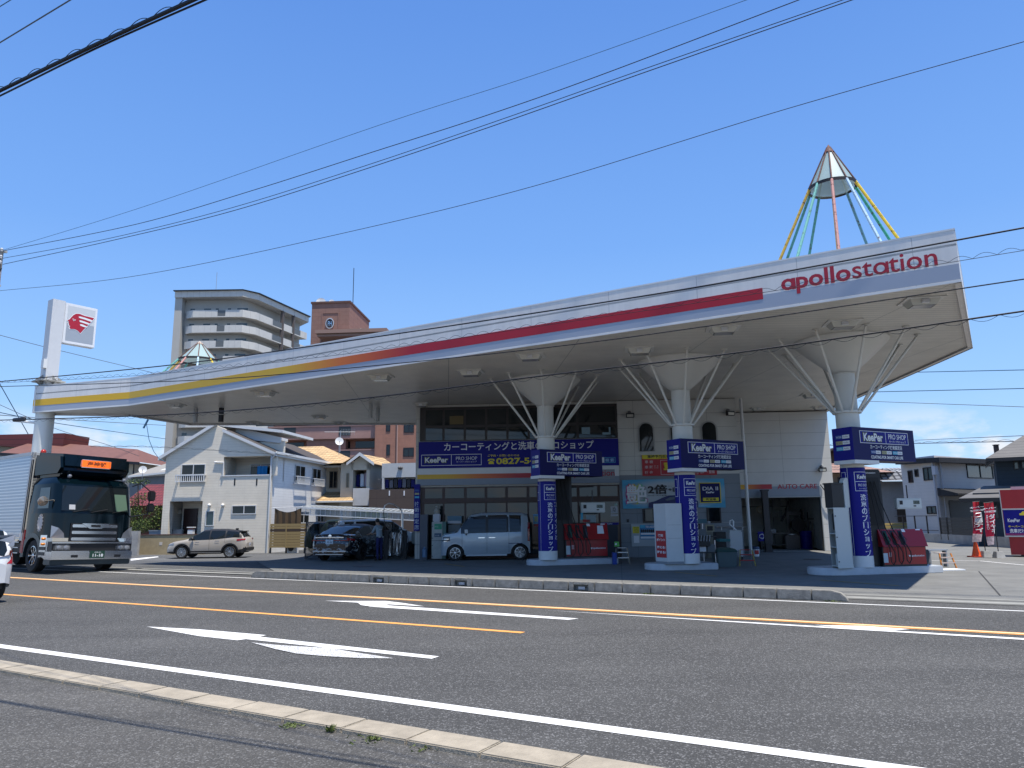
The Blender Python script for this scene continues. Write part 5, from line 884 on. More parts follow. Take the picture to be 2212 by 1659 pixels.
for i in range(-1, 3):
    zt = zt0 - i * fz; b = MB(); b.box(xk0 - 6, xk1, -.4, -.2, zt - fz * .50, zt); b.box(xk1 - .2, xk1, -.2, 1.2, zt - fz * .5, zt); b.box(xk0 - 6, xk1, -.2, 1.2, zt - fz * .52, zt - fz * .44); b.box(xk0 - 6, xk1 + .05, -.5, -.1, zt, zt + .12); b.build('balcony', PINK, bt, sharp=0)
    for X in (1148, 1545): a, c = k(X, 200)[0], k(X + 85, 200)[0]; b = MB(); b.box(a, c, -.45, -.41, zt - fz * .38, zt); b.build('balcony_grille', mat('grille_dark', (.03, .035, .035), .4), bt, sharp=0)
    for X0, X1 in ((1090, 1260), (1460, 1600), (1640, 1780), (900, 1040)): a, c = k(X0, 300)[0], k(X1, 300)[0]; b = MB(); b.box(a, c, 1.1, 1.22, zt - fz * 1.0 + .45, zt - fz * .58); b.build('window', GLASS, bt, sharp=0)
for (X0, Y0_, X1, Y1_) in ((1895, 125, 1925, 190), (1897, 283, 1923, 362), (2022, 130, 2095, 198), (2018, 305, 2095, 370)):
    a, c, e, f = BP.rect(Z3(X0, Y0_), Z3(X1, Y1_)); win_l(a, c, e, f, bt, .12, DARKM, GLASS, X1 - X0 > 50, -1.0)
b = MB(); x = k(1975, 300)[0]; b.tube([(x, -1.1, 0), (x, -1.1, 25)], .1, 6); b.build('downpipe', mat('pipe_salmon', (.4, .25, .2), .6), bt)
zr_ = ztp + .25; dish(BP.o + BP.e * g(1293, 180)[0] + BP.n * 2 + Vector((0, 0, zr_)), .62, 'larger white dish on the roof of the brown tower', g(1293, 146)[1] - zr_, .1); dish(BP.o + BP.e * g(1360, 180)[0] + BP.n * 3 + Vector((0, 0, zr_)), .38, 'smaller white dish on the roof of the brown tower', g(1360, 128)[1] - zr_, .1)
p = BP.o + BP.e * g(1570, 180)[0] + BP.n * 1 + Vector((0, 0, zr_)); b = MB(); b.tube([(0, 0, 0), (0, 0, g(1570, -40)[1] - zr_ + 1.2)], .05, 6); tag(b.build('lightning_rod', DARKM, loc=p), 'tall thin dark mast standing on the corner of the brown tower', 'mast')
# ---------------- left: maroon shop and grey houses
Y2 = 74.0; q = D(0, 960, Y2); LP = Plane(q.x, Y2, R(-3)); ls = thing('maroon_shop', 'low building with maroon ribbed metal parapet and brown roof behind the truck', 'building', LP.o, LP.a); g = lambda X, Y: LP.hit(*ZJ(X, Y))
MAR = lines_mat('maroon_metal', (.13, .025, .022), (.05, .01, .01), 2, .55, .12, .55, var=.06, bump=.6)
a, z_hi = g(845, 30); b = MB(); b.slab([(-8, g(0, 60)[1] - .4), (-8, g(0, 55)[1]), (a, z_hi), (a - .1, g(820, 222)[1])], -1, 3); b.build('parapet', MAR, ls, sharp=0)
b = MB(); b.box(-8, a - .3, 0, 8, 0, g(0, 215)[1] + .5); b.build('wall', mat('shop_wall', (.4, .37, .3), .8), ls, sharp=0)
Y3 = 70.0; q = D(*ZJ(1000, 700), Y3); LQ = Plane(q.x, Y3, R(-3)); lh = thing('brown_roof_house', 'cream walled house with broad reddish brown roof behind the truck cab', 'house', LQ.o, LQ.a); g = lambda X, Y: LQ.hit(*ZJ(X, Y))
e1 = g(1742, 372); r0 = g(835, 128); r1 = g(1290, 188); e0 = g(835, 222)
b = MB(); b.add([(e0[0] - 6, -1.2, e0[1] - .2), (e1[0], -1.2, e1[1]), (e1[0], 9, e1[1]), (r1[0] + .8, 3.5, r1[1] + .15), (r0[0] - 6, 3.5, r0[1] + .6)], [(0, 1, 3, 4), (1, 2, 3)]); b.add([(e0[0] - 6, -1.2, e0[1] - .5), (e1[0], -1.2, e1[1] - .25), (e1[0], -1.2, e1[1]), (e0[0] - 6, -1.2, e0[1] - .2)], [(0, 1, 2, 3)], 1)
b.build('roof', [mat('redbrown_roof', (.16, .07, .055), .7, var=.15, vs=2), DARKM], lh, sharp=0); b = MB(); b.box(-8, g(1588, 450)[0], 0, 8, 0, e1[1] + .1); b.build('wall', CRM2, lh, sharp=0)
b = MB(); x = g(1588, 450)[0]; b.tube([(e1[0] - .6, -1.1, e1[1] - .1), (x + .05, -.1, e1[1] - .7), (x + .05, -.1, 0)], .07, 6); b.build('downpipe', DARKM, lh)
Y4 = 65.0; q = D(*ZJ(1750, 700), Y4); LR = Plane(q.x, Y4, R(-6)); lg = thing('grey_gable_house', 'grey low gabled house between the brown roof and the cream house', 'house', LR.o, LR.a); g = lambda X, Y: LR.hit(*ZJ(X, Y))
b = MB(); b.slab([(g(1590, 560)[0] - 1, 0), (g(1590, 560)[0] - 1, g(1590, 545)[1]), (g(2000, 520)[0] + 2, g(2000, 510)[1]), (g(2000, 520)[0] + 2, 0)], 0, 6); b.build('wall', mat('grey_render', (.22, .22, .22), .8, var=.1), lg, sharp=0)
b = MB(); A1, A2 = g(1560, 548), g(2030, 512); roof_pitch(b, [(A1[0], -.5, A1[1]), (A2[0], -.5, A2[1] + .1), (A2[0], 6, A2[1] + 1.4), (A1[0], 6, A1[1] + 1.7)], .15); b.build('roof', [mat('grey_roof', (.25, .24, .22), .8), SUNNY], lg, sharp=0)
q = D(*ZJ(1690, 520), 63); dish(q - Vector((0, 0, 1.4)), .32, 'pale round dish against the cloud left of the cream house', 1.9, .3)
Y5 = 58.0; q = D(*ZJ(1750, 900), Y5); LT = Plane(q.x, Y5, R(-6)); lr = thing('red_tiled_shed', 'small building with dark red tiled roof and red brick wall behind the garden shrubs', 'shed', LT.o, LT.a); g = lambda X, Y: LT.hit(*ZJ(X, Y))
b = MB(); A1, A2, A3, A4 = g(1500, 880), g(1960, 880), g(1960, 770), g(1590, 655); b.add([(A1[0], -.8, A1[1]), (A2[0] + 1, -.8, A2[1]), (A3[0] + 1, 2.5, A3[1] + .6), (g(1760, 660)[0], 2.5, A4[1] + .3), (A4[0] - .5, 2.5, A4[1] + .3)], [(0, 1, 2, 3, 4)]); b.build('roof', lines_mat('red_tiles', (.20, .035, .03), (.06, .01, .01), 0, .28, .2, .5, var=.2, bump=.8, cross=(2, .22, .2)), lr, sharp=0)
b = MB(); b.box(A1[0] + .3, A2[0] + .5, 0, 3, 0, A1[1]); b.build('wall', mat('rough_red_brick', (.16, .055, .035), .9, var=.5, vs=5, bump=.8, bs=8), lr, sharp=0)
# ---------------- right side houses
g0 = P(*ZE(290, 1372)); GP = Plane(g0.x, g0.y, R(38)); rh = thing('grey_house', 'pale grey two storey house with dark metal roof edge, right of the forecourt', 'house', g0, 0)
GS = lines_mat('grey_siding', (.58, .55, .52), (.49, .465, .44), 2, .2, .06, .8, var=.06, bump=.3); 
# front corner between left face and right face sits at the pipe
Yg = 46.0; cr_ = D(*ZE(345, 900), Yg); LF_ = Plane(cr_.x, Yg, R(180 - 38)); 
gl = D(*ZE(30, 1200), 49.0); gr_ = D(*ZE(955, 700), 50.5)
LFp = Plane(gl.x, gl.y, math.atan2(Yg - gl.y, cr_.x - gl.x)); RFp = Plane(cr_.x, Yg, math.atan2(gr_.y - Yg, gr_.x - cr_.x))
Lw, Rw = (Vector((cr_.x, Yg)) - gl.xy).length, (gr_.xy - Vector((cr_.x, Yg))).length; zg1 = LFp.hit(*ZE(200, 505))[1]
bk = (gr_.xy + gl.xy - Vector((cr_.x, Yg))); rh.location = (0, 0, 0)
b = MB(); b.prism([tuple(gl.xy), (cr_.x, Yg), tuple(gr_.xy), tuple(bk)], 0, zg1); b.build('wall', GS, rh, sharp=0)
DRF = lines_mat('dark_seam_roof', (.022, .022, .024), (.010, .010, .011), 0, .45, .08, .7, bump=.5)
zc, zlf, zrt = LFp.hit(*ZE(340, 500))[1], LFp.hit(*ZE(110, 480))[1], RFp.hit(*ZE(900, 480))[1]
b = MB(); c2 = Vector((cr_.x - .1, Yg - .7)); l2 = gl.xy + Vector((-.6, -.5)); r2 = gr_.xy + Vector((.8, -.6)); b.add([(l2.x, l2.y, zc), (c2.x, c2.y, zc - .1), (r2.x, r2.y, zc), (bk.x, bk.y, zc + .45), (l2.x, l2.y, zc - .3), (c2.x, c2.y, zc - .4), (r2.x, r2.y, zc - .3)], [(0, 1, 3), (1, 2, 3), (4, 5, 1, 0), (5, 6, 2, 1), (4, 3, 6, 5)]); b.build('roof', DRF, rh, sharp=0)
def win_w(pl, p, q, parent, fm=BLACK, gm=GLASS, split=True, name='window'):
    a, c, e, f = pl.rect(p, q); M_ = Matrix.Translation(pl.o) @ Matrix.Rotation(pl.a, 4, 'Z'); b = MB(M_); t = .06
    for v in ((a, c, e, e + t), (a, c, f - t, f), (a, a + t, e, f), (c - t, c, e, f)) + ((((a + c) / 2 - .03, (a + c) / 2 + .03, e, f),) if split else ()): b.box(v[0], v[1], -.06, .02, v[2], v[3])
    fr = b.build(name, fm, parent, sharp=0); b = MB(M_); b.box(a + t, c - t, -.02, .0, e + t, f - t); b.build('pane', gm, fr, sharp=0); return fr
CURT = mat('curtained_glass', (.06, .10, .10), .12, var=.4, vs=6, spec=.8, stretch=(6, 6, .2))
win_w(LFp, ZE(45, 645), ZE(90, 768), rh, split=False); win_w(LFp, ZE(110, 633), ZE(146, 708), rh, split=False); win_w(LFp, ZE(197, 612), ZE(293, 745), rh, gm=CURT); win_w(LFp, ZE(233, 1003), ZE(328, 1082), rh, gm=CURT); win_w(RFp, ZE(628, 590), ZE(887, 724), rh, gm=CURT)
M_ = Matrix.Translation(RFp.o) @ Matrix.Rotation(RFp.a, 4, 'Z'); a, c, e, f = RFp.rect(ZE(335, 850), ZE(720, 885)); b = MB(M_); b.add([(a, -1.2, e), (c, -1.2, e), (c, 0, f + .15), (a, 0, f + .15), (a, -1.2, e - .12), (c, -1.2, e - .12), (a, 0, e - .12), (c, 0, e - .12)], [(0, 1, 2, 3), (4, 5, 1, 0), (4, 0, 3, 6), (6, 7, 5, 4)]); b.build('porch_roof', DRF, rh, sharp=0)
a, c, e, f = RFp.rect(ZE(455, 948), ZE(700, 1115)); b = MB(M_); b.box(a, c, -.03, 0, 0, f); b.build('porch_opening', mat('porch_dark', (.03, .028, .028), .6), rh, sharp=0)
for pl_2, X in ((LFp, 322), (RFp, 372)):
    s_ = pl_2.hit(*ZE(X, 800))[0]; b = MB(Matrix.Translation(pl_2.o) @ Matrix.Rotation(pl_2.a, 4, 'Z')); b.tube([(s_, -.1, .2), (s_, -.1, zg1 - .2)], .05, 6); b.build('downpipe', LGREY, rh)
a, c, e, f = LFp.rect(ZE(305, 600), ZE(340, 688)); b = MB(Matrix.Translation(LFp.o) @ Matrix.Rotation(LFp.a, 4, 'Z')); b.box(a, c, -.2, 0, e, f); b.build('meter_box', LGREY, rh, sharp=0)
# block base and dark fence
bw0, bw1, bw2 = P(*ZE(150, 1362)), P(*ZE(385, 1375)), P(*ZE(1060, 1425)); t = thing('block_base_wall', 'low grey block wall running along the foot of the grey and navy houses', 'wall', (0, 0, 0)); b = MB(); n_ = Vector((.15, .6, 0)).normalized() * .2
for A1, A2 in ((bw0 - (bw1 - bw0) * 1.5, bw1), (bw1, bw2), (bw2, bw2 + (bw2 - bw1))): b.add([A1, A2, A2 + n_, A1 + n_] + [v + Vector((0, 0, .5 if A1 != bw0 else .5)) for v in (A1, A2, A2 + n_, A1 + n_)], [(0, 1, 5, 4), (1, 2, 6, 5), (2, 3, 7, 6), (3, 0, 4, 7), (4, 5, 6, 7)])
b.build('blocks', CONC, t, sharp=0)
FP = Plane(bw1.x, bw1.y + .1, math.atan2((bw2 - bw1).y, (bw2 - bw1).x)); a, c, e, f = FP.rect(ZE(370, 1118), ZE(700, 1345)); t = thing('louvre_fence', 'dark louvred privacy fence on the block wall before the grey house porch', 'fence', FP.o, FP.a); f = FP.hit(*ZE(430, 1120))[1]; e = .5
for i in range(12): h = (f - e) / 12; b = MB(); b.box(0, c, .02, .04, e + i * h + .02, e + (i + 1) * h); b.build('slat', mat('fence_black', (.015, .014, .014), .5), t, sharp=0)
for x in (0, (c) * .22, c * .97): b = MB(); b.box(x, x + .08, 0, .08, e - .3, f + .02); b.build('post', BLACK, t, sharp=0)
t = thing('mesh_fence', 'low fence of thin posts beside the grey house, above the red pump', 'fence', (0, 0, 0)); 
for X in (140, 262, 20): p = P(*ZE(X, 1365)); p = p + Vector((0, .1, .0)); b = MB(); b.box(p.x - .03, p.x + .03, p.y - .03, p.y + .03, .4, 1.55); b.build('post', DARKM, t, sharp=0)
p, q = P(*ZE(-60, 1362)), P(*ZE(370, 1374)); b = MB(); b.tube([(p.x, p.y + .1, 1.52), (q.x, q.y + .1, 1.52)], .02, 5); b.tube([(p.x, p.y + .1, .7), (q.x, q.y + .1, .7)], .02, 5); b.build('rail', DARKM, t)
# navy house
Yn = 39.0; n0 = D(*ZE(945, 800), Yn); NP = Plane(n0.x, Yn, R(-32)); nh = thing('navy_house', 'dark navy two storey house with grey slate roofs at the right edge', 'house', NP.o, NP.a); g = lambda X, Y: NP.hit(*ZE(X, Y)); NAVY = lines_mat('navy_siding', (.018, .036, .055), (.010, .02, .03), 2, .2, .08, .7, bump=.4)
b = MB(); zt = g(1000, 530)[1]; b.box(0, 8, 0, 8, 0, zt); b.build('wall', NAVY, nh, sharp=0); b = MB(); a_ = g(700, 930); b.box(a_[0], 8, -2.2, 0, 0, a_[1] + .25); b.build('lower_wall', NAVY, nh, sharp=0)
SLR = lines_mat('grey_slates', (.125, .12, .115), (.07, .07, .07), 2, .16, .12, .7, var=.15, bump=.6)
b = MB(); r = NP.back(-1).hit(*ZE(820, 522)); k2 = NP.back(-3).hit(*ZE(548, 925)); b.add([(r[0], -1.0, r[1]), (9, -1.0, r[1]), (9, 4, r[1] + 3.1), (4.2, 4, r[1] + 3.1), (r[0], 9, r[1])], [(0, 1, 2, 3), (0, 3, 4)]); b.add([(r[0], -1.0, r[1] - .18), (9, -1, r[1] - .18), (9, -1, r[1]), (r[0], -1, r[1])], [(0, 1, 2, 3)], 1); b.build('upper_roof', [SLR, BLACK], nh, sharp=0)
zz = k2[1]; tp = g(800, 800); b = MB(); b.add([(k2[0], -3, zz), (9, -3, zz), (9, 0, tp[1] + .1), (tp[0], 0, tp[1]), (k2[0] + .2, -.3, zz + .1)], [(0, 1, 2, 3), (0, 3, 4)]); b.add([(k2[0], -3, zz - .2), (9, -3, zz - .2), (9, -3, zz), (k2[0], -3, zz)], [(0, 1, 2, 3)], 1); b.build('lower_roof', [SLR, BLACK], nh, sharp=0)
win(NP, ZE(1100, 548), ZE(1155, 636), nh, fm=BLACK, gm=CURT, split=False); win(NP, ZE(1178, 542), ZE(1215, 628), nh, fm=BLACK, gm=CURT, split=False); win(NP.back(-2.2), ZE(905, 990), ZE(955, 1135), nh, fm=BLACK, d=-2.2, gm=CURT, split=False)
p = D(*ZE(927, 430), 44); b = MB(); b.box(-.10, .10, -.10, .10, -.8, .22); b.box(-.13, .13, -.13, .13, .22, .27); tag(b.build('chimney', DARKM, loc=p), 'short dark chimney rising behind the slate roof', 'chimney')
# tiled houses seen past the wing and between pump and grey house
Y6 = 58.0; q = D(*ZQ(200, 700), Y6); TP_ = Plane(q.x, Y6, 0); tl = thing('terracotta_house', 'brown walled house with pinkish tiled hip roof glimpsed right of the wing', 'house', TP_.o, 0); g = lambda X, Y: TP_.hit(*ZQ(X, Y)); PT = lines_mat('pink_tiles', (.33, .20, .15), (.10, .06, .05), 2, .3, .25, .7, var=.3, bump=.8, cross=(0, .3, .1))
b = MB(); e_l, e_r, ap, ap2 = g(90, 628), g(640, 628), g(270, 530), g(480, 560); b.add([(e_l[0], -1, e_l[1]), (e_r[0] + 1, -1, e_l[1]), (e_r[0] + 1, 8, e_l[1]), (e_l[0], 8, e_l[1]), (ap[0], 3, ap[1] + .2), (ap2[0], 3, ap[1] + .2)], [(0, 1, 5, 4), (1, 2, 5), (2, 3, 4, 5), (3, 0, 4)]); b.build('roof', PT, tl, sharp=0)
b = MB(); b.box(e_l[0] + .6, e_r[0], 0, 7, 0, e_l[1]); b.build('wall', mat('brown_render', (.24, .17, .11), .8), tl, sharp=0); a, c, e, f = TP_.rect(ZQ(235, 660), ZQ(285, 760)); win_l(a, c, e, f, tl, .08, BLACK, GLASS, False)
q = D(*ZQ(160, 500), 64); TP2 = Plane(q.x, 64, 0); g = lambda X, Y: TP2.hit(*ZQ(X, Y)); t2 = thing('dark_gable_house', 'dark gable roof peeking above the pinkish tiled roof', 'house', TP2.o, 0); b = MB(); p0, p1, p2 = g(130, 430), g(165, 448), g(230, 490); b.slab([(p0[0] - 1, 0), (p0[0] - 1, p0[1] - .3), (p1[0], p1[1] + .3), (p2[0] + 1, p2[1] - .4), (p2[0] + 1, 0)], 0, 6); b.build('wall', mat('dark_wood', (.05, .035, .03), .8), t2, sharp=0)
b = MB(); roof_pitch(b, [(p1[0], -.8, p1[1] + .35), (p2[0] + 1.5, -.8, p2[1] - .5), (p2[0] + 1.5, 6, p2[1] - .5), (p1[0], 6, p1[1] + .35)], .15, 0, 0); roof_pitch(b, [(p0[0] - 3, -.8, p0[1] - 1.6), (p1[0], -.8, p1[1] + .35), (p1[0], 6, p1[1] + .35), (p0[0] - 3, 6, p0[1] - 1.6)], .15, 0, 0); b.build('roof', ROOFD, t2, sharp=0)
Y7 = 55.0; q = D(*ZQ(800, 700), Y7); TP3 = Plane(q.x, Y7, 0); g = lambda X, Y: TP3.hit(*ZQ(X, Y)); t3 = thing('grey_tiled_house', 'old house with silvery grey wave tiled roof between the pump and the grey house', 'house', TP3.o, 0)
b = MB(); p0, p1, p2 = g(700, 700), g(860, 700), g(858, 600); b.add([(p0[0] - 3, -1, p0[1]), (p1[0] + 2, -1, p0[1]), (p1[0] + 2, 3, p2[1] + .4), (g(840, 600)[0], 3, p2[1] + .4), (g(745, 640)[0], 3, g(745, 640)[1] - .2)], [(0, 1, 2, 3, 4)]); b.build('roof', lines_mat('silver_tiles', (.33, .33, .33), (.06, .06, .06), 0, .3, .3, .5, var=.2, bump=1, cross=(2, .25, .25)), t3, sharp=0)
b = MB(); b.box(p0[0] - 3, p1[0] + 2, 0, 6, 0, p0[1]); b.build('wall', mat('old_render', (.36, .33, .3), .8, var=.1), t3, sharp=0); a, c, e, f = TP3.rect(ZQ(790, 960), ZQ(895, 1080)); b = MB(); b.box(a, c, -.1, 0, e, f); b.build('shutter', mat('shutter_brown', (.06, .04, .025), .7), t3, sharp=0)
q = D(*ZQ(850, 1130), 50); PLs = Plane(q.x, 50, 0); a, c, e, f = PLs.rect(ZQ(793, 1085), ZQ(905, 1135)); t = thing('timber_stack', 'stack of yellow timber boards under the shutter behind the right pump', 'timber', (q.x, 50, 0)); 
for i in range(6): b = MB(); b.box(-2, 1.6, 0, .5, e * 0 + .1 + i * (f - .1) / 6, .1 + (i + .8) * (f - .1) / 6); b.build('board', mat('timber_yellow', (.5, .36, .12), .7), t, sharp=0)
# ================================================================ vehicles
def interp(tab, x):
    if x <= tab[0][0]: return tab[0][1]
    for (a, b_), (c, d) in zip(tab, tab[1:]):
        if x <= c: return b_ + (d - b_) * (x - a) / (c - a)
    return tab[-1][1]
def wheel(parent, x, y, R_, w, side, spokes=5, rim=.66, metal=None, name='wheel', n=28, swirl=.0, lbl=None):
    """tyre with a spoked rim as its sub-part; side is +1 or -1"""
    Mw = Matrix.Translation((x, y, R_)) @ Matrix.Rotation(R(-90 * side), 4, 'X'); b = MB(Mw); rr = R_ * rim
    b.lathe([(rr, -w / 2), (R_ * .93, -w / 2), (R_, -w * .36), (R_, w * .36), (R_ * .93, w / 2), (rr, w / 2), (rr, w * .2)], n)
    ty = b.build(name, RUBBER, parent); b = MB(Mw); b.lathe([(rr, w * .2), (rr, w * .48), (rr * .93, w * .49), (rr * .9, w * .15)], n, 0); b.lathe([(rr * .9, w * .12), (1e-5, w * .12)], n, 1); b.lathe([(rr * .2, w * .1), (rr * .2, w * .4), (rr * .12, w * .44), (1e-5, w * .44)], 14, 0)
    for k in range(spokes):
        a = 2 * math.pi * k / spokes; t = .17 if spokes <= 6 else .12
        pts = [(rr * .12, a - t * 1.8), (rr * .93, a - t * .55 + swirl), (rr * .93, a + t * .55 + swirl), (rr * .12, a + t * 1.8)]
        v = [(r * math.cos(q), r * math.sin(q), z) for z in (w * .2, w * .42) for r, q in pts]; b.add(v, [(0, 3, 2, 1), (4, 5, 6, 7), (0, 1, 5, 4), (1, 2, 6, 5), (2, 3, 7, 6), (3, 0, 4, 7)], 0)
    b.build('rim', [metal or ALU, BLACK], ty); return ty
def car(name, label, loc, rz, s):
    """a car lofted from its side outline (nose at x=0, tail at x=L), belt line, plan shape and wheel arches"""
    t = thing(name, label, 'car', loc, rz); L_ = s['L']; top, belt, plan = s['top'], s['belt'], s['plan']; sill = s.get('sill', .22); wx, WR = s['wheels'], s['R']; AR = WR + .06
    xs = sorted(set([round(L_ * i / 90, 3) for i in range(91)] + [p[0] for p in top] + [p[0] for p in s['glass_breaks']]))
    xs = [x for i, x in enumerate(xs) if i == 0 or x - xs[i - 1] > .008]; tum = s.get('tumble', .32)
    def ring(x):
        hw = interp(plan, x); zt = interp(top, x); zb = min(interp(belt, x), zt - .015); bot = interp(s['bottom'], x) if 'bottom' in s else sill
        for w_ in wx:
            d = abs(x - w_)
            if d < AR: bot = max(bot, WR + math.sqrt(AR * AR - d * d) - .02)
        bot = min(bot, zb - .06); g = zt - zb; q = lambda u: bot + (zb - bot) * u; k = .93 if bot < sill + .05 else .985
        hr = max(hw * .4, hw * .965 - tum * g - .02)
        return [(hw * k, bot), (hw * .985, q(.22)), (hw, q(.55)), (hw * .995, q(.8)), (hw * .97, zb), (hw * .965 - tum * g * .5, zb + g * .5), (hr, zb + g * .88 if g > .1 else zb + g * .6), (hr - min(.07, g * .2 + .03), zt - .012), (hr * .55, zt + .018), (0, zt + .026)]
    rs_ = [ring(x) for x in xs]; n = len(rs_[0]); parts = {}
    def put(kind, quad, m=0): parts.setdefault(kind, MB()); parts[kind].add(quad, [(0, 1, 2, 3)], m)
    for i in range(len(xs) - 1):
        xm = (xs[i] + xs[i + 1]) / 2; g = interp(top, xm) - interp(belt, xm)
        for j in range(n - 1):
            a, b_ = rs_[i][j], rs_[i][j + 1]; c, d = rs_[i + 1][j + 1], rs_[i + 1][j]; kind, m = 'body', 0
            if j == 0 and s.get('clad'): m = 1
            if j in (4, 5) and g > .12:
                kind = 'roof' if s.get('dark_pillars') else 'body'; m = 1 if s.get('dark_pillars') else 0
                for k, (g0, g1) in enumerate(s['side_glass']):
                    if g0 < xm < g1: kind = 'side_window_%d' % k
            if j >= 6: 
                if s['ws'][0] < xm < s['ws'][1] and j >= (6 if g > .1 else 7): kind = 'windscreen'
                elif s['rw'][0] < xm < s['rw'][1] and j >= 7: kind = 'rear_window'
                elif g > .2: kind = 'roof'; m = 0
            for sg in (-1, 1):
                Q = [(xs[i], sg * a[0], a[1]), (xs[i], sg * b_[0], b_[1]), (xs[i + 1], sg * c[0], c[1]), (xs[i + 1], sg * d[0], d[1])]
                if sg > 0: Q.reverse()
                put(kind + ('_l' if sg < 0 else '_r') if kind.startswith('side') else kind, Q, m)
    for r_, x, fl in ((rs_[0], xs[0], 1), (rs_[-1], xs[-1], 0)):
        v = [(x, -p[0], p[1]) for p in r_] + [(x, p[0], p[1]) for p in reversed(r_[:-1])]; f = tuple(range(len(v))); parts['body'].add(v, [f if fl else f[::-1]], 0)
    b = MB(); bt = sill + .02; b.box(.25, L_ - .25, -interp(plan, L_ / 2) * .8, interp(plan, L_ / 2) * .8, bt, bt + .35); b.build('underside', BLACK, t, sharp=0)
    PAINT_, DK = s['paint'], s.get('cladm', BLACK)
    for kind, mb in parts.items():
        mm = {'body': [PAINT_, DK], 'roof': [s.get('roofm', PAINT_), BLACK]}.get(kind, CARGLASS); nm = 'side_window' if kind.startswith('side') else kind
        o = mb.build(nm, mm, t, sharp=50)
        me = o.data; bm = bmesh.new(); bm.from_mesh(me); bmesh.ops.remove_doubles(bm, verts=bm.verts, dist=.0005); bm.to_mesh(me); bm.free(); me.shade_smooth(); me.set_sharp_from_angle(angle=R(40))
    for w_ in wx:
        for sg in (-1, 1): y = sg * (interp(plan, w_) - s.get('tyre', .20) / 2 - .015); wheel(t, w_, y, WR, s.get('tyre', .20), sg, s.get('spokes', 5), s.get('rim', .68), s.get('rimm'), swirl=s.get('swirl', 0))
    def yat(x, z):
        r_ = ring(x)
        for (y0, z0), (y1, z1) in zip(r_, r_[1:]):
            if z0 <= z <= z1 and z1 > z0: return y0 + (y1 - y0) * (z - z0) / (z1 - z0)
        return r_[0][0]
    def patch(nm, x0, x1, z0, z1, m, sg=(-1, 1), o=.012, nx=6, nz=3, slope=0, lb=None):
        for s_ in sg:
            b = MB(); vs = [(x0 + (x1 - x0) * i / nx, s_ * (yat(x0 + (x1 - x0) * i / nx, z0 + (z1 - z0) * j / nz + slope * i / nx) + o), z0 + (z1 - z0) * j / nz + slope * i / nx) for j in range(nz + 1) for i in range(nx + 1)]
            fs = [(j * (nx + 1) + i, j * (nx + 1) + i + 1, (j + 1) * (nx + 1) + i + 1, (j + 1) * (nx + 1) + i) for j in range(nz) for i in range(nx)]; b.add(vs, fs if s_ < 0 else [f[::-1] for f in fs]); b.build(nm, m, t)
    return t, patch, yat
LAMPW = mat('lamp_clear', (.30, .31, .33), .08, .3); LAMPR = mat('lamp_red', (.32, .008, .012), .12, spec=.8); AMBER = mat('lamp_amber', (.7, .22, .02), .2)
def mirrors(t, x, z, y, m=BLACK):
    for s_ in (-1, 1): b = MB(); b.tube([(x, s_ * (y - .06), z - .06), (x, s_ * (y + .05), z - .02)], .025, 6); b.ball((x + .02, s_ * (y + .13), z + .02), .10, 6, 0, .8); b.build('wing_mirror', m, t)
def plate(t, x, z, face, m, ink, rows, y=0, w=.33, h=.165):
    b = MB(); b.box(x - .012, x + .012, y - w / 2, y + w / 2, z - h / 2, z + h / 2, 0); r_ = (0, face, 0)
    b.text(rows[0], (x + face * .0125, y, z + h * .3), w * .45, h * .16, 1, .001, .01, None, (0, 0, 1), r_); b.text(rows[1], (x + face * .0125, y + face * .015, z - h * .12), w * .72, h * .42, 1, .001, .03, None, (0, 0, 1), r_); b.build('number_plate', [m, ink], t)
# ---- beige crossover
q0, q1 = P(*ZH(750, 838), GZ), P(*ZH(1470, 828), GZ); dr_ = (q1 - q0).normalized(); wb = (q1 - q0).length; k_ = wb / 2.57
BEI = mat('paint_beige_grey', (.50, .45, .39), .35, .1, coat=.6)
spec = dict(L=4.27, wheels=(.86, 3.43), R=.335, sill=.24, ws=(1.02, 1.95), rw=(3.82, 4.12), tumble=.36, clad=True, dark_pillars=True, roofm=BLACK, paint=BEI, spokes=10, swirl=.12, rim=.70,
  top=[(0, .60), (.05, .78), (.35, .90), (1.0, 1.01), (1.15, 1.06), (1.9, 1.50), (2.3, 1.545), (3.0, 1.54), (3.7, 1.46), (3.92, 1.39), (4.12, 1.10), (4.20, .98), (4.27, .80)], belt=[(0, .58), (.35, .86), (1.0, .95), (2.5, 1.0), (3.6, 1.10), (4.1, 1.08), (4.27, .78)],
  plan=[(0, .62), (.12, .76), (.5, .86), (1, .88), (3.5, .885), (4.0, .83), (4.2, .76), (4.27, .66)], side_glass=[(1.35, 2.28), (2.34, 3.12), (3.2, 3.88)], glass_breaks=[(1.35, 0), (2.28, 0), (2.34, 0), (3.12, 0), (3.2, 0), (3.6, 0)], bottom=[(0, .3), (.5, .24), (3.8, .24), (4.27, .36)])
c1 = q0 - dr_ * spec['wheels'][0] * k_ + Vector((-dr_.y, dr_.x, 0)) * .72
t, patch, yat = car('crossover_car', 'beige compact crossover with black roof, parked in front of the cream house', c1, math.atan2(dr_.y, dr_.x), spec); t.scale = (k_, k_, k_)
patch('headlamp', .05, .42, .70, .78, LAMPW, slope=.06); patch('tail_lamp', 3.78, 4.22, .92, 1.01, LAMPR, slope=.04); patch('wheel_arch_trim', 0, 0, 0, 0, BLACK) if 0 else None
for x0, x1, z in ((1.55, 1.78, .84), (2.62, 2.85, .90)): patch('door_handle', x0, x1, z, z + .03, CHROME, o=.03, nx=2, nz=1)
patch('sill_strip', 1.35, 2.95, .30, .325, ALU, o=.02)
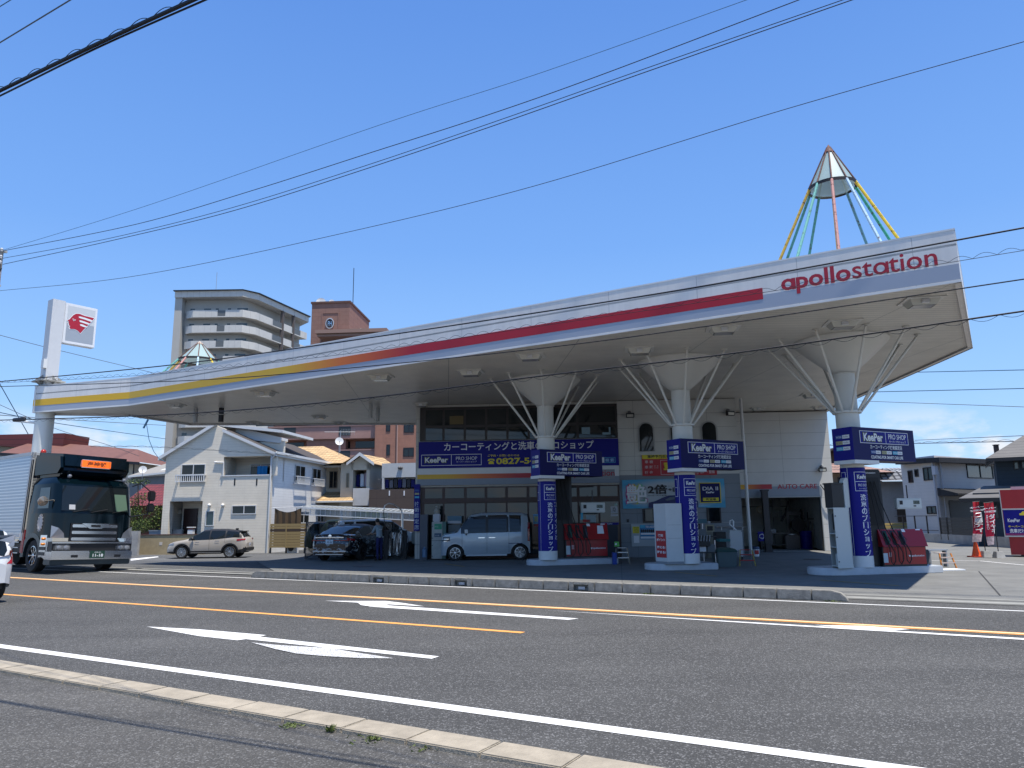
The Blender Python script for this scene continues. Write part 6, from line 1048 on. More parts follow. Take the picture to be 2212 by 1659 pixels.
for w_ in spec['wheels']:
    for sg in (-1, 1):
        b = MB(); N = 16; vs = []
        for r_ in (.395, .47):
            for i in range(N + 1):
                a = R(8 + 164 * i / N); x, z = w_ + r_ * math.cos(a), .335 + r_ * math.sin(a); vs.append((x, sg * (yat(max(.02, min(4.25, x)), max(z, .3)) + .012), z))
        f = [(i, i + 1, N + 2 + i, N + 1 + i) for i in range(N)]; b.add(vs, f if sg > 0 else [q[::-1] for q in f]); b.build('wheel_arch_trim', BLACK, t)
b = MB(); b.box(4.02, 4.30, -.78, .78, .34, .60); b.build('rear_bumper', BLACK, t, bevel=.05); plate(t, 4.262, .72, 1, LWHITE, BLUED, ('山口 330', '32-06'))
mirrors(t, 1.42, 1.05, .86); b = MB(); b.box(3.45, 3.60, -.02, .02, 1.5, 1.60); b.build('roof_aerial', BLACK, t); b = MB(); b.box(3.80, 4.02, -.58, .58, 1.40, 1.45); b.build('spoiler', BLACK, t, bevel=.015)
for x in (1.28, 2.31, 3.14):
    b = MB(); z0 = .42; zs_ = [z0 + (interp(spec['belt'], x) - z0) * i / 6 for i in range(7)]
    if x == 3.14: zs_ = [.85 + (interp(spec['belt'], x) - .85) * i / 3 for i in range(4)]
    for sg in (-1,  1): b.tube([(x, sg * (yat(x, z) + .001), z) for z in zs_], .006, 4)
    b.build('door_gap', BLACK, t)
# ---- silver blue box van
q0, q1 = P(*ZI(748, 990)), P(*ZI(1855, 975)); dr_ = (q1 - q0).normalized(); wb = (q1 - q0).length; k_ = wb / 2.46
SBL = mat('paint_silver_blue', (.42, .48, .52), .3, .15, coat=.7)
spec = dict(L=3.395, wheels=(.54, 3.0 - .0), R=.29, sill=.20, ws=(.52, 1.02), rw=(3.33, 3.38), tumble=.14, paint=SBL, spokes=7, swirl=.35, rim=.70, tyre=.165, dark_pillars=False,
  top=[(0, .72), (.04, .95), (.12, 1.0), (.55, 1.06), (.62, 1.08), (1.0, 1.60), (1.15, 1.70), (1.5, 1.765), (2.2, 1.785), (3.1, 1.76), (3.3, 1.70), (3.36, 1.3), (3.395, .9)], belt=[(0, .70), (.12, .92), (.55, 1.0), (1.0, 1.01), (3.0, 1.05), (3.34, 1.05), (3.395, .8)],
  plan=[(0, .52), (.08, .64), (.3, .72), (.6, .737), (3.1, .737), (3.3, .70), (3.395, .62)], side_glass=[(.76, 1.0), (1.0, 1.72), (1.78, 2.52), (2.6, 3.05)], glass_breaks=[(.76, 0), (1.0, 0), (1.72, 0), (1.78, 0), (2.52, 0), (2.6, 0), (3.05, 0)], bottom=[(0, .2), (3.395, .26)])
c1 = q0 - dr_ * spec['wheels'][0] * k_ + Vector((-dr_.y, dr_.x, 0)) * .66
t, patch, yat = car('box_van', 'boxy silver blue minivan parked in the shade before the glazed office', c1, math.atan2(dr_.y, dr_.x), spec); t.scale = (k_, k_, k_)
patch('headlamp', .02, .34, .74, .90, mat('lamp_smoked', (.08, .09, .1), .1)); patch('lamp_trim', .02, .30, .80, .82, CHROME, o=.02); patch('headlamp_line', .05, .28, .72, .735, CHROME, o=.02)
patch('window_surround', 1.0, 2.56, 1.55, 1.64, BLACK, o=.006); patch('window_pillar', 1.70, 1.80, 1.03, 1.62, BLACK, o=.008, nx=2); patch('window_pillar', 2.50, 2.58, 1.05, 1.62, BLACK, o=.008, nx=2)
for x0, x1 in ((1.42, 1.66), (1.82, 2.06)): patch('door_handle', x0, x1, .83, .865, CHROME, o=.035, nx=2, nz=1)
patch('side_strip', 2.56, 3.10, .615, .635, BLUED, o=.01); patch('sill_skirt', .95, 2.50, .17, .24, SBL, o=.02); patch('tail_lamp', 3.30, 3.38, .7, 1.4, LAMPR, nx=2)
for x, z0, z1 in ((.80, .35, 1.0), (1.745, .28, 1.05), (2.58, .30, 1.05)):
    b = MB(); [b.tube([(x, sg * (yat(x, z0 + (z1 - z0) * i / 6) + .001), z0 + (z1 - z0) * i / 6) for i in range(7)], .006, 4) for sg in (-1, 1)]; b.build('door_gap', BLACK, t)
for z in (.58, .70): b = MB(); [b.tube([(x / 10, sg * (yat(x / 10, z) + .0), z) for x in range(9, 26)], .008, 4) for sg in (-1, 1)]; b.build('body_crease', SBL, t)
for sg in (-1, 1): b = MB(); b.box(.90, 1.02, sg * .77 - .07, sg * .77 + .07, 1.02, 1.16, 0); b.tube([(.95, sg * .72, 1.0), (.96, sg * .77, .96), (.96, sg * .78, 1.03)], .03, 6, 1); b.build('wing_mirror', [SBL, BLACK], t, bevel=.02)
b = MB(); b.tube([(1.32, -.4, 1.74), (1.18, -.42, 1.92)], .006, 4); b.build('roof_aerial', BLACK, t)
# ---- black saloon being washed, tail towards the road
FOAM = bpy.data.materials.new('paint_black_soapy'); FOAM.use_nodes = True; nt = FOAM.node_tree; bb = nt.nodes['Principled BSDF']; bb.inputs['Coat Weight'].default_value = 1
tc = nt.nodes.new('ShaderNodeTexCoord'); mp = nt.nodes.new('ShaderNodeMapping'); mp.inputs['Scale'].default_value = (1, 1, 2.2); nt.links.new(tc.outputs['Object'], mp.inputs[0]); nz_ = nt.nodes.new('ShaderNodeTexNoise'); nz_.inputs['Scale'].default_value = 3.2; nz_.inputs['Detail'].default_value = 6; nz_.inputs['Roughness'].default_value = .7; nz_.inputs['Distortion'].default_value = .8
nt.links.new(mp.outputs[0], nz_.inputs['Vector']); cr = nt.nodes.new('ShaderNodeValToRGB'); cr.color_ramp.elements[0].position = .545; cr.color_ramp.elements[1].position = .58; nt.links.new(nz_.outputs['Fac'], cr.inputs[0])
cr2 = nt.nodes.new('ShaderNodeMix'); cr2.data_type = 'RGBA'; cr2.inputs[6].default_value = (.006, .007, .010, 1); cr2.inputs[7].default_value = (.36, .40, .42, 1); nt.links.new(cr.outputs[0], cr2.inputs[0]); nt.links.new(cr2.outputs[2], bb.inputs['Base Color'])
rr_ = nt.nodes.new('ShaderNodeMapRange'); rr_.inputs[3].default_value = .12; rr_.inputs[4].default_value = .8; nt.links.new(cr.outputs[0], rr_.inputs[0]); nt.links.new(rr_.outputs[0], bb.inputs['Roughness'])
sp_ = dict(L=4.9, wheels=(.93, 3.8), R=.35, sill=.22, ws=(1.45, 2.2), rw=(3.5, 4.35), tumble=.42, paint=FOAM, spokes=10, rimm=DARKM, roofm=BLACK,
  top=[(0, .62), (.08, .76), (.5, .88), (1.4, .98), (1.5, 1.0), (2.2, 1.38), (2.7, 1.445), (3.2, 1.43), (3.6, 1.33), (4.35, 1.06), (4.72, 1.06), (4.84, .98), (4.9, .7)], belt=[(0, .60), (.5, .82), (1.4, .93), (3.0, .97), (4.2, 1.0), (4.7, .98), (4.9, .66)],
  plan=[(0, .62), (.15, .78), (.6, .89), (1, .92), (3.9, .93), (4.6, .86), (4.8, .80), (4.9, .70)], side_glass=[(1.75, 2.72), (2.8, 3.6), (3.62, 3.95)], glass_breaks=[(1.75, 0), (2.72, 0), (2.8, 0), (3.6, 0), (3.95, 0)], bottom=[(0, .25), (4.4, .24), (4.9, .34)])
a_ = P(*ZG(350, 905)); b_ = P(*ZG(905, 890)); hd = math.atan2((a_ - b_).y, (a_ - b_).x); rz = R(-69 - 180 + 180)
# tail faces the camera, body runs away to the upper right
rz = R(-105); ux = Vector((math.cos(rz), math.sin(rz), 0)); tail = (a_ + b_) / 2 + Vector((.05, .2, 0)); t, patch, yat = car('saloon_car', 'black saloon covered in soap suds being washed, tail towards the road', tail - ux * 4.35, rz, sp_); SED = t
b = MB(); b.box(4.86, 4.93, -.62, .62, .93, .965); b.build('boot_trim', CHROME, t); patch('tail_lamp', 4.45, 4.82, .80, .88, LAMPR, slope=.04); b = MB(); b.box(4.80, 4.90, -.78, .78, .82, .85); b.build('tail_light_bar', LAMPR, t)
b = MB(); b.box(4.84, 4.92, -.72, .72, .40, .43); b.box(4.84, 4.92, -.60, .60, .28, .31); b.build('bumper_trim', ALU, t); plate(t, 4.915, .80 - .02, 1, mat('plate_white', (.62, .70, .74), .4), BLUED, ('山口 300', '77-33'))
b = MB(); b.lathe([(.075, 0), (.075, .01), (.055, .012)], 20, 0, M=Matrix.Translation((4.88, 0, .99)) @ Matrix.Rotation(R(90), 4, 'Y')); b.build('round_badge', CHROME, t)
b = MB(); b.box(3.05, 3.2, -.02, .02, 1.45, 1.52); b.build('roof_aerial', BLACK, t); mirrors(t, 1.75, 1.0, .9)
# ---- white hatchback at the left edge (only its tail is in view)
q = P(0.7, 1299.6); WHC = mat('paint_white', (.70, .71, .72), .25, coat=1); sp2 = dict(L=3.9, wheels=(.75, 3.2), R=.30, sill=.24, ws=(.9, 1.5), rw=(3.55, 3.85), tumble=.22, paint=WHC, spokes=7,
  top=[(0, .6), (.1, .85), (.9, 1.02), (1.5, 1.5), (2.2, 1.56), (3.4, 1.52), (3.62, 1.46), (3.84, 1.0), (3.9, .80)], belt=[(0, .58), (.9, .95), (3.4, 1.02), (3.8, .98), (3.9, .72)], plan=[(0, .6), (.3, .78), (.8, .84), (3.3, .845), (3.65, .81), (3.82, .74), (3.9, .60)], side_glass=[(1.2, 2.1), (2.2, 3.2)], glass_breaks=[(1.2, 0), (2.1, 0), (2.2, 0), (3.2, 0)], bottom=[(0, .25), (3.6, .27), (3.9, .40)])
rz = math.atan2(U.y, U.x); tail = P(22, 1275) ; nose = q - U * 3.55 - V * .72; t, patch, yat = car('white_hatchback', 'white hatchback cut off by the left edge, its red tail lamp and bumper showing', nose, rz, sp2)
patch('tail_lamp', 3.58, 3.885, .78, 1.05, LAMPR); patch('tail_lamp_clear', 3.56, 3.80, 1.05, 1.36, LAMPW); patch('reflector', 3.55, 3.66, .42, .48, LAMPR, o=.015)
# ---- white estate behind the hoses
q = P(*ZG(1860, 650)); spw_ = dict(sp2); spw_.update(L=4.5, wheels=(.9, 3.6), R=.33, spokes=10, rimm=DARKM, paint=WHC, top=[(0, .7), (.1, .9), (1.0, 1.08), (1.8, 1.58), (2.5, 1.66), (4.0, 1.6), (4.3, 1.3), (4.5, .9)], belt=[(0, .68), (1.0, 1.0), (4.2, 1.08), (4.5, .8)], plan=[(0, .62), (.3, .82), (.8, .89), (3.9, .89), (4.3, .82), (4.5, .7)], ws=(1.0, 1.8), rw=(4.05, 4.4), side_glass=[(1.5, 2.4), (2.5, 3.4), (3.5, 3.9)], glass_breaks=[(1.5, 0), (2.4, 0), (2.5, 0)], bottom=[(0, .25), (4.5, .35)])
q = P(*ZG(1790, 665)); q = D(*ZG(1780, 640), 35.0); q.z = 0; rz = R(180 + 20); ux = Vector((math.cos(rz), math.sin(rz), 0)); t, patch, yat = car('white_estate', 'white estate car parked under the carport behind the wash hoses', Vector((q.x + .9, q.y - .1, 0)), rz, spw_); patch('headlamp', .1, .5, .75, .88, LAMPW)
q = D(*ZG(740, 335), 37.0); q.z = 0; spb = dict(spw_); spb.update(paint=mat('paint_dark', (.02, .02, .025), .3, coat=1)); t, patch, yat = car('dark_car', 'dark car parked behind the soapy saloon, only its roof and window showing', Vector((q.x + 1.7, q.y + 2, 0)), R(182), spb); t.scale = (.85, .85, .95)
q = D(*ZG(1165, 345), 37.0); q.z = 0; spb = dict(spw_); spb.update(paint=mat('paint_yellow_beige', (.42, .36, .16), .4)); t, patch, yat = car('beige_kei_car', 'yellowish beige car parked behind the worker at the carport', Vector((q.x + 1.5, q.y, 0)), R(178), spb); t.scale = (.85, .85, 1.02)

# ================================================================ truck
TB = mat('truck_dark_teal', (.001, .005, .008), .10, spec=.35); tor = P(62.5, 1239.3) + U * 1.40 + V * 1.2
trk = thing('cargo_truck', 'black and teal cargo truck with silver ribbed box, chrome bumper and orange lit roof sign, coming on from the left', 'truck', tor, math.atan2(-U.y, -U.x)); trk['label'] = 'dark cargo truck with silver ribbed box, chrome bumper and orange roof sign'
trk.scale = (1.06, 1.06, 1.06); trk.rotation_euler = (R(1.8), 0, math.atan2(-U.y, -U.x) - R(6.5))
# local: nose at x=0, tail at +x; its near side is +y?  (x axis = -U, y axis = -V, towards the camera)
W2 = 1.22
def cabring(x0, x1, prof, m=0): pass
b = MB()
def cab(z0, z1, xf0, xf1, xb, w0, w1):   # front leaning block, plan rounded at the front corners
    lo = [(xb, -w0), (xf0 + .22, -w0), (xf0 + .06, -w0 + .12), (xf0, -w0 + .35), (xf0, w0 - .35), (xf0 + .06, w0 - .12), (xf0 + .22, w0), (xb, w0)]; hi = [(xb, -w1), (xf1 + .22, -w1), (xf1 + .06, -w1 + .12), (xf1, -w1 + .35), (xf1, w1 - .35), (xf1 + .06, w1 - .12), (xf1 + .22, w1), (xb, w1)]
    v = [(x, y, z0) for x, y in lo] + [(x, y, z1) for x, y in hi]; n = 8; return v, [tuple(range(n)), tuple(range(2 * n - 1, n - 1, -1))] + [(n + i, n + (i + 1) % n, (i + 1) % n, i) for i in range(n)]
for z0, z1, x0, x1, w0, w1 in ((1.05, 1.80, .06, .10, W2, W2), (1.80, 2.72, .10, .32, W2, W2 - .04), (2.72, 2.92, .32, .52, W2 - .04, W2 - .12)): b.add(*cab(z0, z1, x0, x1, 2.0, w0, w1))
b.build('cab', TB, trk, sharp=45)
b = MB(); lo, hi = 1.88, 2.66; xa = lambda z: .10 + (z - 1.80) * .22 / .92 - .012
b.add([(xa(lo), -1.02, lo), (xa(lo), 1.02, lo), (xa(hi), 1.0, hi), (xa(hi), -1.0, hi)], [(0, 1, 2, 3)]); b.build('windscreen', CARGLASS, trk, sharp=0)
b = MB(); zz = 1.90; b.add([(xa(zz) - .012, -1.0, 1.9), (xa(zz) - .012, -.62, 1.9), (xa(2.5) - .012, -.58, 2.45), (xa(2.5) - .012, -.95, 2.45)], [(0, 1, 2, 3)]); b.build('window_view', mat('through_glass', (.10, .16, .11), .2), trk, sharp=0)
b = MB(); b.add([(xa(1.95) - .015, .62, 1.92), (xa(1.95) - .015, .80, 1.92), (xa(2.1) - .015, .80, 2.07), (xa(2.1) - .015, .62, 2.07)], [(0, 1, 2, 3)]); b.build('windscreen_card', LGREY, trk, sharp=0)
for yy in (-.5, .15, .7): b = MB(); b.tube([(xa(1.85) - .04, yy, 1.84), (xa(1.95) - .03, yy - .5, 1.95)], .012, 5); b.build('wiper', BLACK, trk)
for s_ in (-1, 1):
    b = MB(); b.add([(.55, s_ * (W2 + .004), 1.95), (1.35, s_ * (W2 + .004), 1.95), (1.35, s_ * (W2 - .02), 2.6), (.65, s_ * (W2 - .02), 2.6)], [(0, 1, 2, 3)]); b.build('side_window', CARGLASS, trk, sharp=0)
# roof deflector
b = MB(); v = [(.60, -1.06, 2.96), (.60, 1.06, 2.96), (2.1, 1.20, 2.93), (2.1, -1.20, 2.93), (.36, -1.06, 3.20), (.36, 1.06, 3.20), (.46, 1.08, 3.66), (.46, -1.08, 3.66), (2.1, 1.22, 3.78), (2.1, -1.22, 3.78)]
b.add(v, [(0, 3, 2, 1), (0, 1, 5, 4), (4, 5, 6, 7), (7, 6, 8, 9), (1, 2, 8, 6, 5), (0, 4, 7, 9, 3), (2, 3, 9, 8)]); b.build('roof_deflector', TB, trk, bevel=.09)
b = MB(); b.box(.33, .45, -.42, .52, 3.26, 3.52, 0); b.build('sign_rim', CHROME, trk, bevel=.03); b = MB(); b.box(.322, .33, -.40, .50, 3.28, 3.50, 0); b.text('海神號', (.320, .05, 3.39), .60, .15, 1, .003, .02, None, (0, 0, 1), (0, -1, 0))
b.build('roof_sign', [mat('sign_glow_orange', (.95, .16, .015), .4, emit=.5), mat('sign_ink', (.05, .02, .01), .6)], trk)
b = MB(); b.ball((.5, .75, 2.97), .07, 6); b.build('marker_lamp', LAMPW, trk); b = MB(); b.ball((.5, -.95, 2.94), .07, 6); b.build('marker_lamp', LAMPW, trk)
# grille, lamps, bumper
b = MB(); b.box(.03, .10, -.72, .72, .95, 1.50); b.build('grille_panel', BLACK, trk)
for z in (1.42, 1.22, 1.02): b = MB(); b.box(-.01, .05, -.68, .68, z - .045, z + .045); b.build('grille_bar', CHROME, trk, bevel=.015)
b = MB(); b.add([(-.02, -.42, 1.50), (-.02, .42, 1.50), (-.02, .18, 1.34), (-.02, -.18, 1.34), (-.05, -.05, 1.50), (-.05, .05, 1.50)], [(0, 1, 2, 3)]); b.box(-.03, -.02, -.14, .14, 1.39, 1.46, 1); b.build('winged_badge', [CHROME, BLACK], trk)
for s_ in (-1, 1):
    b = MB(); b.add([(.045, s_ * .86, 1.05), (.13, s_ * (W2 + .005), 1.05), (.16, s_ * (W2 + .005), 1.42), (.05, s_ * 1.05, 1.35), (.04, s_ * .90, 1.2)], [(0, 1, 2, 3, 4)]); b.build('corner_lamp', LAMPW, trk, sharp=0)
    b = MB(); b.box(-.06, .02, s_ * .92 - .24, s_ * .92 + .24, .66, .86, 0); b.build('headlamp', mat('headlamp_glass', (.22, .23, .24), .1, .4), trk, bevel=.05)
    for k in (-.1, .1): b = MB(); b.lathe([(.07, 0), (.07, .02), (.03, .03)], 16, 0, M=Matrix.Translation((-.06, s_ * .92 + k, .76)) @ Matrix.Rotation(R(-90), 4, 'Y')); b.build('lamp_lens', LAMPW, trk)
b = MB(); b.box(.0, .35, -1.2, 1.2, .60, .94); b.build('bumper_recess', BLACK, trk); b = MB(); b.box(-.04, .3, -W2, W2, .885, .93); b.box(-.06, .5, -W2, W2, .40, .66); b.build('chrome_bumper', CHROME, trk, bevel=.03)
b = MB(); b.box(.0, .5, -W2 + .02, W2 - .02, .24, .40); b.build('front_skirt', mat('skirt_dark', (.03, .045, .05), .4), trk, bevel=.02)
for yy in (-.75, .55): b = MB(); b.box(-.065, -.06, yy - .10, yy + .10, .46, .54); b.build('bumper_slot', BLACK, trk, sharp=0)
plate(trk, -.075, .55, -1, mat('plate_green', (.012, .055, .035), .4), LWHITE, ('広島 831', '11-18'), y=-.12, w=.44, h=.22)
# near side: mudguard, steps, emblem
for s_ in (-1, 1):
    b = MB(); N = 14; cx_w = 1.42; vs = []
    for r_ in (.56, .78):
        for i in range(N + 1): a = R(-5 + 190 * i / N); vs.append((cx_w + r_ * math.cos(a), s_ * (W2 + .01), .50 + r_ * math.sin(a) * (1 if r_ < .7 else .9)))
    f = [(i, i + 1, N + 2 + i, N + 1 + i) for i in range(N)]; b.add(vs, f); b.add([(v[0], v[1] - s_ * .35, v[2]) for v in vs[:N + 1]] + vs[:N + 1], [(i, i + 1, N + 2 + i, N + 1 + i) for i in range(N)]); b.build('mudguard', mat('guard_dark', (.02, .03, .035), .3), trk)
    b = MB(); b.box(.30, .82, s_ * W2 - .14, s_ * W2 + (.02 if s_ > 0 else -.02) + .14 * (1 if s_ < 0 else 0), .45, 1.16, 0); b.build('step_box', CHROME, trk, bevel=.03)
    for z in (.52, .68): b = MB(); b.box(.38, .76, s_ * (W2 + .025) - .01, s_ * (W2 + .025) + .01, z, z + .10); b.build('step_recess', BLACK, trk, sharp=0)
    for z in (.86, 1.02): b = MB(); b.ball((.55, s_ * (W2 + .03), z), .06, 6, 0, .7); b.build('side_marker', AMBER, trk)
    wheel(trk, 1.42, s_ * 1.02, .50, .3, s_, 8, .60, CHROME)
b = MB(); Me = Matrix.Translation((.98, W2 + .008, 1.50)) @ Matrix.Rotation(R(-90), 4, 'X'); b.lathe([(.20, 0), (.21, .012), (.17, .012), (.17, .006)], 28, 0, M=Me @ Matrix.Diagonal((.8, 1.1, 1, 1)))
for k in range(14): a = k * math.pi / 7; b.box(-.02, .02, .19, .25, 0, .012, M=Me @ Matrix.Diagonal((.8, 1.1, 1, 1)) @ Matrix.Rotation(a, 4, 'Z'))
b.text('海神', (.98, W2 + .012, 1.50), .2, .24, 0, .003, .02, None, (0, 0, 1), (-1, 0, 0)); b.build('round_emblem', mat('emblem_pale', (.45, .42, .42), .4, .4), trk)
for (y0, z0, z1) in ((W2, 1.98, 2.12),): b = MB(); b.tube([(.34, W2 - .05, 2.2), (.34, W2 + .2, 2.15)], .015, 6, 1); b.lathe([(.15, 0), (.14, .05), (1e-5, .09)], 18, 0, M=Matrix.Translation((.42, W2 + .24, 2.15)) @ Matrix.Rotation(R(-100), 4, 'Y')); b.build('round_mirror', [mat('mirror_tan', (.35, .30, .25), .2, .6), BLACK], trk)
b = MB(); b.tube([(.3, -W2 + .05, 2.75), (.05, -W2 - .1, 2.85), (.0, -W2 - .42, 2.60), (.02, -W2 - .42, 1.85), (.3, -W2 + .02, 1.75)], .022, 6); b.build('mirror_arm', DARKM, trk)
for z0, z1 in ((2.28, 2.62), (1.92, 2.20)): b = MB(); b.box(-.06, .08, -W2 - .60, -W2 - .36, z0, z1); b.build('side_mirror', BLACK, trk, bevel=.04)
# red chassis side, frame, cargo box
b = MB(); b.box(1.9, 9.0, -.5, .5, .55, .85); b.build('chassis', DARKM, trk); TRD = mat('truck_red', (.22, .015, .015), .3)
for y0, y1 in ((.9, W2 + .02), (-W2 - .02, -.9)): b = MB(); b.box(2.02, 2.25, y0, y1, .55, 1.3); b.build('red_guard', TRD, trk, bevel=.02)
BOXM = lines_mat('ribbed_box', (.36, .40, .46), (.62, .64, .66), 2, .105, .42, .3, var=.03, bump=1.0); BOXM.node_tree.nodes['Principled BSDF'].inputs['Metallic'].default_value = .55
b = MB(); b.box(2.35, 9.4, -1.25, 1.25, 1.15, 3.74); b.build('cargo_box', BOXM, trk, sharp=0); b = MB()
for y in (-1.25, 1.25): b.box(2.18, 2.36, y - .09 * (y > 0) , y + .09 * (y < 0), .95, 3.80); b.box(2.3, 9.4, y - .02, y + .02, 3.70, 3.80); b.box(2.3, 9.4, y - .02, y + .02, 1.05, 1.18)
b.box(2.18, 2.3, -1.25, 1.25, 3.6, 3.78); b.build('box_edge', STEEL, trk, sharp=0)
b = MB(); b.tube([(2.12, W2 + .02, 1.2), (2.12, W2 + .02, 3.55)], .02, 6); b.tube([(2.2, W2 + .03, 1.2), (2.2, W2 + .03, 3.55)], .02, 6); b.build('box_rail', BLACK, trk)
b = MB(); b.ball((2.35, .9, 3.84), .09, 6); b.build('beacon', mat('beacon_red', (.4, .03, .02), .2), trk)
b = MB()
for z in (.55, .72, .89, 1.0): b.box(2.45, 3.5, W2 - .03, W2, z, z + .03)
b.build('side_guard', ALU, trk, sharp=0)
for x in (6.8, 8.1):
    for s_ in (-1, 1): wheel(trk, x, s_ * 1.0, .48, .35, s_, 8, .6, CHROME)
# ================================================================ pole sign at the left
sgp = P(98, 893, ZSOF); sgp.z = 0; rzs = R(-50); t = thing('pole_sign', 'tall white square post rising through the canopy tip with a square red head emblem board', 'pole sign', sgp, 0)
b = MB(); b.lathe([(.37, 0), (.37, 7.62)], 32); b.build('round_column', COLM, t)
def dz(px, py): return D(px, py, sgp.y).z
zt = dz(126, 650); b = MB(); Mp = Matrix.Rotation(R(-36), 4, 'Z'); b.box(-.26, .26, -.26, .26, 7.6, zt, 0, M=Mp); b.build('square_post', mat('post_white', (.60, .61, .62), .45, var=.04), t, sharp=0)
b = MB(); b.box(-.5, .5, -.5, .5, 7.78, 7.84, 0, M=Mp)
for k in range(8): a = k * math.pi / 4 + R(-28); b.add([(.2 * math.cos(a), .2 * math.sin(a), 7.5), (.58 * math.cos(a), .58 * math.sin(a), 7.84), (.2 * math.cos(a), .2 * math.sin(a), 8.15), (.2 * math.cos(a + .06), .2 * math.sin(a + .06), 7.5), (.58 * math.cos(a + .04), .58 * math.sin(a + .04), 7.84), (.2 * math.cos(a + .06), .2 * math.sin(a + .06), 8.15)], [(0, 1, 2), (5, 4, 3), (0, 3, 4, 1), (1, 4, 5, 2)])
b.build('flange', mat('flange_weathered', (.45, .44, .40), .6, var=.3, vs=8), t, sharp=0); b = MB(); b.box(.1, .36, -.42, -.27, 8.35, 8.75, M=Mp); b.build('switch_box', WHITE, t, sharp=0)
# emblem board: a plane turned towards the right
PB = Plane(sgp.x, sgp.y, R(54)); s0_, z0_ = PB.hit(*Z1(480, 500)); s1_, z1_ = PB.hit(*Z1(755, 240)); zt_ = PB.hit(*Z1(500, 185))[1]; zb_ = PB.hit(*Z1(475, 505))[1]
s0_, s1_ = .30, PB.hit(*Z1(748, 400))[0]; w, h = s1_ - s0_, zt_ - zb_; Mb = Matrix.Rotation(PB.a, 4, 'Z'); z0_ = zb_
b = MB(Mb); b.box(s0_, s1_, -.16, .16, z0_, z0_ + h); b.build('board', mat('board_white', (.74, .75, .76), .4), t, bevel=.02)
b = MB(Mb); f = lambda u, v: (s0_ + w * u, z0_ + h * v)
def face(b, pts, y0, m): b.slab([f(*p) for p in pts], y0 - .012, y0, m) if 0 else b.add([(f(*p)[0], y0, f(*p)[1]) for p in pts], [tuple(range(len(pts)))], m)
face(b, [(.09, .08), (.93, .08), (.93, .94), (.09, .94)], -.163, 0); face(b, [(.09, .08), (.93, .08), (.93, .54), (.09, .54)], -.166, 1); b.build('board_face', [mat('face_pale', (.55, .58, .60), .5), mat('face_grey', (.33, .37, .42), .5)], t, sharp=0)
head = [(.10, .565), (.16, .60), (.20, .65), (.26, .72), (.34, .77), (.44, .785), (.60, .76), (.76, .755), (.90, .75), (.86, .69), (.72, .53), (.60, .40), (.52, .305), (.44, .36), (.34, .385), (.22, .37), (.18, .40), (.20, .44), (.155, .46), (.165, .49), (.13, .51), (.15, .535)]
cxh, cyh = .48, .55; big = [((x - cxh) * 1.09 + cxh, (y - cyh) * 1.09 + cyh) for x, y in head]
b = MB(Mb); face(b, big, -.172, 1); face(b, head, -.178, 0)
for i, (x0, x1, y) in enumerate(((.42, .86, .70), (.45, .79, .605), (.48, .72, .515))):
    face(b, [(x0, y + .012), (x0 + .02, y - .02), ((x0 + x1) / 2, y - .035), (x1 - .03, y - .06 + i * .01), (x1, y - .015), ((x0 + x1) / 2, y + .012), (x0 + .05, y + .022)], -.183, 1)
face(b, [(.24, .635), (.355, .615), (.28, .575)], -.183, 1); face(b, [(.26, .622), (.325, .612), (.285, .592)], -.187, 0); o = b.build('emblem', [mat('emblem_red', (.42, .012, .03), .4), LWHITE], t, sharp=0)
q = D(32, 909, sgp.y - .2); q2 = D(83, 914, sgp.y); b = MB(); b.tube([q - sgp, q2 - sgp], .05, 6); b.build('bracket_arm', WHITE, t)

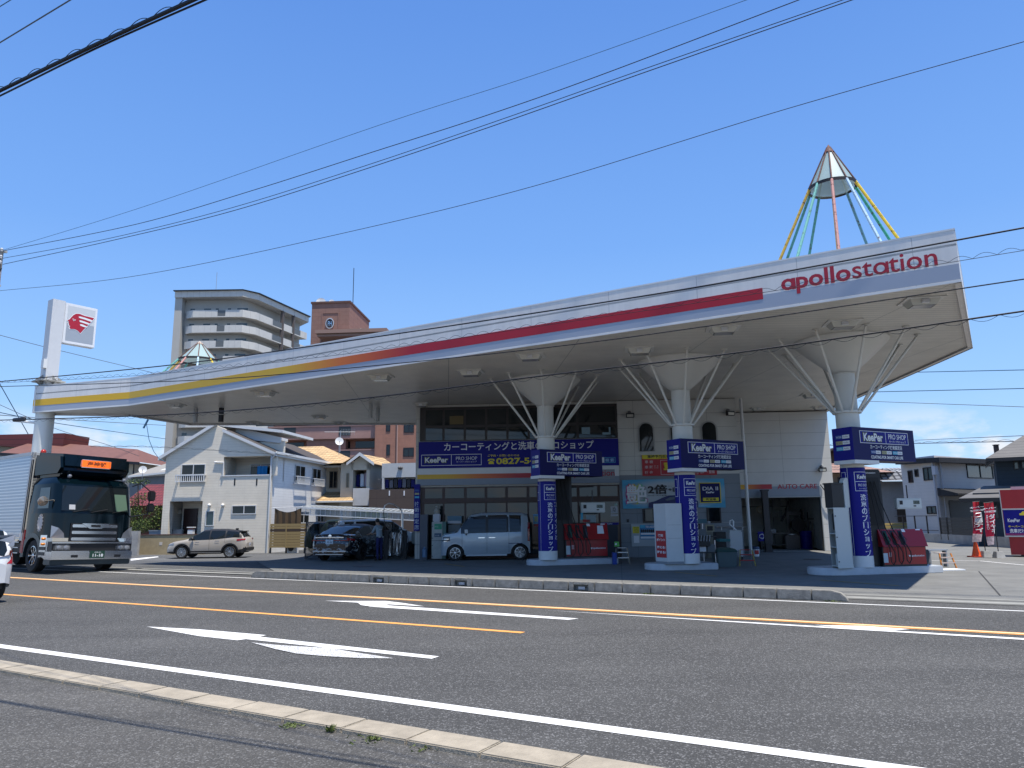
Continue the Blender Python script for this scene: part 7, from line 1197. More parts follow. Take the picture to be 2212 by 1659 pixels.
# ================================================================ teepee spires on the canopy
SPC = [('pink', (.45, .22, .20)), ('pale_blue', (.40, .58, .72)), ('yellow', (.70, .50, .03)), ('green', (.05, .38, .26)), ('blue', (.10, .26, .34)), ('mustard', (.50, .34, .05)), ('teal', (.08, .30, .28)), ('teal', (.08, .30, .28)), ('mustard', (.50, .34, .05)), ('turquoise', (.14, .42, .38))]
def flaky(nm, c):
    m = worn('pole_' + nm, c, .40, 9); r = [n for n in m.node_tree.nodes if n.type == 'VALTORGB'][0]; r.color_ramp.elements[0].color = (.07, .03, .02, 1); return m
FL = {n: flaky(n, c) for n, c in SPC}; RUST = mat('rusty_rib', (.12, .04, .03), .7, var=.5, vs=12); SPG = mat('frosted_panel', (.42, .55, .54), .2, spec=.6, alpha=.72)
def spire(c, za, zr, rr, label, tip, off=0.0, cap=RUST):
    t = thing('roof_spire', label, 'roof spire', c, 0, 'teepee spires on the canopy roof'); H0 = za - c.z; Hr = zr - c.z; k = rr / (H0 - Hr); N = 10
    ang = [2 * math.pi * (i + off) / N for i in range(N)]; P_ = lambda a, z: Vector((k * (H0 - z) * math.cos(a), k * (H0 - z) * math.sin(a), z)); zt = H0 - (H0 - Hr) * tip
    for i, a in enumerate(ang):
        a2 = ang[(i + 1) % N] + (2 * math.pi if i == N - 1 else 0); b = MB(); b.add([P_(a, Hr + .05), P_(a2, Hr + .05), P_(a2, zt), P_(a, zt), P_(a, Hr + .05) * .985, P_(a2, Hr + .05) * .985, P_(a2, zt) * .985, P_(a, zt) * .985], [(0, 1, 2, 3), (7, 6, 5, 4)]); b.build('panel', SPG, t, sharp=0)
        b = MB(); b.tube([P_(a, Hr) * 1.01, P_(a, H0 - .1)], .022, 6); b.build('rib', RUST, t); b = MB(); b.tube([P_(a, 0.0), P_(a, Hr)], .042, 8); b.build('pole', FL[SPC[i][0]], t)
    b = MB(); b.lathe([(rr * 1.0, Hr - .04), (rr * 1.04, Hr - .04), (rr * 1.04, Hr + .05), (rr, Hr + .05), (rr, Hr - .04)], 40, caps=False); b.build('ring', mat('ring_dark', (.02, .018, .018), .6), t)
    b = MB(); b.lathe([(k * (H0 - zt) + .03, zt), (.001, H0)], 10); b.build('tip', cap, t); return t
c3 = cols[2][0]; Ysp = c3.y; za = D(1789, 312, Ysp); zr = D(1795, 410, Ysp).z; spire(Vector((za.x, Ysp, ZTOP - .32)), za.z, zr + .05, .66, 'tall cone spire of coloured poles with glass panelled top over the canopy right end', .20, -3.18)
Yq = 33.6; za = D(431.9, 736.4, Yq); zr = D(431, 780, Yq).z; spire(Vector((za.x, Yq, ZTOP - .32)), za.z, zr, .87, 'squat cone spire of coloured poles over the left part of the canopy', .17, -2.9, mat('tip_peeling', (.5, .42, .35), .7, var=.5, vs=8))

# ================================================================ overhead lines and utility pole
WIRE = mat('cable_black', (.008, .008, .012), .6); WIREB = mat('cable_blue', (.04, .12, .2), .6); WIREG = mat('cable_grey', (.10, .11, .12), .6)
def catmull(pts, n):
    out = []; p = [pts[0]] + list(pts) + [pts[-1]]
    for i in range(1, len(p) - 2):
        for k in range(n):
            t = k / n; a, b_, c, d = p[i - 1], p[i], p[i + 1], p[i + 2]
            out.append(tuple(.5 * (2 * b_[j] + (c[j] - a[j]) * t + (2 * a[j] - 5 * b_[j] + 4 * c[j] - d[j]) * t * t + (3 * b_[j] - a[j] - 3 * c[j] + d[j]) * t ** 3) for j in (0, 1)))
    return out + [tuple(pts[-1])]
def wire(label, pts, Ya, Yb, r, m=WIRE, coil=None, name='overhead_cable', ext_=1):
    pts = list(pts)
    if ext_: (x0, y0), (x1, y1) = pts[-2], pts[-1]; pts.append((x1 + (x1 - x0) * .25, y1 + (y1 - y0) * .25))
    c = catmull(pts, 10); X0, X1 = c[0][0], c[-1][0]; L3 = [D(x, y, 1 / (1 / Ya + (1 / Yb - 1 / Ya) * (x - X0) / (X1 - X0))) for x, y in c]; o = L3[0].copy(); b = MB()
    if ext_: L3.append(L3[-1] + (L3[-1] - L3[-4]).normalized() * 9)
    b.tube([p - o for p in L3], r, 6)
    if coil:
        per, amp, cr_ = coil; q = []; acc = 0
        for a, d in zip(L3, L3[1:]):
            n_ = max(2, int((d - a).length / per * 8))
            for k in range(n_): p = a.lerp(d, k / n_); s_ = acc + (d - a).length * k / n_; q.append(p - o + Vector((0, 0, amp * abs(math.sin(math.pi * s_ / per)))))
            acc += (d - a).length
        b.tube(q, cr_, 3)
    tag(b.build(name, m, loc=o), label, 'cable', 'overhead cables'); return L3
wire('thick black cable bundle with a coil round it, at the top left corner', [(-60, 225), (0, 196), (210, 95), (417, 0)], 6.8, 5.2, .018, coil=(.30, .05, .004)); wire('black cable just below the thick coiled bundle, top left corner', [(-60, 234), (0, 207), (215, 101), (443, 0)], 6.8, 5.2, .009)
wire('thin grey wire across the top left corner above the coiled bundle', [(-20, 104), (0, 92), (155, -2)], 9, 7.5, .008, WIREG); wire('short thin blue wire cutting the extreme top left corner', [(-20, 26), (0, 14), (26, -2)], 12, 11, .008, WIREB)
wire('thin blue wire, highest of the fan of wires from the pole at the left', [(4, 541), (330, 440), (835, 265), (1175, 155), (1612, 0)], 33, 16.5, .009, WIREB); wire('black wire below the thin blue one in the fan from the left pole', [(6, 542), (300, 483), (550, 410), (800, 330), (1040, 253), (1290, 165), (1725, 0)], 33, 15.8, .013)
wire('upper of two close black wires in the fan from the left pole', [(6, 558), (240, 514), (500, 449), (780, 361), (1080, 259), (1400, 146), (1820, 0)], 33, 15.2, .011); wire('lower of two close black wires in the fan from the left pole', [(6, 571), (240, 520), (505, 455), (790, 365), (1085, 265), (1405, 152), (1840, 0)], 33, 15.1, .013)
wire('thin dark wire running alone below the fan to the right edge', [(-30, 631), (0, 628), (300, 595), (700, 513), (1150, 403), (1700, 235), (2212, 90)], 33, 13.6, .009)
f1 = wire('black cable grazing the top of the canopy fascia', [(-60, 829), (0, 824.3), (382, 787), (713, 742), (1189, 671), (1591, 605.5), (2212, 492)], 29.6, 13.3, .018)
wire('thin cable with scalloped loops crossing the fascia lettering', [(-60, 828), (0, 827), (365, 806), (768, 762), (1189, 701), (1591, 641), (2212, 541)], 29.6, 13.3, .006, coil=(.42, .09, .005)); wire('black cable crossing the yellow stripe and then the canopy underside', [(-60, 835), (0, 835), (417, 821.5), (713, 799), (1189, 750), (1591, 695.5), (2212, 603)], 29.6, 13.3, .014)
f4 = wire('lowest black cable with small hanging loops, in front of the three column cones', [(-60, 909), (0, 907.6), (399, 893.7), (768, 862.4), (1189, 809.8), (1591, 762), (2212, 672)], 29.6, 13.3, .018, coil=(.5, -.09, .005))
q = D(28, 907.5, 29.3); q2 = D(55, 905, 29.0); b = MB(); b.tube([Vector(), (q2 - q) * .1, (q2 - q) * .9, q2 - q], [.03, .08, .09, .04], 10); tag(b.build('cable_splice', BLACK, loc=q), 'black cable splice closure hanging on the lowest cable at the far left', 'cable splice')
for lb, pts, Ya, Yb, r, m, cl in (('pair of far wires right of the canopy corner', [(1979, 804), (2212, 799)], 60, 50, .03, WIREB, None), ('far wire right of the third column cone', [(1870, 847), (2212, 839)], 60, 50, .03, WIREB, None), ('faint far wire sloping down right of the third column', [(1855, 866), (2212, 879)], 60, 50, .02, WIREG, None),
    ('wavy far cable just above the grey house roof', [(1790, 962), (1976, 958), (2212, 953)], 60, 45, .025, WIREG, (1.1, .12, .015)), ('faint straight far wire above the wavy cable over the grey house', [(1976, 951), (2212, 941)], 60, 45, .02, WIREG, None),
    ('wire sloping down from the left edge behind the pole sign', [(-30, 716), (0, 724), (76, 744), (128, 757), (333, 806), (420, 830)], 45, 60, .02, WIREG, None), ('steep thin wire at the left edge down to the maroon parapet', [(-10, 812), (0, 830), (61, 938)], 45, 50, .025, WIREB, None),
    ('thin wire from behind the pole sign to the apartment tower foot', [(-10, 889), (115, 913), (358, 948)], 50, 80, .03, WIREB, None), ('lower thin wire behind the pole sign sloping to the brown roof', [(-10, 870), (115, 924), (236, 962), (300, 985)], 50, 60, .02, WIREG, None),
    ('nearly level thin wire left of the apartment tower', [(-10, 896), (153, 907), (358, 919)], 50, 80, .025, WIREG, None), ('wavy far cable over the brown roof towards the cream house', [(195, 965), (222, 965), (358, 967), (640, 985)], 43, 42, .012, WIREG, (.7, .07, .008))):
    wire(lb, pts, Ya, Yb, r, m, cl, 'distant_wire', 0)
q = D(316, 913, 46); b = MB(); pp_ = [D(x, y, 46) - q for x, y in ((316, 913), (318, 925), (322, 950), (332, 975), (343, 990), (357, 998))]; b.tube(pp_, .02, 5); b.tube([pp_[0] + Vector((.1, 0, .2)), pp_[0] - Vector((.15, 0, .35))], .06, 5); tag(b.build('service_drop', WIREB, loc=q), 'drooping service wire with a clamp running down to the cream house gable', 'cable')
q = D(-1, 560, 33); b = MB(); b.tube([(0, 0, 0), (0, 0, D(-1, 540, 33).z)], [.19, .13], 14); t = thing('utility_pole', 'grey utility pole at the extreme left edge where the wires fan out', 'utility pole', (q.x, 33, 0)); b.build('pole', CONC, t)
z = D(0, 541, 33).z; b = MB(); b.box(-.9, .3, -.05, .05, z - .12, z - .02); b.box(-.6, .18, -.05, .05, z - 1.75, z - 1.68); b.build('crossarm', STEEL, t, sharp=0)
for i, zz in enumerate((z, z - .35, z - .62)): b = MB(); b.lathe([(.05, 0), (.07, .05), (.05, .08), (.07, .12), (.04, .18)], 10, 0, (.12, -.1, zz - .1)); b.build('insulator', LGREY, t)
b = MB(); b.tube([(-.1, -.1, z - .75), (.2, -.15, z - .72), (.28, -.2, z - .95), (.18, -.2, z - 1.2), (0, -.15, z - 1.3)], .03, 6); b.build('jumper_loop', BLACK, t)

# ================================================================ things on and round the islands
def on_isl(p): return P(*p, .2)
# white cabinet on the middle island
ca, cb, cc = on_isl(ZD(672, 1358)), on_isl(ZD(845, 1372)), on_isl(ZD(1088, 1366)); t = thing('white_cabinet', 'tall white angular cabinet with red sticker in Japanese on the middle island', 'cabinet', cb, 0)
hC = D(*ZD(810, 487), cb.y).z - .2; A1, B1, C1 = ca - cb, Vector(), cc - cb; poly = [tuple(v.xy) for v in (A1, B1, C1, C1 + Vector((-.15, .5, 0)), A1 + Vector((.25, .35, 0)))]; b = MB(); b.prism(poly, .07, hC); b.build('body', mat('cabinet_white', (.58, .60, .59), .5, var=.05), t, bevel=.01); b = MB(); b.prism([(x * .98, y * .98 + .005) for x, y in poly], 0, .07); b.build('plinth', mat('plinth_grey', (.25, .27, .29), .6), t, sharp=0)
aa = math.atan2(-A1.y, -A1.x); PL_ = Plane(ca.x, ca.y, aa); x0, x1, z0, z1 = PL_.rect(ZD(680, 883), ZD(822, 1272)); b = MB(Matrix.Translation(A1) @ Matrix.Rotation(aa, 4, 'Z')); z0 -= .2; z1 -= .2; b.box(x0, x1, -.006, 0, z0, z1, 0); hh_ = z1 - z0
for i, (rw, v) in enumerate((('楽天', .82), ('ポイント', .66), ('使える!', .38), ('貯まる!', .20))): b.text(rw, ((x0 + x1) / 2, -.006, z0 + hh_ * v), (x1 - x0) * (.55 if i == 0 else .86), hh_ * .11, 1, .003, .04)
b.build('red_sticker', [RED, LWHITE], t, sharp=0)
ab = math.atan2(C1.y, C1.x); b = MB(Matrix.Rotation(ab, 4, 'Z')); L_ = C1.length
for v in (.42, .64): b.box(.06, L_ - .06, -.004, 0, hC * v, hC * v + .008)
b.build('panel_seam', mat('seam_grey', (.3, .3, .3), .7), t, sharp=0)
# open shelf cabinet on the right island
sa, sb_, sc = on_isl(Z6(350, 1338)), on_isl(Z6(395, 1345)), on_isl(Z6(516, 1340)); t = thing('shelf_cabinet', 'white metal shelf cabinet with open front beside the rightmost blue column', 'shelf cabinet', sb_, 0); hS = D(*Z6(390, 875), sb_.y).z - .2; e1 = (sc - sb_); e0 = (sa - sb_); WS = mat('shelf_white', (.56, .58, .55), .5)
e0 = e0.normalized() * .42; ang = math.atan2(e1.y, e1.x); L_ = e1.length; Ms = Matrix.Rotation(ang, 4, 'Z'); angb = math.atan2(e0.y, e0.x)
b = MB(); b.prism([(0, 0), tuple(e1.xy), tuple((e1 * .96 + Vector((0, .03, 0))).xy), (0, .03)], 0, hS); b.prism([tuple(v.xy) for v in (e1, e1 + e0, e1 * .97 + e0, e1 * .97)], 0, hS); b.prism([tuple(v.xy) for v in (e0, e0 * .95, e1 + e0 * .95, e1 + e0)], 0, hS); b.build('panels', WS, t, sharp=0)
for z in (.04, .42 * hS * .8, .62 * hS * .9, hS - .03): b = MB(); b.prism([(0.01, 0.03), tuple((e1 * .96 + Vector((0, .03, 0))).xy), tuple((e1 * .96 + e0 * .94).xy), tuple((e0 * .94).xy)], z, z + .03); b.build('shelf', WS, t, sharp=0)
b = MB(Ms); b.box(L_ * .96, L_ * .97, -.01, 0, .1, hS - .1); [b.box(.02, .05, -.012, 0, hS * k, hS * k + .03, 1) for k in (.1, .5, .85)]; b.build('door_edge', [mat('seam_grey', (.3, .3, .3), .7), DARKM], t, sharp=0)
q = sb_ + e1 * .5 + e0 * .45; b = MB(); b.box(-.13, .10, -.12, .12, .0, .30); tag(b.build('white_bin', WS, loc=q + Vector((0, 0, .07)), rz=ang, bevel=.01), 'small white bin standing on the lowest shelf of the white cabinet', 'bin'); b = MB(); b.box(-.12, .12, -.12, .12, 0, .45); tag(b.build('dark_box', BLACK, loc=q + Vector((-.02, 0, hS * .62)), rz=ang, bevel=.02), 'black box on the upper shelf of the white cabinet', 'box')
b = MB(); b.box(-.17, .20, -.14, .14, 0, .62); b.box(-.19, .22, -.16, .16, .62, .66); tag(b.build('black_crate', BLACK, loc=q + Vector((-.10, 0, hS)), rz=ang), 'tall black box standing on top of the white shelf cabinet', 'box')
b = MB(); b.slab([(0, 0), (.16, 0), (.16, .78), (.12, .80), (.05, .78), (0, .70)], -.02, .12); tag(b.build('white_guard', WS, loc=q + Vector((.16, -.05, hS)), rz=ang), 'white rounded panel between the black box and the blue column', 'panel')
b = MB(); b.tube([(0, 0, 0), (0, 0, .22)], .03, 8); b.tube([(0, -.02, .18), (0, -.14, .18)], .025, 8); b.lathe([(.06, 0), (.06, .02)], 10, 0, M=Matrix.Translation((0, -.12, .18)) @ Matrix.Rotation(R(90), 4, 'X')); tag(b.build('water_tap', mat('tap_green', (.03, .09, .07), .5), loc=on_isl(Z6(530, 1330)) + Vector((0, .02, 0))), 'dark green standing tap at the foot of the rightmost column', 'tap')
# ladders
def ladder(c, rz, h, m1, m2, label, ww=.5):
    t = thing('step_ladder', label, 'step ladder', c, rz, 'folding step ladders')
    for s_ in (-1, 1):
        b = MB(); b.box(-.02, .02, -.012, .012, 0, h, M=Matrix.Translation((s_ * ww / 2, -.28, 0)) @ Matrix.Rotation(R(-14), 4, 'X') @ Matrix.Rotation(R(-s_ * 7), 4, 'Y')); b.build('front_leg', m1, t, sharp=0)
        b = MB(); b.box(-.015, .015, -.012, .012, 0, h, M=Matrix.Translation((s_ * ww / 2, .28, 0)) @ Matrix.Rotation(R(14), 4, 'X') @ Matrix.Rotation(R(-s_ * 7), 4, 'Y')); b.build('rear_leg', ALU, t, sharp=0)
    for i in (1, 2): z = h * i / 3; y = -.28 + z * .25; b = MB(); b.box(-ww / 2 + z * .12, ww / 2 - z * .12, y - .04, y + .04, z, z + .03); b.build('step', m2, t, sharp=0)
    b = MB(); b.box(-ww / 2 + .1, ww / 2 - .1, -.12, .12, h * .96, h * .99); b.build('top_step', m2, t, sharp=0); return t
LO = mat('ladder_orange', (.55, .20, .03), .5, var=.3, vs=20); LY = mat('ladder_yellow', (.40, .30, .06), .5, var=.3, vs=20)
ladder(P(*ZD(1985, 1395)), R(-8), D(*ZD(1920, 1155), P(*ZD(1985, 1395)).y).z, LY, RED, 'yellow and silver step ladder with red top beside the grey bin'); q = P(*ZF(1085, 655)); ladder(q, R(12), D(*ZF(1040, 440), q.y).z, LO, mat('ladder_top', (.5, .4, .35), .5), 'orange step ladder in the sun at the end of the right island'); q = P(*ZP(1490, 1480)); ladder(q, R(-4), D(*ZP(1440, 1225), q.y).z, mat('ladder_tan', (.3, .24, .16), .6), ALU, 'dull tan step ladder at the end of the left island')
q = P(*ZF(1190, 690)); b = MB(); b.box(-.45, .38, -.22, .25, .0, .03); tag(b.build('ground_plate', LWHITE, loc=q + Vector((0, .1, .01)), rz=R(8)), 'flat white plate on the concrete under the orange ladder', 'plate')
q = D(*ZF(1000, 403), P(*ZF(1085, 655)).y + .6); b = MB(); b.box(-.3, .3, -.12, .12, -.02, .02); b.box(-.27, -.23, -.1, .1, -q.z, -.02); b.box(.23, .27, -.1, .1, -q.z, -.02); tag(b.build('side_table', TIN, loc=q), 'narrow pale shelf table behind the orange ladder', 'table')
# bin, crates, cart, appliance by the middle island
q = P(*ZD(1715, 1420)); hB = D(*ZD(1715, 1135), q.y).z; q.y += .3; t = thing('waste_bin', 'grey-green plastic waste bin with sloping teal lid right of the middle island', 'bin', q, R(6)); b = MB(); w = .33; b.add([(-w * .88, -.24, 0), (w * .88, -.24, 0), (w * .88, .24, 0), (-w * .88, .24, 0), (-w, -.3, hB * .8), (w, -.3, hB * .8), (w, .3, hB * .8), (-w, .3, hB * .8)], [(3, 2, 1, 0), (0, 1, 5, 4), (1, 2, 6, 5), (2, 3, 7, 6), (3, 0, 4, 7), (4, 5, 6, 7)]); b.build('body', mat('bin_grey_green', (.10, .14, .145), .6), t, bevel=.02)
b = MB(); b.add([(-w - .02, -.32, hB * .8), (w + .02, -.32, hB * .8), (w + .02, .32, hB * .8), (-w - .02, .32, hB * .8), (-w * .9, -.2, hB * .95), (w * .9, -.2, hB * .95), (w * .85, .25, hB), (-w * .85, .25, hB)], [(0, 1, 5, 4), (1, 2, 6, 5), (2, 3, 7, 6), (3, 0, 4, 7), (4, 5, 6, 7), (3, 2, 1, 0)]); b.build('lid', mat('bin_teal', (.02, .09, .085), .5), t, bevel=.015)
def boxy(p, q2, Yd, m, name, label, cat, dep=.3, rz=0, z0=None, bev=.01, extra=None):
    a = D(*p, Yd); c = D(*q2, Yd); x0, x1 = min(a.x, c.x), max(a.x, c.x); zt, zb = max(a.z, c.z), min(a.z, c.z)
    if z0 is not None: zb = z0
    b = MB(); b.box(-(x1 - x0) / 2, (x1 - x0) / 2, 0, dep, 0, zt - zb, 0)
    if extra: extra(b, x1 - x0, zt - zb)
    return tag(b.build(name, m, loc=((x0 + x1) / 2, Yd, zb), rz=rz, bevel=bev), label, cat)
TEALC = mat('teal_crate', (.03, .16, .17), .6); Yw = S.o.y - .8
boxy(ZD(1595, 1003), ZD(1762, 1130), 25.6, [TEALC], 'plastic_crate', 'teal plastic crate stacked behind the grey bin, right of the middle column', 'crate', .4, z0=.75); boxy(ZD(1600, 1130), ZD(1750, 1200), 25.7, [DARKM], 'low_table', 'dark low stand carrying the teal crate behind the grey bin', 'stand', .4, z0=0)
boxy(ZD(1545, 900), ZD(1695, 1010), 26.6, [BLACK], 'black_locker', 'black cabinet behind the teal crate against the grey wall', 'cabinet', .4, z0=.0)
t = thing('washing_machine', 'white top loading washing machine with pale hose against the grey wall', 'washing machine', (D(*ZD(1850, 1190), 28.2).x, 28.2, 0), S.a); a_, c_ = D(*ZD(1748, 890), 28.2), D(*ZD(1955, 1190), 28.2); w = (c_.x - a_.x) / 2; b = MB(); b.box(-w, w, 0, .6, .12, a_.z); b.build('body', mat('machine_white', (.55, .57, .58), .4), t, bevel=.03); b = MB(); b.box(-w * .95, w * .95, .03, .55, a_.z, a_.z + .03); b.build('lid', mat('machine_lid', (.5, .52, .52), .4), t, bevel=.01)
for s_ in (-1, 1): b = MB(); b.box(s_ * w * .8 - .03, s_ * w * .8 + .03, .05, .1, 0, .12); b.build('foot', BLACK, t)
hp = [D(*ZD(x, y), 28.4) - t.location for x, y in ((1850, 885), (1790, 830), (1745, 790), (1750, 740), (1780, 725), (1800, 745), (1800, 830))]; b = MB(); b.tube([Matrix.Rotation(-S.a, 4, 'Z') @ p for p in hp], .025, 8); b.build('hose', LWHITE, t)
a_, c_ = on(S, ZD(1545, 832), .1), on(S, ZD(1995, 832), .1); b = MB(); b.tube([Vector(), c_ - a_], .02, 6); [b.tube([(c_ - a_) * k, (c_ - a_) * k + Vector((0, 0, -.12))], .02, 5) for k in (.16, .55, .85)]; tag(b.build('wall_pipe', ALU, loc=a_), 'thin pale water pipe along the grey wall above the washing machine', 'pipe')
q = P(*ZD(2125, 1258)); hK = D(*ZD(2125, 1115), q.y).z; t = thing('paint_bucket', 'white bucket with dark blue lid standing by the drain pipe', 'bucket', q, 0); b = MB(); b.lathe([(.13, 0), (.16, hK * .75)], 20); b.build('pail', LWHITE, t); b = MB(); b.lathe([(.17, hK * .75), (.17, hK * .82), (.14, hK)], 20); b.build('lid', mat('lid_blue', (.02, .05, .12), .5), t); b = MB(); b.box(-.08, .08, -.165, -.13, .1, .25); b.build('pail_label', RED, t)
# tool rack between the middle column and the crates
q = D(*ZD(1400, 1360), 24.2); q.z = .2; t = thing('tool_rack', 'black wire rack with hanging baskets, boxes and poles right of the middle column', 'rack', (q.x, 24.2, 0)); hR = D(*ZD(1400, 780), 24.2).z
for x in (-.35, -.05, .32): b = MB(); b.tube([(x, 0, .02), (x, 0, hR if x < .1 else hR * .62)], .018, 6); b.build('upright', ALU if x != -.35 else BLACK, t)
b = MB(); b.box(-.45, -.12, -.05, .2, hR * .55, hR); b.build('back_board', BLACK, t); b = MB(); b.box(-.3, .12, -.22, .05, hR * .48, hR * .72); b.build('basket', mat('basket_black', (.02, .02, .02), .5), t, bevel=.02)
for i in range(4): b = MB(); b.tube([(-.18 + i * .09, -.24, hR * .6), (-.16 + i * .09, -.26, hR * .74)], .015, 5); b.build('tool', LGREY, t)
for z in (.45, .95): b = MB(); b.box(-.36, .36, -.12, .15, z, z + .025); b.build('shelf', BLACK, t)
b = MB(); b.box(-.2, .0, -.13, -.12, .5, .66); b.build('white_card', LWHITE, t); b = MB(); b.box(.05, .3, -.1, .12, .48, .72); b.build('box', mat('box_grey', (.14, .16, .17), .6), t, bevel=.01); b = MB(); b.box(-.3, .05, -.1, .12, .975, 1.2); b.build('box', mat('box_grey', (.14, .16, .17), .6), t, bevel=.01)
boxy(ZD(1280, 715), ZD(1415, 772), 29.6, [mat('blue_box', (.06, .15, .19), .6)], 'storage_tub', 'pale blue tub on the frame right of the middle column', 'tub', .3, z0=None); boxy(ZD(1390, 795), ZD(1525, 905), 29.8, [mat('frame_cream', (.30, .28, .2), .6), DARKM], 'framed_board', 'cream framed board with dark centre leaning against the grey wall', 'board', .05, extra=lambda b, w, h: b.box(-w / 2 + .06, w / 2 - .06, -.01, 0, .06, h - .06, 1), z0=None)
boxy(ZD(1420, 745), ZD(1466, 778), 29.9, [LGREY], 'wall_box', 'small white electrical box on the grey wall above the framed board', 'wall box', .1); boxy(ZD(1400, 900), ZD(1530, 1190), 29.5, [mat('stand_tan', (.2, .19, .15), .6)], 'wooden_stand', 'tan wooden stand carrying the framed board behind the rack', 'stand', .3, z0=0)
boxy(ZP(1335, 1310), ZP(1405, 1400), 26.2, [mat('bucket_blue', (.01, .05, .3), .5)], 'blue_bucket', 'blue bucket on the floor behind the left ladder', 'bucket', .25, z0=0); boxy(ZP(1365, 1132), ZP(1445, 1212), 26.6, [mat('green_card', (.12, .45, .08), .5), LWHITE], 'green_notice', 'bright green and white notice card above the left ladder', 'notice', .02, extra=lambda b, w, h: b.box(-w * .4, w * .0, -.004, 0, h * .3, h * .7, 1)); q = D(*ZP(1405, 1212), 26.6); b = MB(); b.tube([(0, 0, 0), (0, 0, q.z)], .02, 6); b.box(-.15, .15, -.1, .1, 0, .02); tag(b.build('notice_stand', DARKM, loc=(q.x, 26.62, 0)), 'thin stand holding the green notice card', 'stand')
boxy(ZP(1150, 860), ZP(1435, 1290), 30.6, [mat('locker_navy', (.012, .02, .035), .5)], 'dark_locker', 'dark navy machine cabinet before the office door behind the left pump', 'cabinet', .5, z0=0)
# oil cabinet, bins and machines left of the van
Yo = 30.6; t = thing('oil_cabinet', 'narrow white cabinet with green panel and rust stains left of the van', 'cabinet', (D(*ZI(435, 830), Yo).x, Yo, 0), R(-4)); a_, c_ = D(*ZI(345, 325), Yo), D(*ZI(525, 830), Yo); w = (c_.x - a_.x) / 2; zt = a_.z
b = MB(); b.box(-w, w, 0, .45, .05, zt); b.build('body', mat('cabinet_stained', (.40, .41, .38), .6, var=.25, vs=3), t, bevel=.01); b = MB(); b.box(w, w + .14, 0.02, .43, .05, zt); b.build('side', mat('cabinet_green', (.08, .16, .14), .6), t, sharp=0)
b = MB(); b.box(-w * .5, w * .9, -.006, 0, zt * .80, zt * .95, 0); b.text('オイル', (-w * .1, -.006, zt * .87), w * .7, .07, 1, .003, .02); b.build('green_panel', [GREEN, mat('label_pale', (.4, .55, .45), .6)], t, sharp=0); b = MB(); b.box(-w * .5, w * .8, -.006, 0, zt * .60, zt * .70, 0); b.text('灯油', (0, -.006, zt * .64), w * .8, .05, 1, .003, .01); b.build('blue_label', [mat('label_blue', (.05, .09, .14), .6), LGREY], t, sharp=0)
b = MB(); b.box(-w, w + .1, -.003, 0, zt * .50, zt * .51); [b.lathe([(.02, 0), (.02, .01)], 8, 0, M=Matrix.Translation((-w * .85, 0, zt * k)) @ Matrix.Rotation(R(90), 4, 'X')) for k in (.1, .38, .57, .88)]; b.build('seam', DARKM, t, sharp=0)
q = D(*ZI(425, 325), Yo); t = thing('statue', 'small pale figure ornament standing on the narrow white cabinet', 'ornament', (q.x, Yo + .2, zt), 0); b = MB(); b.box(-.15, .15, -.12, .12, 0, .32); b.build('base', LGREY, t, bevel=.03); b = MB(); b.lathe([(.10, .32), (.13, .42), (.09, .52), (.05, .56)], 12); b.ball((0, 0, .61), .06, 6); b.build('figure', mat('ornament_pale', (.35, .33, .28), .7), t)
boxy(ZI(145, 200), ZI(270, 840), Yo + .2, [mat('locker_grey', (.075, .085, .11), .5)], 'grey_locker', 'tall dark grey locker between the blue sign strip and the white cabinet', 'locker', .4, z0=0, extra=lambda b, w, h: (b.box(-w / 2 + .03, w / 2 - .02, -.004, 0, .14, h * .36, 0)))
q = P(*ZI(228, 800)); b = MB(); b.lathe([(.10, 0), (.10, .30), (.04, .36), (.04, .40)], 14); tag(b.build('washer_bottle', mat('bottle_blue', (.10, .18, .30), .4), loc=(D(*ZI(228, 700), Yo).x, Yo - .05, .12)), 'pale blue bottle at the foot of the dark grey locker', 'bottle')
boxy(ZI(615, 225), ZI(860, 350), 31.0, [mat('tub_blue', (.07, .16, .22), .5), LGREY], 'towel_cabinet', 'blue topped drum cabinet behind the van bonnet', 'cabinet', .4, z0=None, extra=lambda b, w, h: b.box(-w / 2 + .03, w / 2 - .03, -.004, 0, .0, h * .35, 1)); boxy(ZI(630, 375), ZI(840, 500), 31.0, [mat('tub_grey', (.12, .15, .16), .5)], 'grey_drawer_unit', 'grey drawer unit under the blue topped cabinet behind the van', 'cabinet', .4, z0=0)
for X0, X1, Y0_, Y1_, lb, m_ in ((1800, 1885, 625, 765, 'larger white pail beside the wash hoses', LWHITE), (1888, 1950, 625, 765, 'smaller white pail with dark ring beside the wash hoses', LWHITE)):
    q = P(*ZG((X0 + X1) / 2, Y1_)); hK = D(*ZG((X0 + X1) / 2, Y0_), q.y).z; w = (X1 - X0) * .14137 / 1600 * q.y / 2; t = thing('white_pail', lb, 'bucket', q, 0, 'white pails by the wash corner'); b = MB(); b.lathe([(w * .88, 0), (w, hK), (w * 1.06, hK), (w * 1.06, hK * .92)], 18); b.build('pail', m_, t); b = MB(); b.tube([(w * math.cos(a), -w * .6, hK * .8 - w * .9 * math.sin(a)) for a in [math.pi * k / 8 for k in range(9)]], .008, 5); b.build('handle', DARKM, t)
boxy(ZG(1825, 435), ZG(1910, 625), 31.6, [mat('machine_grey', (.14, .17, .17), .5)], 'pressure_unit', 'grey wall-hung pressure washer unit left of the vertical blue sign strip', 'machine', .3, z0=None, bev=.04)
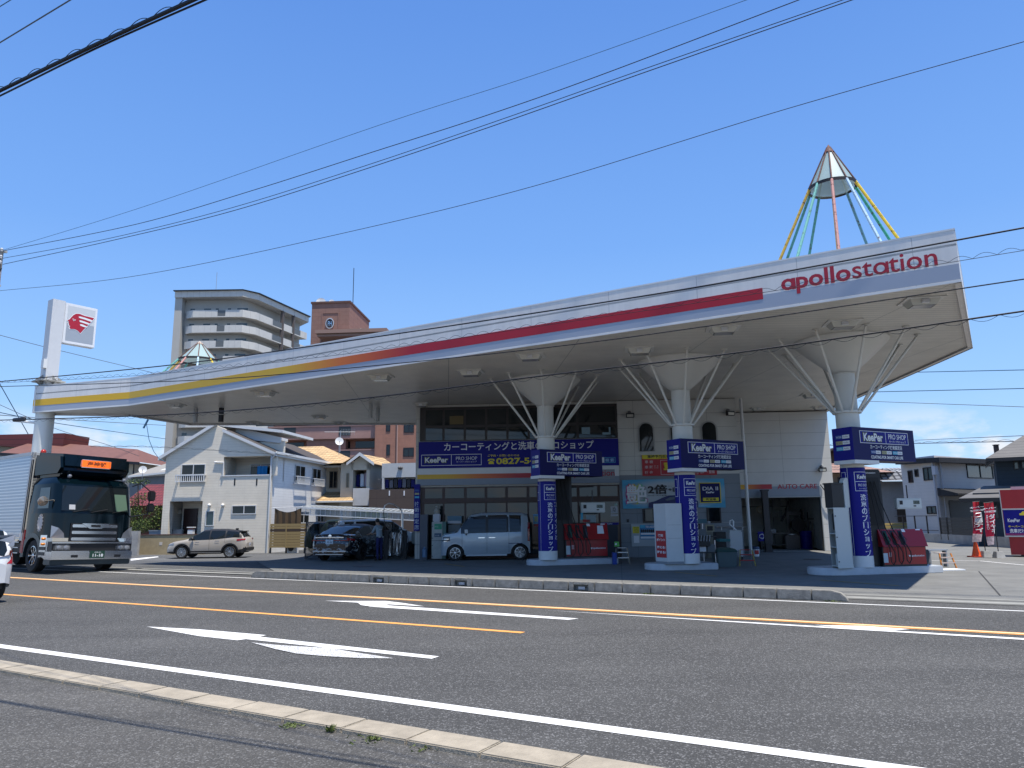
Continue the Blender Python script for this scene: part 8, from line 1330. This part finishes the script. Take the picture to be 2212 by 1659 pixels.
# vertical blue sign strip on the office corner
t = thing('corner_sign', 'vertical blue sign strip with white Japanese letters on the left office corner', 'sign', S.o, S.a); a, c, e, f = S.rect(Z4(72, 790), Z4(122, 1195)); b = MB(); b.box(a, c, -.14, -.02, e, f, 0); b.build('board', BLUE, t, sharp=0); b = MB()
for i, ch in enumerate('技術認定店'): b.text(ch, ((a + c) / 2, -.142, f - (f - e) * (.43 + i * .123)), (c - a) * .8, (f - e) * .10, 0, .003, .02)
for i, m_ in enumerate((1, 2, 3)): b.box(a + .03, c - .03, -.145, -.14, f - .30 - i * .14, f - .22 - i * .14, m_)
b.build('lettering', [mat('letter_pale_blue', (.45, .5, .62), .5), mat('chip_blue', (.02, .08, .3), .5), mat('chip_olive', (.42, .40, .2), .5), CYAN], t)
# ================================================================ wash corner: hoses, screens, worker
Yh = 31.3; q = D(*ZG(1600, 880), Yh); hx = D(*ZG(1690, 600), Yh).x; t = thing('hose_gantry', 'bent steel hose pipe with black hoses coiled on it beside the worker', 'hose stand', (hx, Yh, 0), 0)
pts = [D(*ZG(x, y), Yh) - Vector((hx, Yh, 0)) for x, y in ((1690, 870), (1688, 500), (1685, 180), (1670, 110), (1620, 70), (1550, 25), (1480, 10), (1420, 40), (1405, 90))]; b = MB(); b.tube(pts, .03, 8); b.build('bent_pipe', ALU, t)
b = MB(); b.tube([D(*ZG(x, y), Yh - .05) - Vector((hx, Yh, 0)) for x, y in ((1405, 90), (1400, 160), (1408, 260), (1425, 380), (1440, 470), (1400, 600), (1380, 740), (1420, 840))], .016, 6); b.build('hanging_hose', BLACK, t)
random.seed(3)
for k in range(6):
    cx0, cz0 = D(*ZG(1570 + k * 24, 590 + 15 * (k % 3)), Yh).x - hx, D(*ZG(1600, 590 + 15 * (k % 3)), Yh).z; rx, rz_ = .22 + .05 * random.random(), .5 + .12 * random.random(); b = MB(); b.tube([(cx0 + rx * math.cos(a), -.12 - .03 * k + .04 * math.sin(3 * a), cz0 + rz_ * math.sin(a)) for a in [2 * math.pi * i / 22 for i in range(23)]], .014, 5); b.build('coiled_hose', BLACK, t)
a_, c_ = D(*ZG(1485, 455), Yh + .25), D(*ZG(1685, 870), Yh + .25); b = MB(); n = 12; vs = [(a_.x - hx + (c_.x - a_.x) * i / n, .25 + .05 * math.sin(i * 1.1) * math.sin(j), .15 + (a_.z - .15) * j / 4) for j in range(5) for i in range(n + 1)]; b.add(vs, [(j * (n + 1) + i, j * (n + 1) + i + 1, (j + 1) * (n + 1) + i + 1, (j + 1) * (n + 1) + i) for j in range(4) for i in range(n)]); b.build('silver_sheet', mat('silver_sheet', (.45, .46, .48), .25, .8), t)
for X in (1440, 1720): x = D(*ZG(X, 600), Yh).x - hx; b = MB(); b.box(x - .1, x + .07, -.05, .25, 0, D(*ZG(X, 420), Yh).z); b.build('cabinet', BLACK, t)
t = thing('glass_screen', 'clear framed splash screen left of the soapy saloon', 'screen', (0, 0, 0)); q0, q1 = P(*ZG(195, 880)), P(*ZG(385, 770)); PS = Plane(q0.x, q0.y, math.atan2((q1 - q0).y, (q1 - q0).x)); hS_ = PS.hit(*ZG(228, 290))[1]; L_ = (q1 - q0).length; Mz = Matrix.Translation(q0) @ Matrix.Rotation(PS.a, 4, 'Z')
b = MB(Mz); frame_rect(b, 0, L_, .05, hS_, .04, -.02, .02); b.build('frame', DARKM, t, sharp=0); b = MB(Mz); b.box(.04, L_ - .04, -.004, .004, .09, hS_ - .04); b.build('sheet', mat('screen_glass', (.10, .12, .12), .05, alpha=.55), t, sharp=0)
q0 = D(*ZG(420, 300), 33.4); q1 = D(*ZG(1550, 310), 33.4); t = thing('wash_bay_partition', 'low dark framed partition behind the soapy saloon', 'partition', (0, 0, 0)); b = MB()
for k in range(5): x = q0.x + (q1.x - q0.x) * k / 4; b.box(x - .02, x + .02, 33.4, 33.44, 0, q0.z)
b.box(q0.x, q1.x, 33.4, 33.44, q0.z - .04, q0.z); b.build('frame', DARKM, t, sharp=0); b = MB(); b.box(q0.x, q0.x + (q1.x - q0.x) * .98, 33.45, 33.46, .1, q0.z * .96); b.build('sheet', mat('partition_sheet', (.12, .13, .13), .1, alpha=.35), t, sharp=0)
# the worker
def skin(name, joints, edges, mats_, loc, rz, sub=1, cls=None):
    me = bpy.data.meshes.new(name); me.from_pydata([j[0] for j in joints], edges, []); o = bpy.data.objects.new(name, me); col.objects.link(o)
    m = o.modifiers.new('skin', 'SKIN'); m.use_smooth_shade = True; sv = me.skin_vertices[0].data
    for i, j in enumerate(joints): r = j[1]; sv[i].radius = (r, r) if not isinstance(r, tuple) else r
    sv[0].use_root = True; s_ = o.modifiers.new('sub', 'SUBSURF'); s_.levels = s_.render_levels = sub
    bpy.context.view_layer.update(); dg = bpy.context.evaluated_depsgraph_get(); me2 = bpy.data.meshes.new_from_object(o.evaluated_get(dg)); bpy.data.objects.remove(o)
    me2.materials.clear(); [me2.materials.append(x) for x in mats_]; me2.name = name; o = bpy.data.objects.new(name, me2); col.objects.link(o); o.location = loc; o.rotation_euler.z = rz
    for p in me2.polygons: p.use_smooth = True; p.material_index = cls(p.center) if cls else 0
    return o
J = [((0, 0, .93), (.15, .11)), ((-.01, 0, 1.10), (.14, .10)), ((-.05, 0, 1.30), (.165, .115)), ((-.09, 0, 1.42), (.13, .09)), ((-.13, 0, 1.50), .055), ((-.16, 0, 1.58), (.085, .075)), ((-.17, 0, 1.67), (.088, .078)), ((-.17, 0, 1.73), .05)]
E_ = [(i, i + 1) for i in range(7)]
for s_ in (-1, 1):
    n = len(J); J += [((.0, s_ * .09, .86), .092), ((-.01, s_ * .10, .50), .062), ((.03, s_ * .11, .10), .045), ((-.05, s_ * .11, .045), .048), ((-.17, s_ * .12, .035), .035)]; E_ += [(0, n), (n, n + 1), (n + 1, n + 2), (n + 2, n + 3), (n + 3, n + 4)]
    n = len(J); J += [((-.09, s_ * .17, 1.40), .062), ((-.20, s_ * .22, 1.19), .048), ((-.40, s_ * .15, 1.13), .036), ((-.49, s_ * .13, 1.12), .028), ((-.55, s_ * .12, 1.10), (.035, .018))]; E_ += [(3, n), (n, n + 1), (n + 1, n + 2), (n + 2, n + 3), (n + 3, n + 4)]; w_ = n + 4
    for k, (dy, ln) in enumerate(((-.033, .07), (-.011, .085), (.011, .08), (.033, .06))): n = len(J); J += [((-.585, s_ * .12 + dy, 1.10), .009), ((-.585 - ln * .55, s_ * .12 + dy * 1.1, 1.088), .009), ((-.585 - ln, s_ * .12 + dy * 1.1, 1.065), .008)]; E_ += [(w_, n), (n, n + 1), (n + 1, n + 2)]
    n = len(J); J += [((-.53, s_ * .12 - s_ * .045, 1.085), .010), ((-.57, s_ * .12 - s_ * .06, 1.07), .009)]; E_ += [(w_, n), (n, n + 1)]
SHIRT = mat('shirt_grey', (.26, .33, .37), .8); NAVYC = mat('navy_cloth', (.010, .014, .085), .85); SKINM = mat('skin', (.42, .25, .17), .6)
def cl_(c):
    if c.z < .085 : return 3
    if c.z < .97 and abs(c.y) < .4 and c.x > -.3: return 1
    if c.z > 1.475: return 2
    if c.x < -.24: return 2
    return 0
mp_ = P(*ZG(1310, 885)); man = skin('person', J, E_, [SHIRT, NAVYC, SKINM, BLACK], (mp_.x + .05, mp_.y, .01), R(-38), 2, cl_); tag(man, 'worker in grey shirt and navy trousers leaning towards the soapy saloon, seen from behind', 'person'); hm = D(*ZG(1260, 250), mp_.y).z / 1.74; man.scale = (hm,) * 3
b = MB(); b.lathe([(.001, .10), (.05, .092), (.083, .06), (.096, .01), (.09, -.05), (.06, -.085)], 16, 0, M=Matrix.Translation((-.155, 0, 1.665)) @ Matrix.Rotation(R(-14), 4, 'Y')); b.build('hair', mat('hair_black', (.008, .007, .007), .6), man)
b = MB(); b.lathe([(.155, .955), (.158, .99), (.15, 1.0)], 20, 0, M=Matrix.Diagonal((.85, 1.02, 1, 1))); b.build('belt', mat('belt_pale', (.02, .02, .03), .6), man)
b = MB(); [b.box(.10, .135, y - .05, y + .05, .965, .995) for y in (-.09,)]; b.build('belt_patch', LWHITE, man); b = MB(); [b.box(.09, .13, y - .04, y + .04, .965, .995) for y in (.08,)]; b.build('belt_patch', LWHITE, man)
b = MB(); b.text('KeePer', (.068, 0, 1.30), .17, .05, 0, .012, .02, None, (0, 0, 1), (0, 1, 0)); b.build('back_lettering', LWHITE, man)
for s_ in (-1, 1): b = MB(); b.ball((-.25, s_ * .03, 1.66), .011, 4); b.build('eye', BLACK, man); b = MB(); b.ball((-.165, s_ * .082, 1.645), .022, 5, 0, 1.5); b.build('ear', SKINM, man)
b = MB(); b.ball((-.262, 0, 1.635), .016, 4, 0, 1.5); b.build('nose', SKINM, man); b = MB(); b.box(-.252, -.245, -.022, .022, 1.595, 1.602); b.build('mouth', mat('lips', (.3, .12, .1), .6), man)
# ================================================================ right side: cone, flags, red unit
q = P(*ZE(732, 1518)); hc = D(*ZE(720, 1350), q.y).z; t = thing('traffic_cone', 'orange traffic cone with a slanting pale pole stuck in it', 'traffic cone', q, 0); ORC = mat('cone_orange', (.80, .10, .02), .5); b = MB(); b.lathe([(.17, .05), (.15, .10), (.035, hc)], 24); b.build('cone', ORC, t); b = MB(); b.box(-.24, .24, -.24, .24, 0, .05); b.build('base', mat('cone_base', (.45, .05, .02), .6), t, bevel=.015)
b = MB(); e_ = D(*ZE(680, 1105), q.y) - q; b.tube([(0, 0, hc - .1), e_], .02, 6); b.build('pole', ALU, t)
def flag(px, top_l, top_r, bot, label, seed):
    q = P(*px); t = thing('banner_flag', label, 'banner flag', q, 0, 'red banner flags on concrete feet'); b = MB(); b.add([(-.17, -.15, 0), (.17, -.15, 0), (.17, .15, 0), (-.17, .15, 0), (-.12, -.1, .24), (.12, -.1, .24), (.12, .1, .24), (-.12, .1, .24)], [(0, 1, 5, 4), (1, 2, 6, 5), (2, 3, 7, 6), (3, 0, 4, 7), (4, 5, 6, 7), (3, 2, 1, 0)]); b.build('concrete_foot', CONC, t, bevel=.01)
    tl, tr, bt = D(*top_l, q.y) - q, D(*top_r, q.y) - q, D(*bot, q.y) - q; b = MB(); b.tube([(0, 0, .2), tr], .016, 6); b.tube([tl + (tl - tr) * .06, tr + (tr - tl) * .06], .012, 6); b.build('flag_pole', DARKM, t)
    w = tr - tl; n, m_ = 10, 26; h = tl.z - bt.z; vs = []; fn = lambda u, v: tl + w * u + (bt - (tl + tr) / 2) * v + Vector((.05 * math.sin(v * 3 + seed) * (u - .5) - (.10 * v * v * (1 - u)) * .3, -.10 * math.sin(u * 5 + v * 4 + seed) * (.3 + v), 0 + .06 * math.sin(seed + v * 6) * (u - .5) * v))
    for j in range(m_ + 1): vs += [fn(i / n, j / m_) for i in range(n + 1)]
    for nm, j0, j1, mm in (('flag_head', 0, 3, RED), ('flag_cloth', 3, 21, mat('flag_red', (.50, .012, .05), .6)), ('flag_tail', 21, 26, mat('flag_white', (.62, .50, .52), .6, var=.5, vs=12))): b = MB(); b.add(vs[j0 * (n + 1):(j1 + 1) * (n + 1)], [(j * (n + 1) + i, (j + 1) * (n + 1) + i, (j + 1) * (n + 1) + i + 1, j * (n + 1) + i + 1) for j in range(j1 - j0) for i in range(n)]); b.build(nm, mm, t)
    def tw(b, body, u, v, wd, ht):
        q_ = MB(); q_.text(body, (0, 0, 0), wd, ht, 0, 0, .03, None, (0, 1, 0), (1, 0, 0)); b.add([fn(u + p[0] / w.length, v - p[1] / h) + Vector((0, -.025, 0)) for p in q_.v], q_.f)
    b = MB(); [tw(b, ch, .68, .34 + .12 * i, .16, .17) for i, ch in enumerate('ダイヤモ' if seed > 1 else 'コーティ')]; [tw(b, ch, .26, .32 + .045 * i, .06, .055) for i, ch in enumerate('洗車だけできれい')]; tw(b, 'キーパー', .5, .14, .42, .07); tw(b, '技術認定', .5, .22, .42, .07); b.build('writing', LWHITE, t, sharp=0)
flag(ZE(825, 1520), ZE(690, 962), ZE(755, 955), ZE(745, 1360), 'left of two red banner flags, its bottom blown to the right', .6); flag(ZE(955, 1527), ZE(802, 972), ZE(885, 962), ZE(890, 1385), 'right of two red banner flags, hanging nearly straight', 2.0)
Yr = 28.1; q = P(*ZE(1080, 1515)); Rb = Plane(q.x, q.y, R(-34)); t = thing('red_sign_unit', 'big red cabinet with blue poster in Japanese cut off by the right edge', 'sign unit', Rb.o, Rb.a); zt = Rb.hit(*ZE(1100, 838))[1]; z1, z2 = Rb.hit(*ZE(1100, 1035))[1], Rb.hit(*ZE(1100, 1312))[1]; REDP = mat('unit_red', (.36, .012, .018), .4, var=.12, vs=2)
b = MB(); b.box(0, 3.2, .05, 1.1, .08, z2, 0); b.box(-.12, 3.3, -.1, 1.2, z2, zt, 0); b.box(.3, 3, .1, 1.0, 0, .08, 1); b.build('body', [REDP, BLACK], t, sharp=0); b = MB(); b.box(-.12, 3.3, -.115, -.1, z1 - .02, z1 + .03); b.box(-.12, 3.3, -.115, -.1, z2 - .0, z2 + .05); b.box(-.13, -.10, -.115, -.08, z2, zt); b.build('trim', STEEL, t, sharp=0)
b = MB(); b.box(-.08, 3.3, -.112, -.1, z2 + .05, z1 - .02, 0); b.box(-.08, 3.3, -.116, -.112, z2 + .05, z2 + .13, 3); h_ = z1 - z2; b.text('KeePer', (.22, -.118, z2 + h_ * .60), .38, .13, 1, .004, .02); b.text('キーパーコーティング', (.50, -.118, z2 + h_ * .38), .95, .09, 2, .004, .02); b.text('洗車だけで、キレイ', (.60, -.118, z2 + h_ * .22), 1.1, .15, 1, .004, .02)
for x, mm in ((.62, 2), (.98, 4)): b.slab([(x - .2, z2 + h_ * .78), (x + .2, z2 + h_ * .78), (x + .22, z2 + h_ * .84), (x + .12, z2 + h_ * .86), (x + .05, z2 + h_ * .92), (x - .1, z2 + h_ * .92), (x - .15, z2 + h_ * .86), (x - .21, z2 + h_ * .84)], -.122, -.114, mm)
b.build('poster', [BLUE, LWHITE, YEL, mat('magenta', (.25, .02, .12), .5), RED], t, sharp=0); b = MB(); b.box(.25, .75, .2, .7, zt, zt + .12); b.build('roof_box', LGREY, t, sharp=0)
# ================================================================ greenery by the house
def foliage(b, c, r, n, leaf, m=2, flat=1.0):
    for _ in range(n):
        d = Vector((random.gauss(0, 1), random.gauss(0, 1), random.gauss(0, 1))).normalized() * (random.random() ** .4); p = Vector((c[0] + d.x * r[0] * 1.2, c[1] + d.y * r[1], c[2] + d.z * r[2] * 1.2)); a = Vector((random.gauss(0, 1), random.gauss(0, 1), random.gauss(0, .6))).normalized() * leaf * random.uniform(.6, 1.3); e = a.cross(Vector((random.random(), random.random(), random.random()))).normalized() * leaf * .5; b.add([p, p + a * .5 + e, p + a, p + a * .5 - e], [(0, 1, 2, 3)], random.randrange(m))
LF = [mat('leaf_light', (.14, .19, .03), .6), mat('leaf_mid', (.06, .10, .02), .6), mat('leaf_dark', (.025, .05, .015), .7)]
def bush(name, label, cat, base, clumps, leaf=.10, trunk=None, grp=None):
    t = thing(name, label, cat, base, 0, grp); b = MB(); 
    for c, r, n in clumps: foliage(b, c, r, n, leaf, 3)
    b.build('crown', LF, t, sharp=0)
    if trunk: b = MB(); b.tube(trunk, [.09 - .06 * i / (len(trunk) - 1) for i in range(len(trunk))], 7); [b.tube([Vector(trunk[min(len(trunk) - 1, 1 + k % 2)]), Vector(cl[0])], [.04, .015], 5) for k, cl in enumerate(clumps)]; b.build('trunk', mat('bark', (.07, .05, .035), .9, var=.3, vs=10), t)
    return t
def bp(x, y, Y): q = D(*ZJ(x, y), Y); return q
q = bp(1650, 960, 53); g0_ = Vector((q.x, 53, GZ)); loc = lambda x, y, Y=53: tuple(bp(x, y, Y) - g0_)
bush('pine_tree', 'garden pine with cloud clipped tufts beside the truck mirror', 'tree', g0_, [(loc(1640, 590), (.75, .5, .22), 260), (loc(1600, 830), (.7, .5, .3), 260), (loc(1700, 770), (.7, .5, .25), 220), (loc(1640, 940), (.8, .5, .4), 340), (loc(1590, 1030), (.6, .5, .5), 260)], .09, [(0, 0, 0), (.1, 0, 1.4), (-.05, 0, 2.6), loc(1640, 600)])
q = bp(1680, 1150, 51); g0_ = Vector((q.x, 51, GZ)); loc = lambda x, y, Y=51: tuple(bp(x, y, Y) - g0_); bush('round_shrub', 'bright round clipped shrub above the grey block wall', 'shrub', g0_, [(loc(1680, 1120), (.62, .5, .42), 900)], .07, [(0, 0, 0), (0, 0, .6), (0, 0, 1.0)])
q = bp(1860, 1100, 52); g0_ = Vector((q.x, 52, GZ)); loc = lambda x, y, Y=52: tuple(bp(x, y, Y) - g0_); bush('leafy_shrub', 'taller leafy green shrub left of the cream house porch', 'shrub', g0_, [(loc(1860, 1060), (.75, .5, .55), 700), (loc(1900, 960), (.5, .4, .5), 350), (loc(1780, 1110), (.6, .5, .4), 350)], .10, [(0, 0, 0), (0, 0, .8), (.1, 0, 1.6)])
q = bp(1610, 1080, 52.5); g0_ = Vector((q.x, 52.5, GZ)); loc = lambda x, y, Y=52.5: tuple(bp(x, y, Y) - g0_); bush('dark_shrub', 'dark green shrub just right of the truck cab', 'shrub', g0_, [(loc(1590, 1070), (.6, .5, .7), 500), (loc(1600, 960), (.4, .4, .4), 200)], .10, [(0, 0, 0), (0, 0, .8), (0, 0, 1.4)])
q = D(*ZG(1210, 220), 50); g0_ = Vector((q.x, 50, 0)); loc2 = lambda x, y: tuple(D(*ZG(x, y), 50) - g0_); bush('carport_bush', 'sunlit green bush under the carport behind the worker', 'bush', g0_, [(loc2(1110, 225), (.65, .6, .42), 600), (loc2(1230, 200), (.75, .6, .5), 800), (loc2(1340, 235), (.6, .6, .45), 600)], .10, [(0, 0, 0), (0, 0, 1.0), (0, 0, 1.6)])
q = bp(1570, 800, 45);
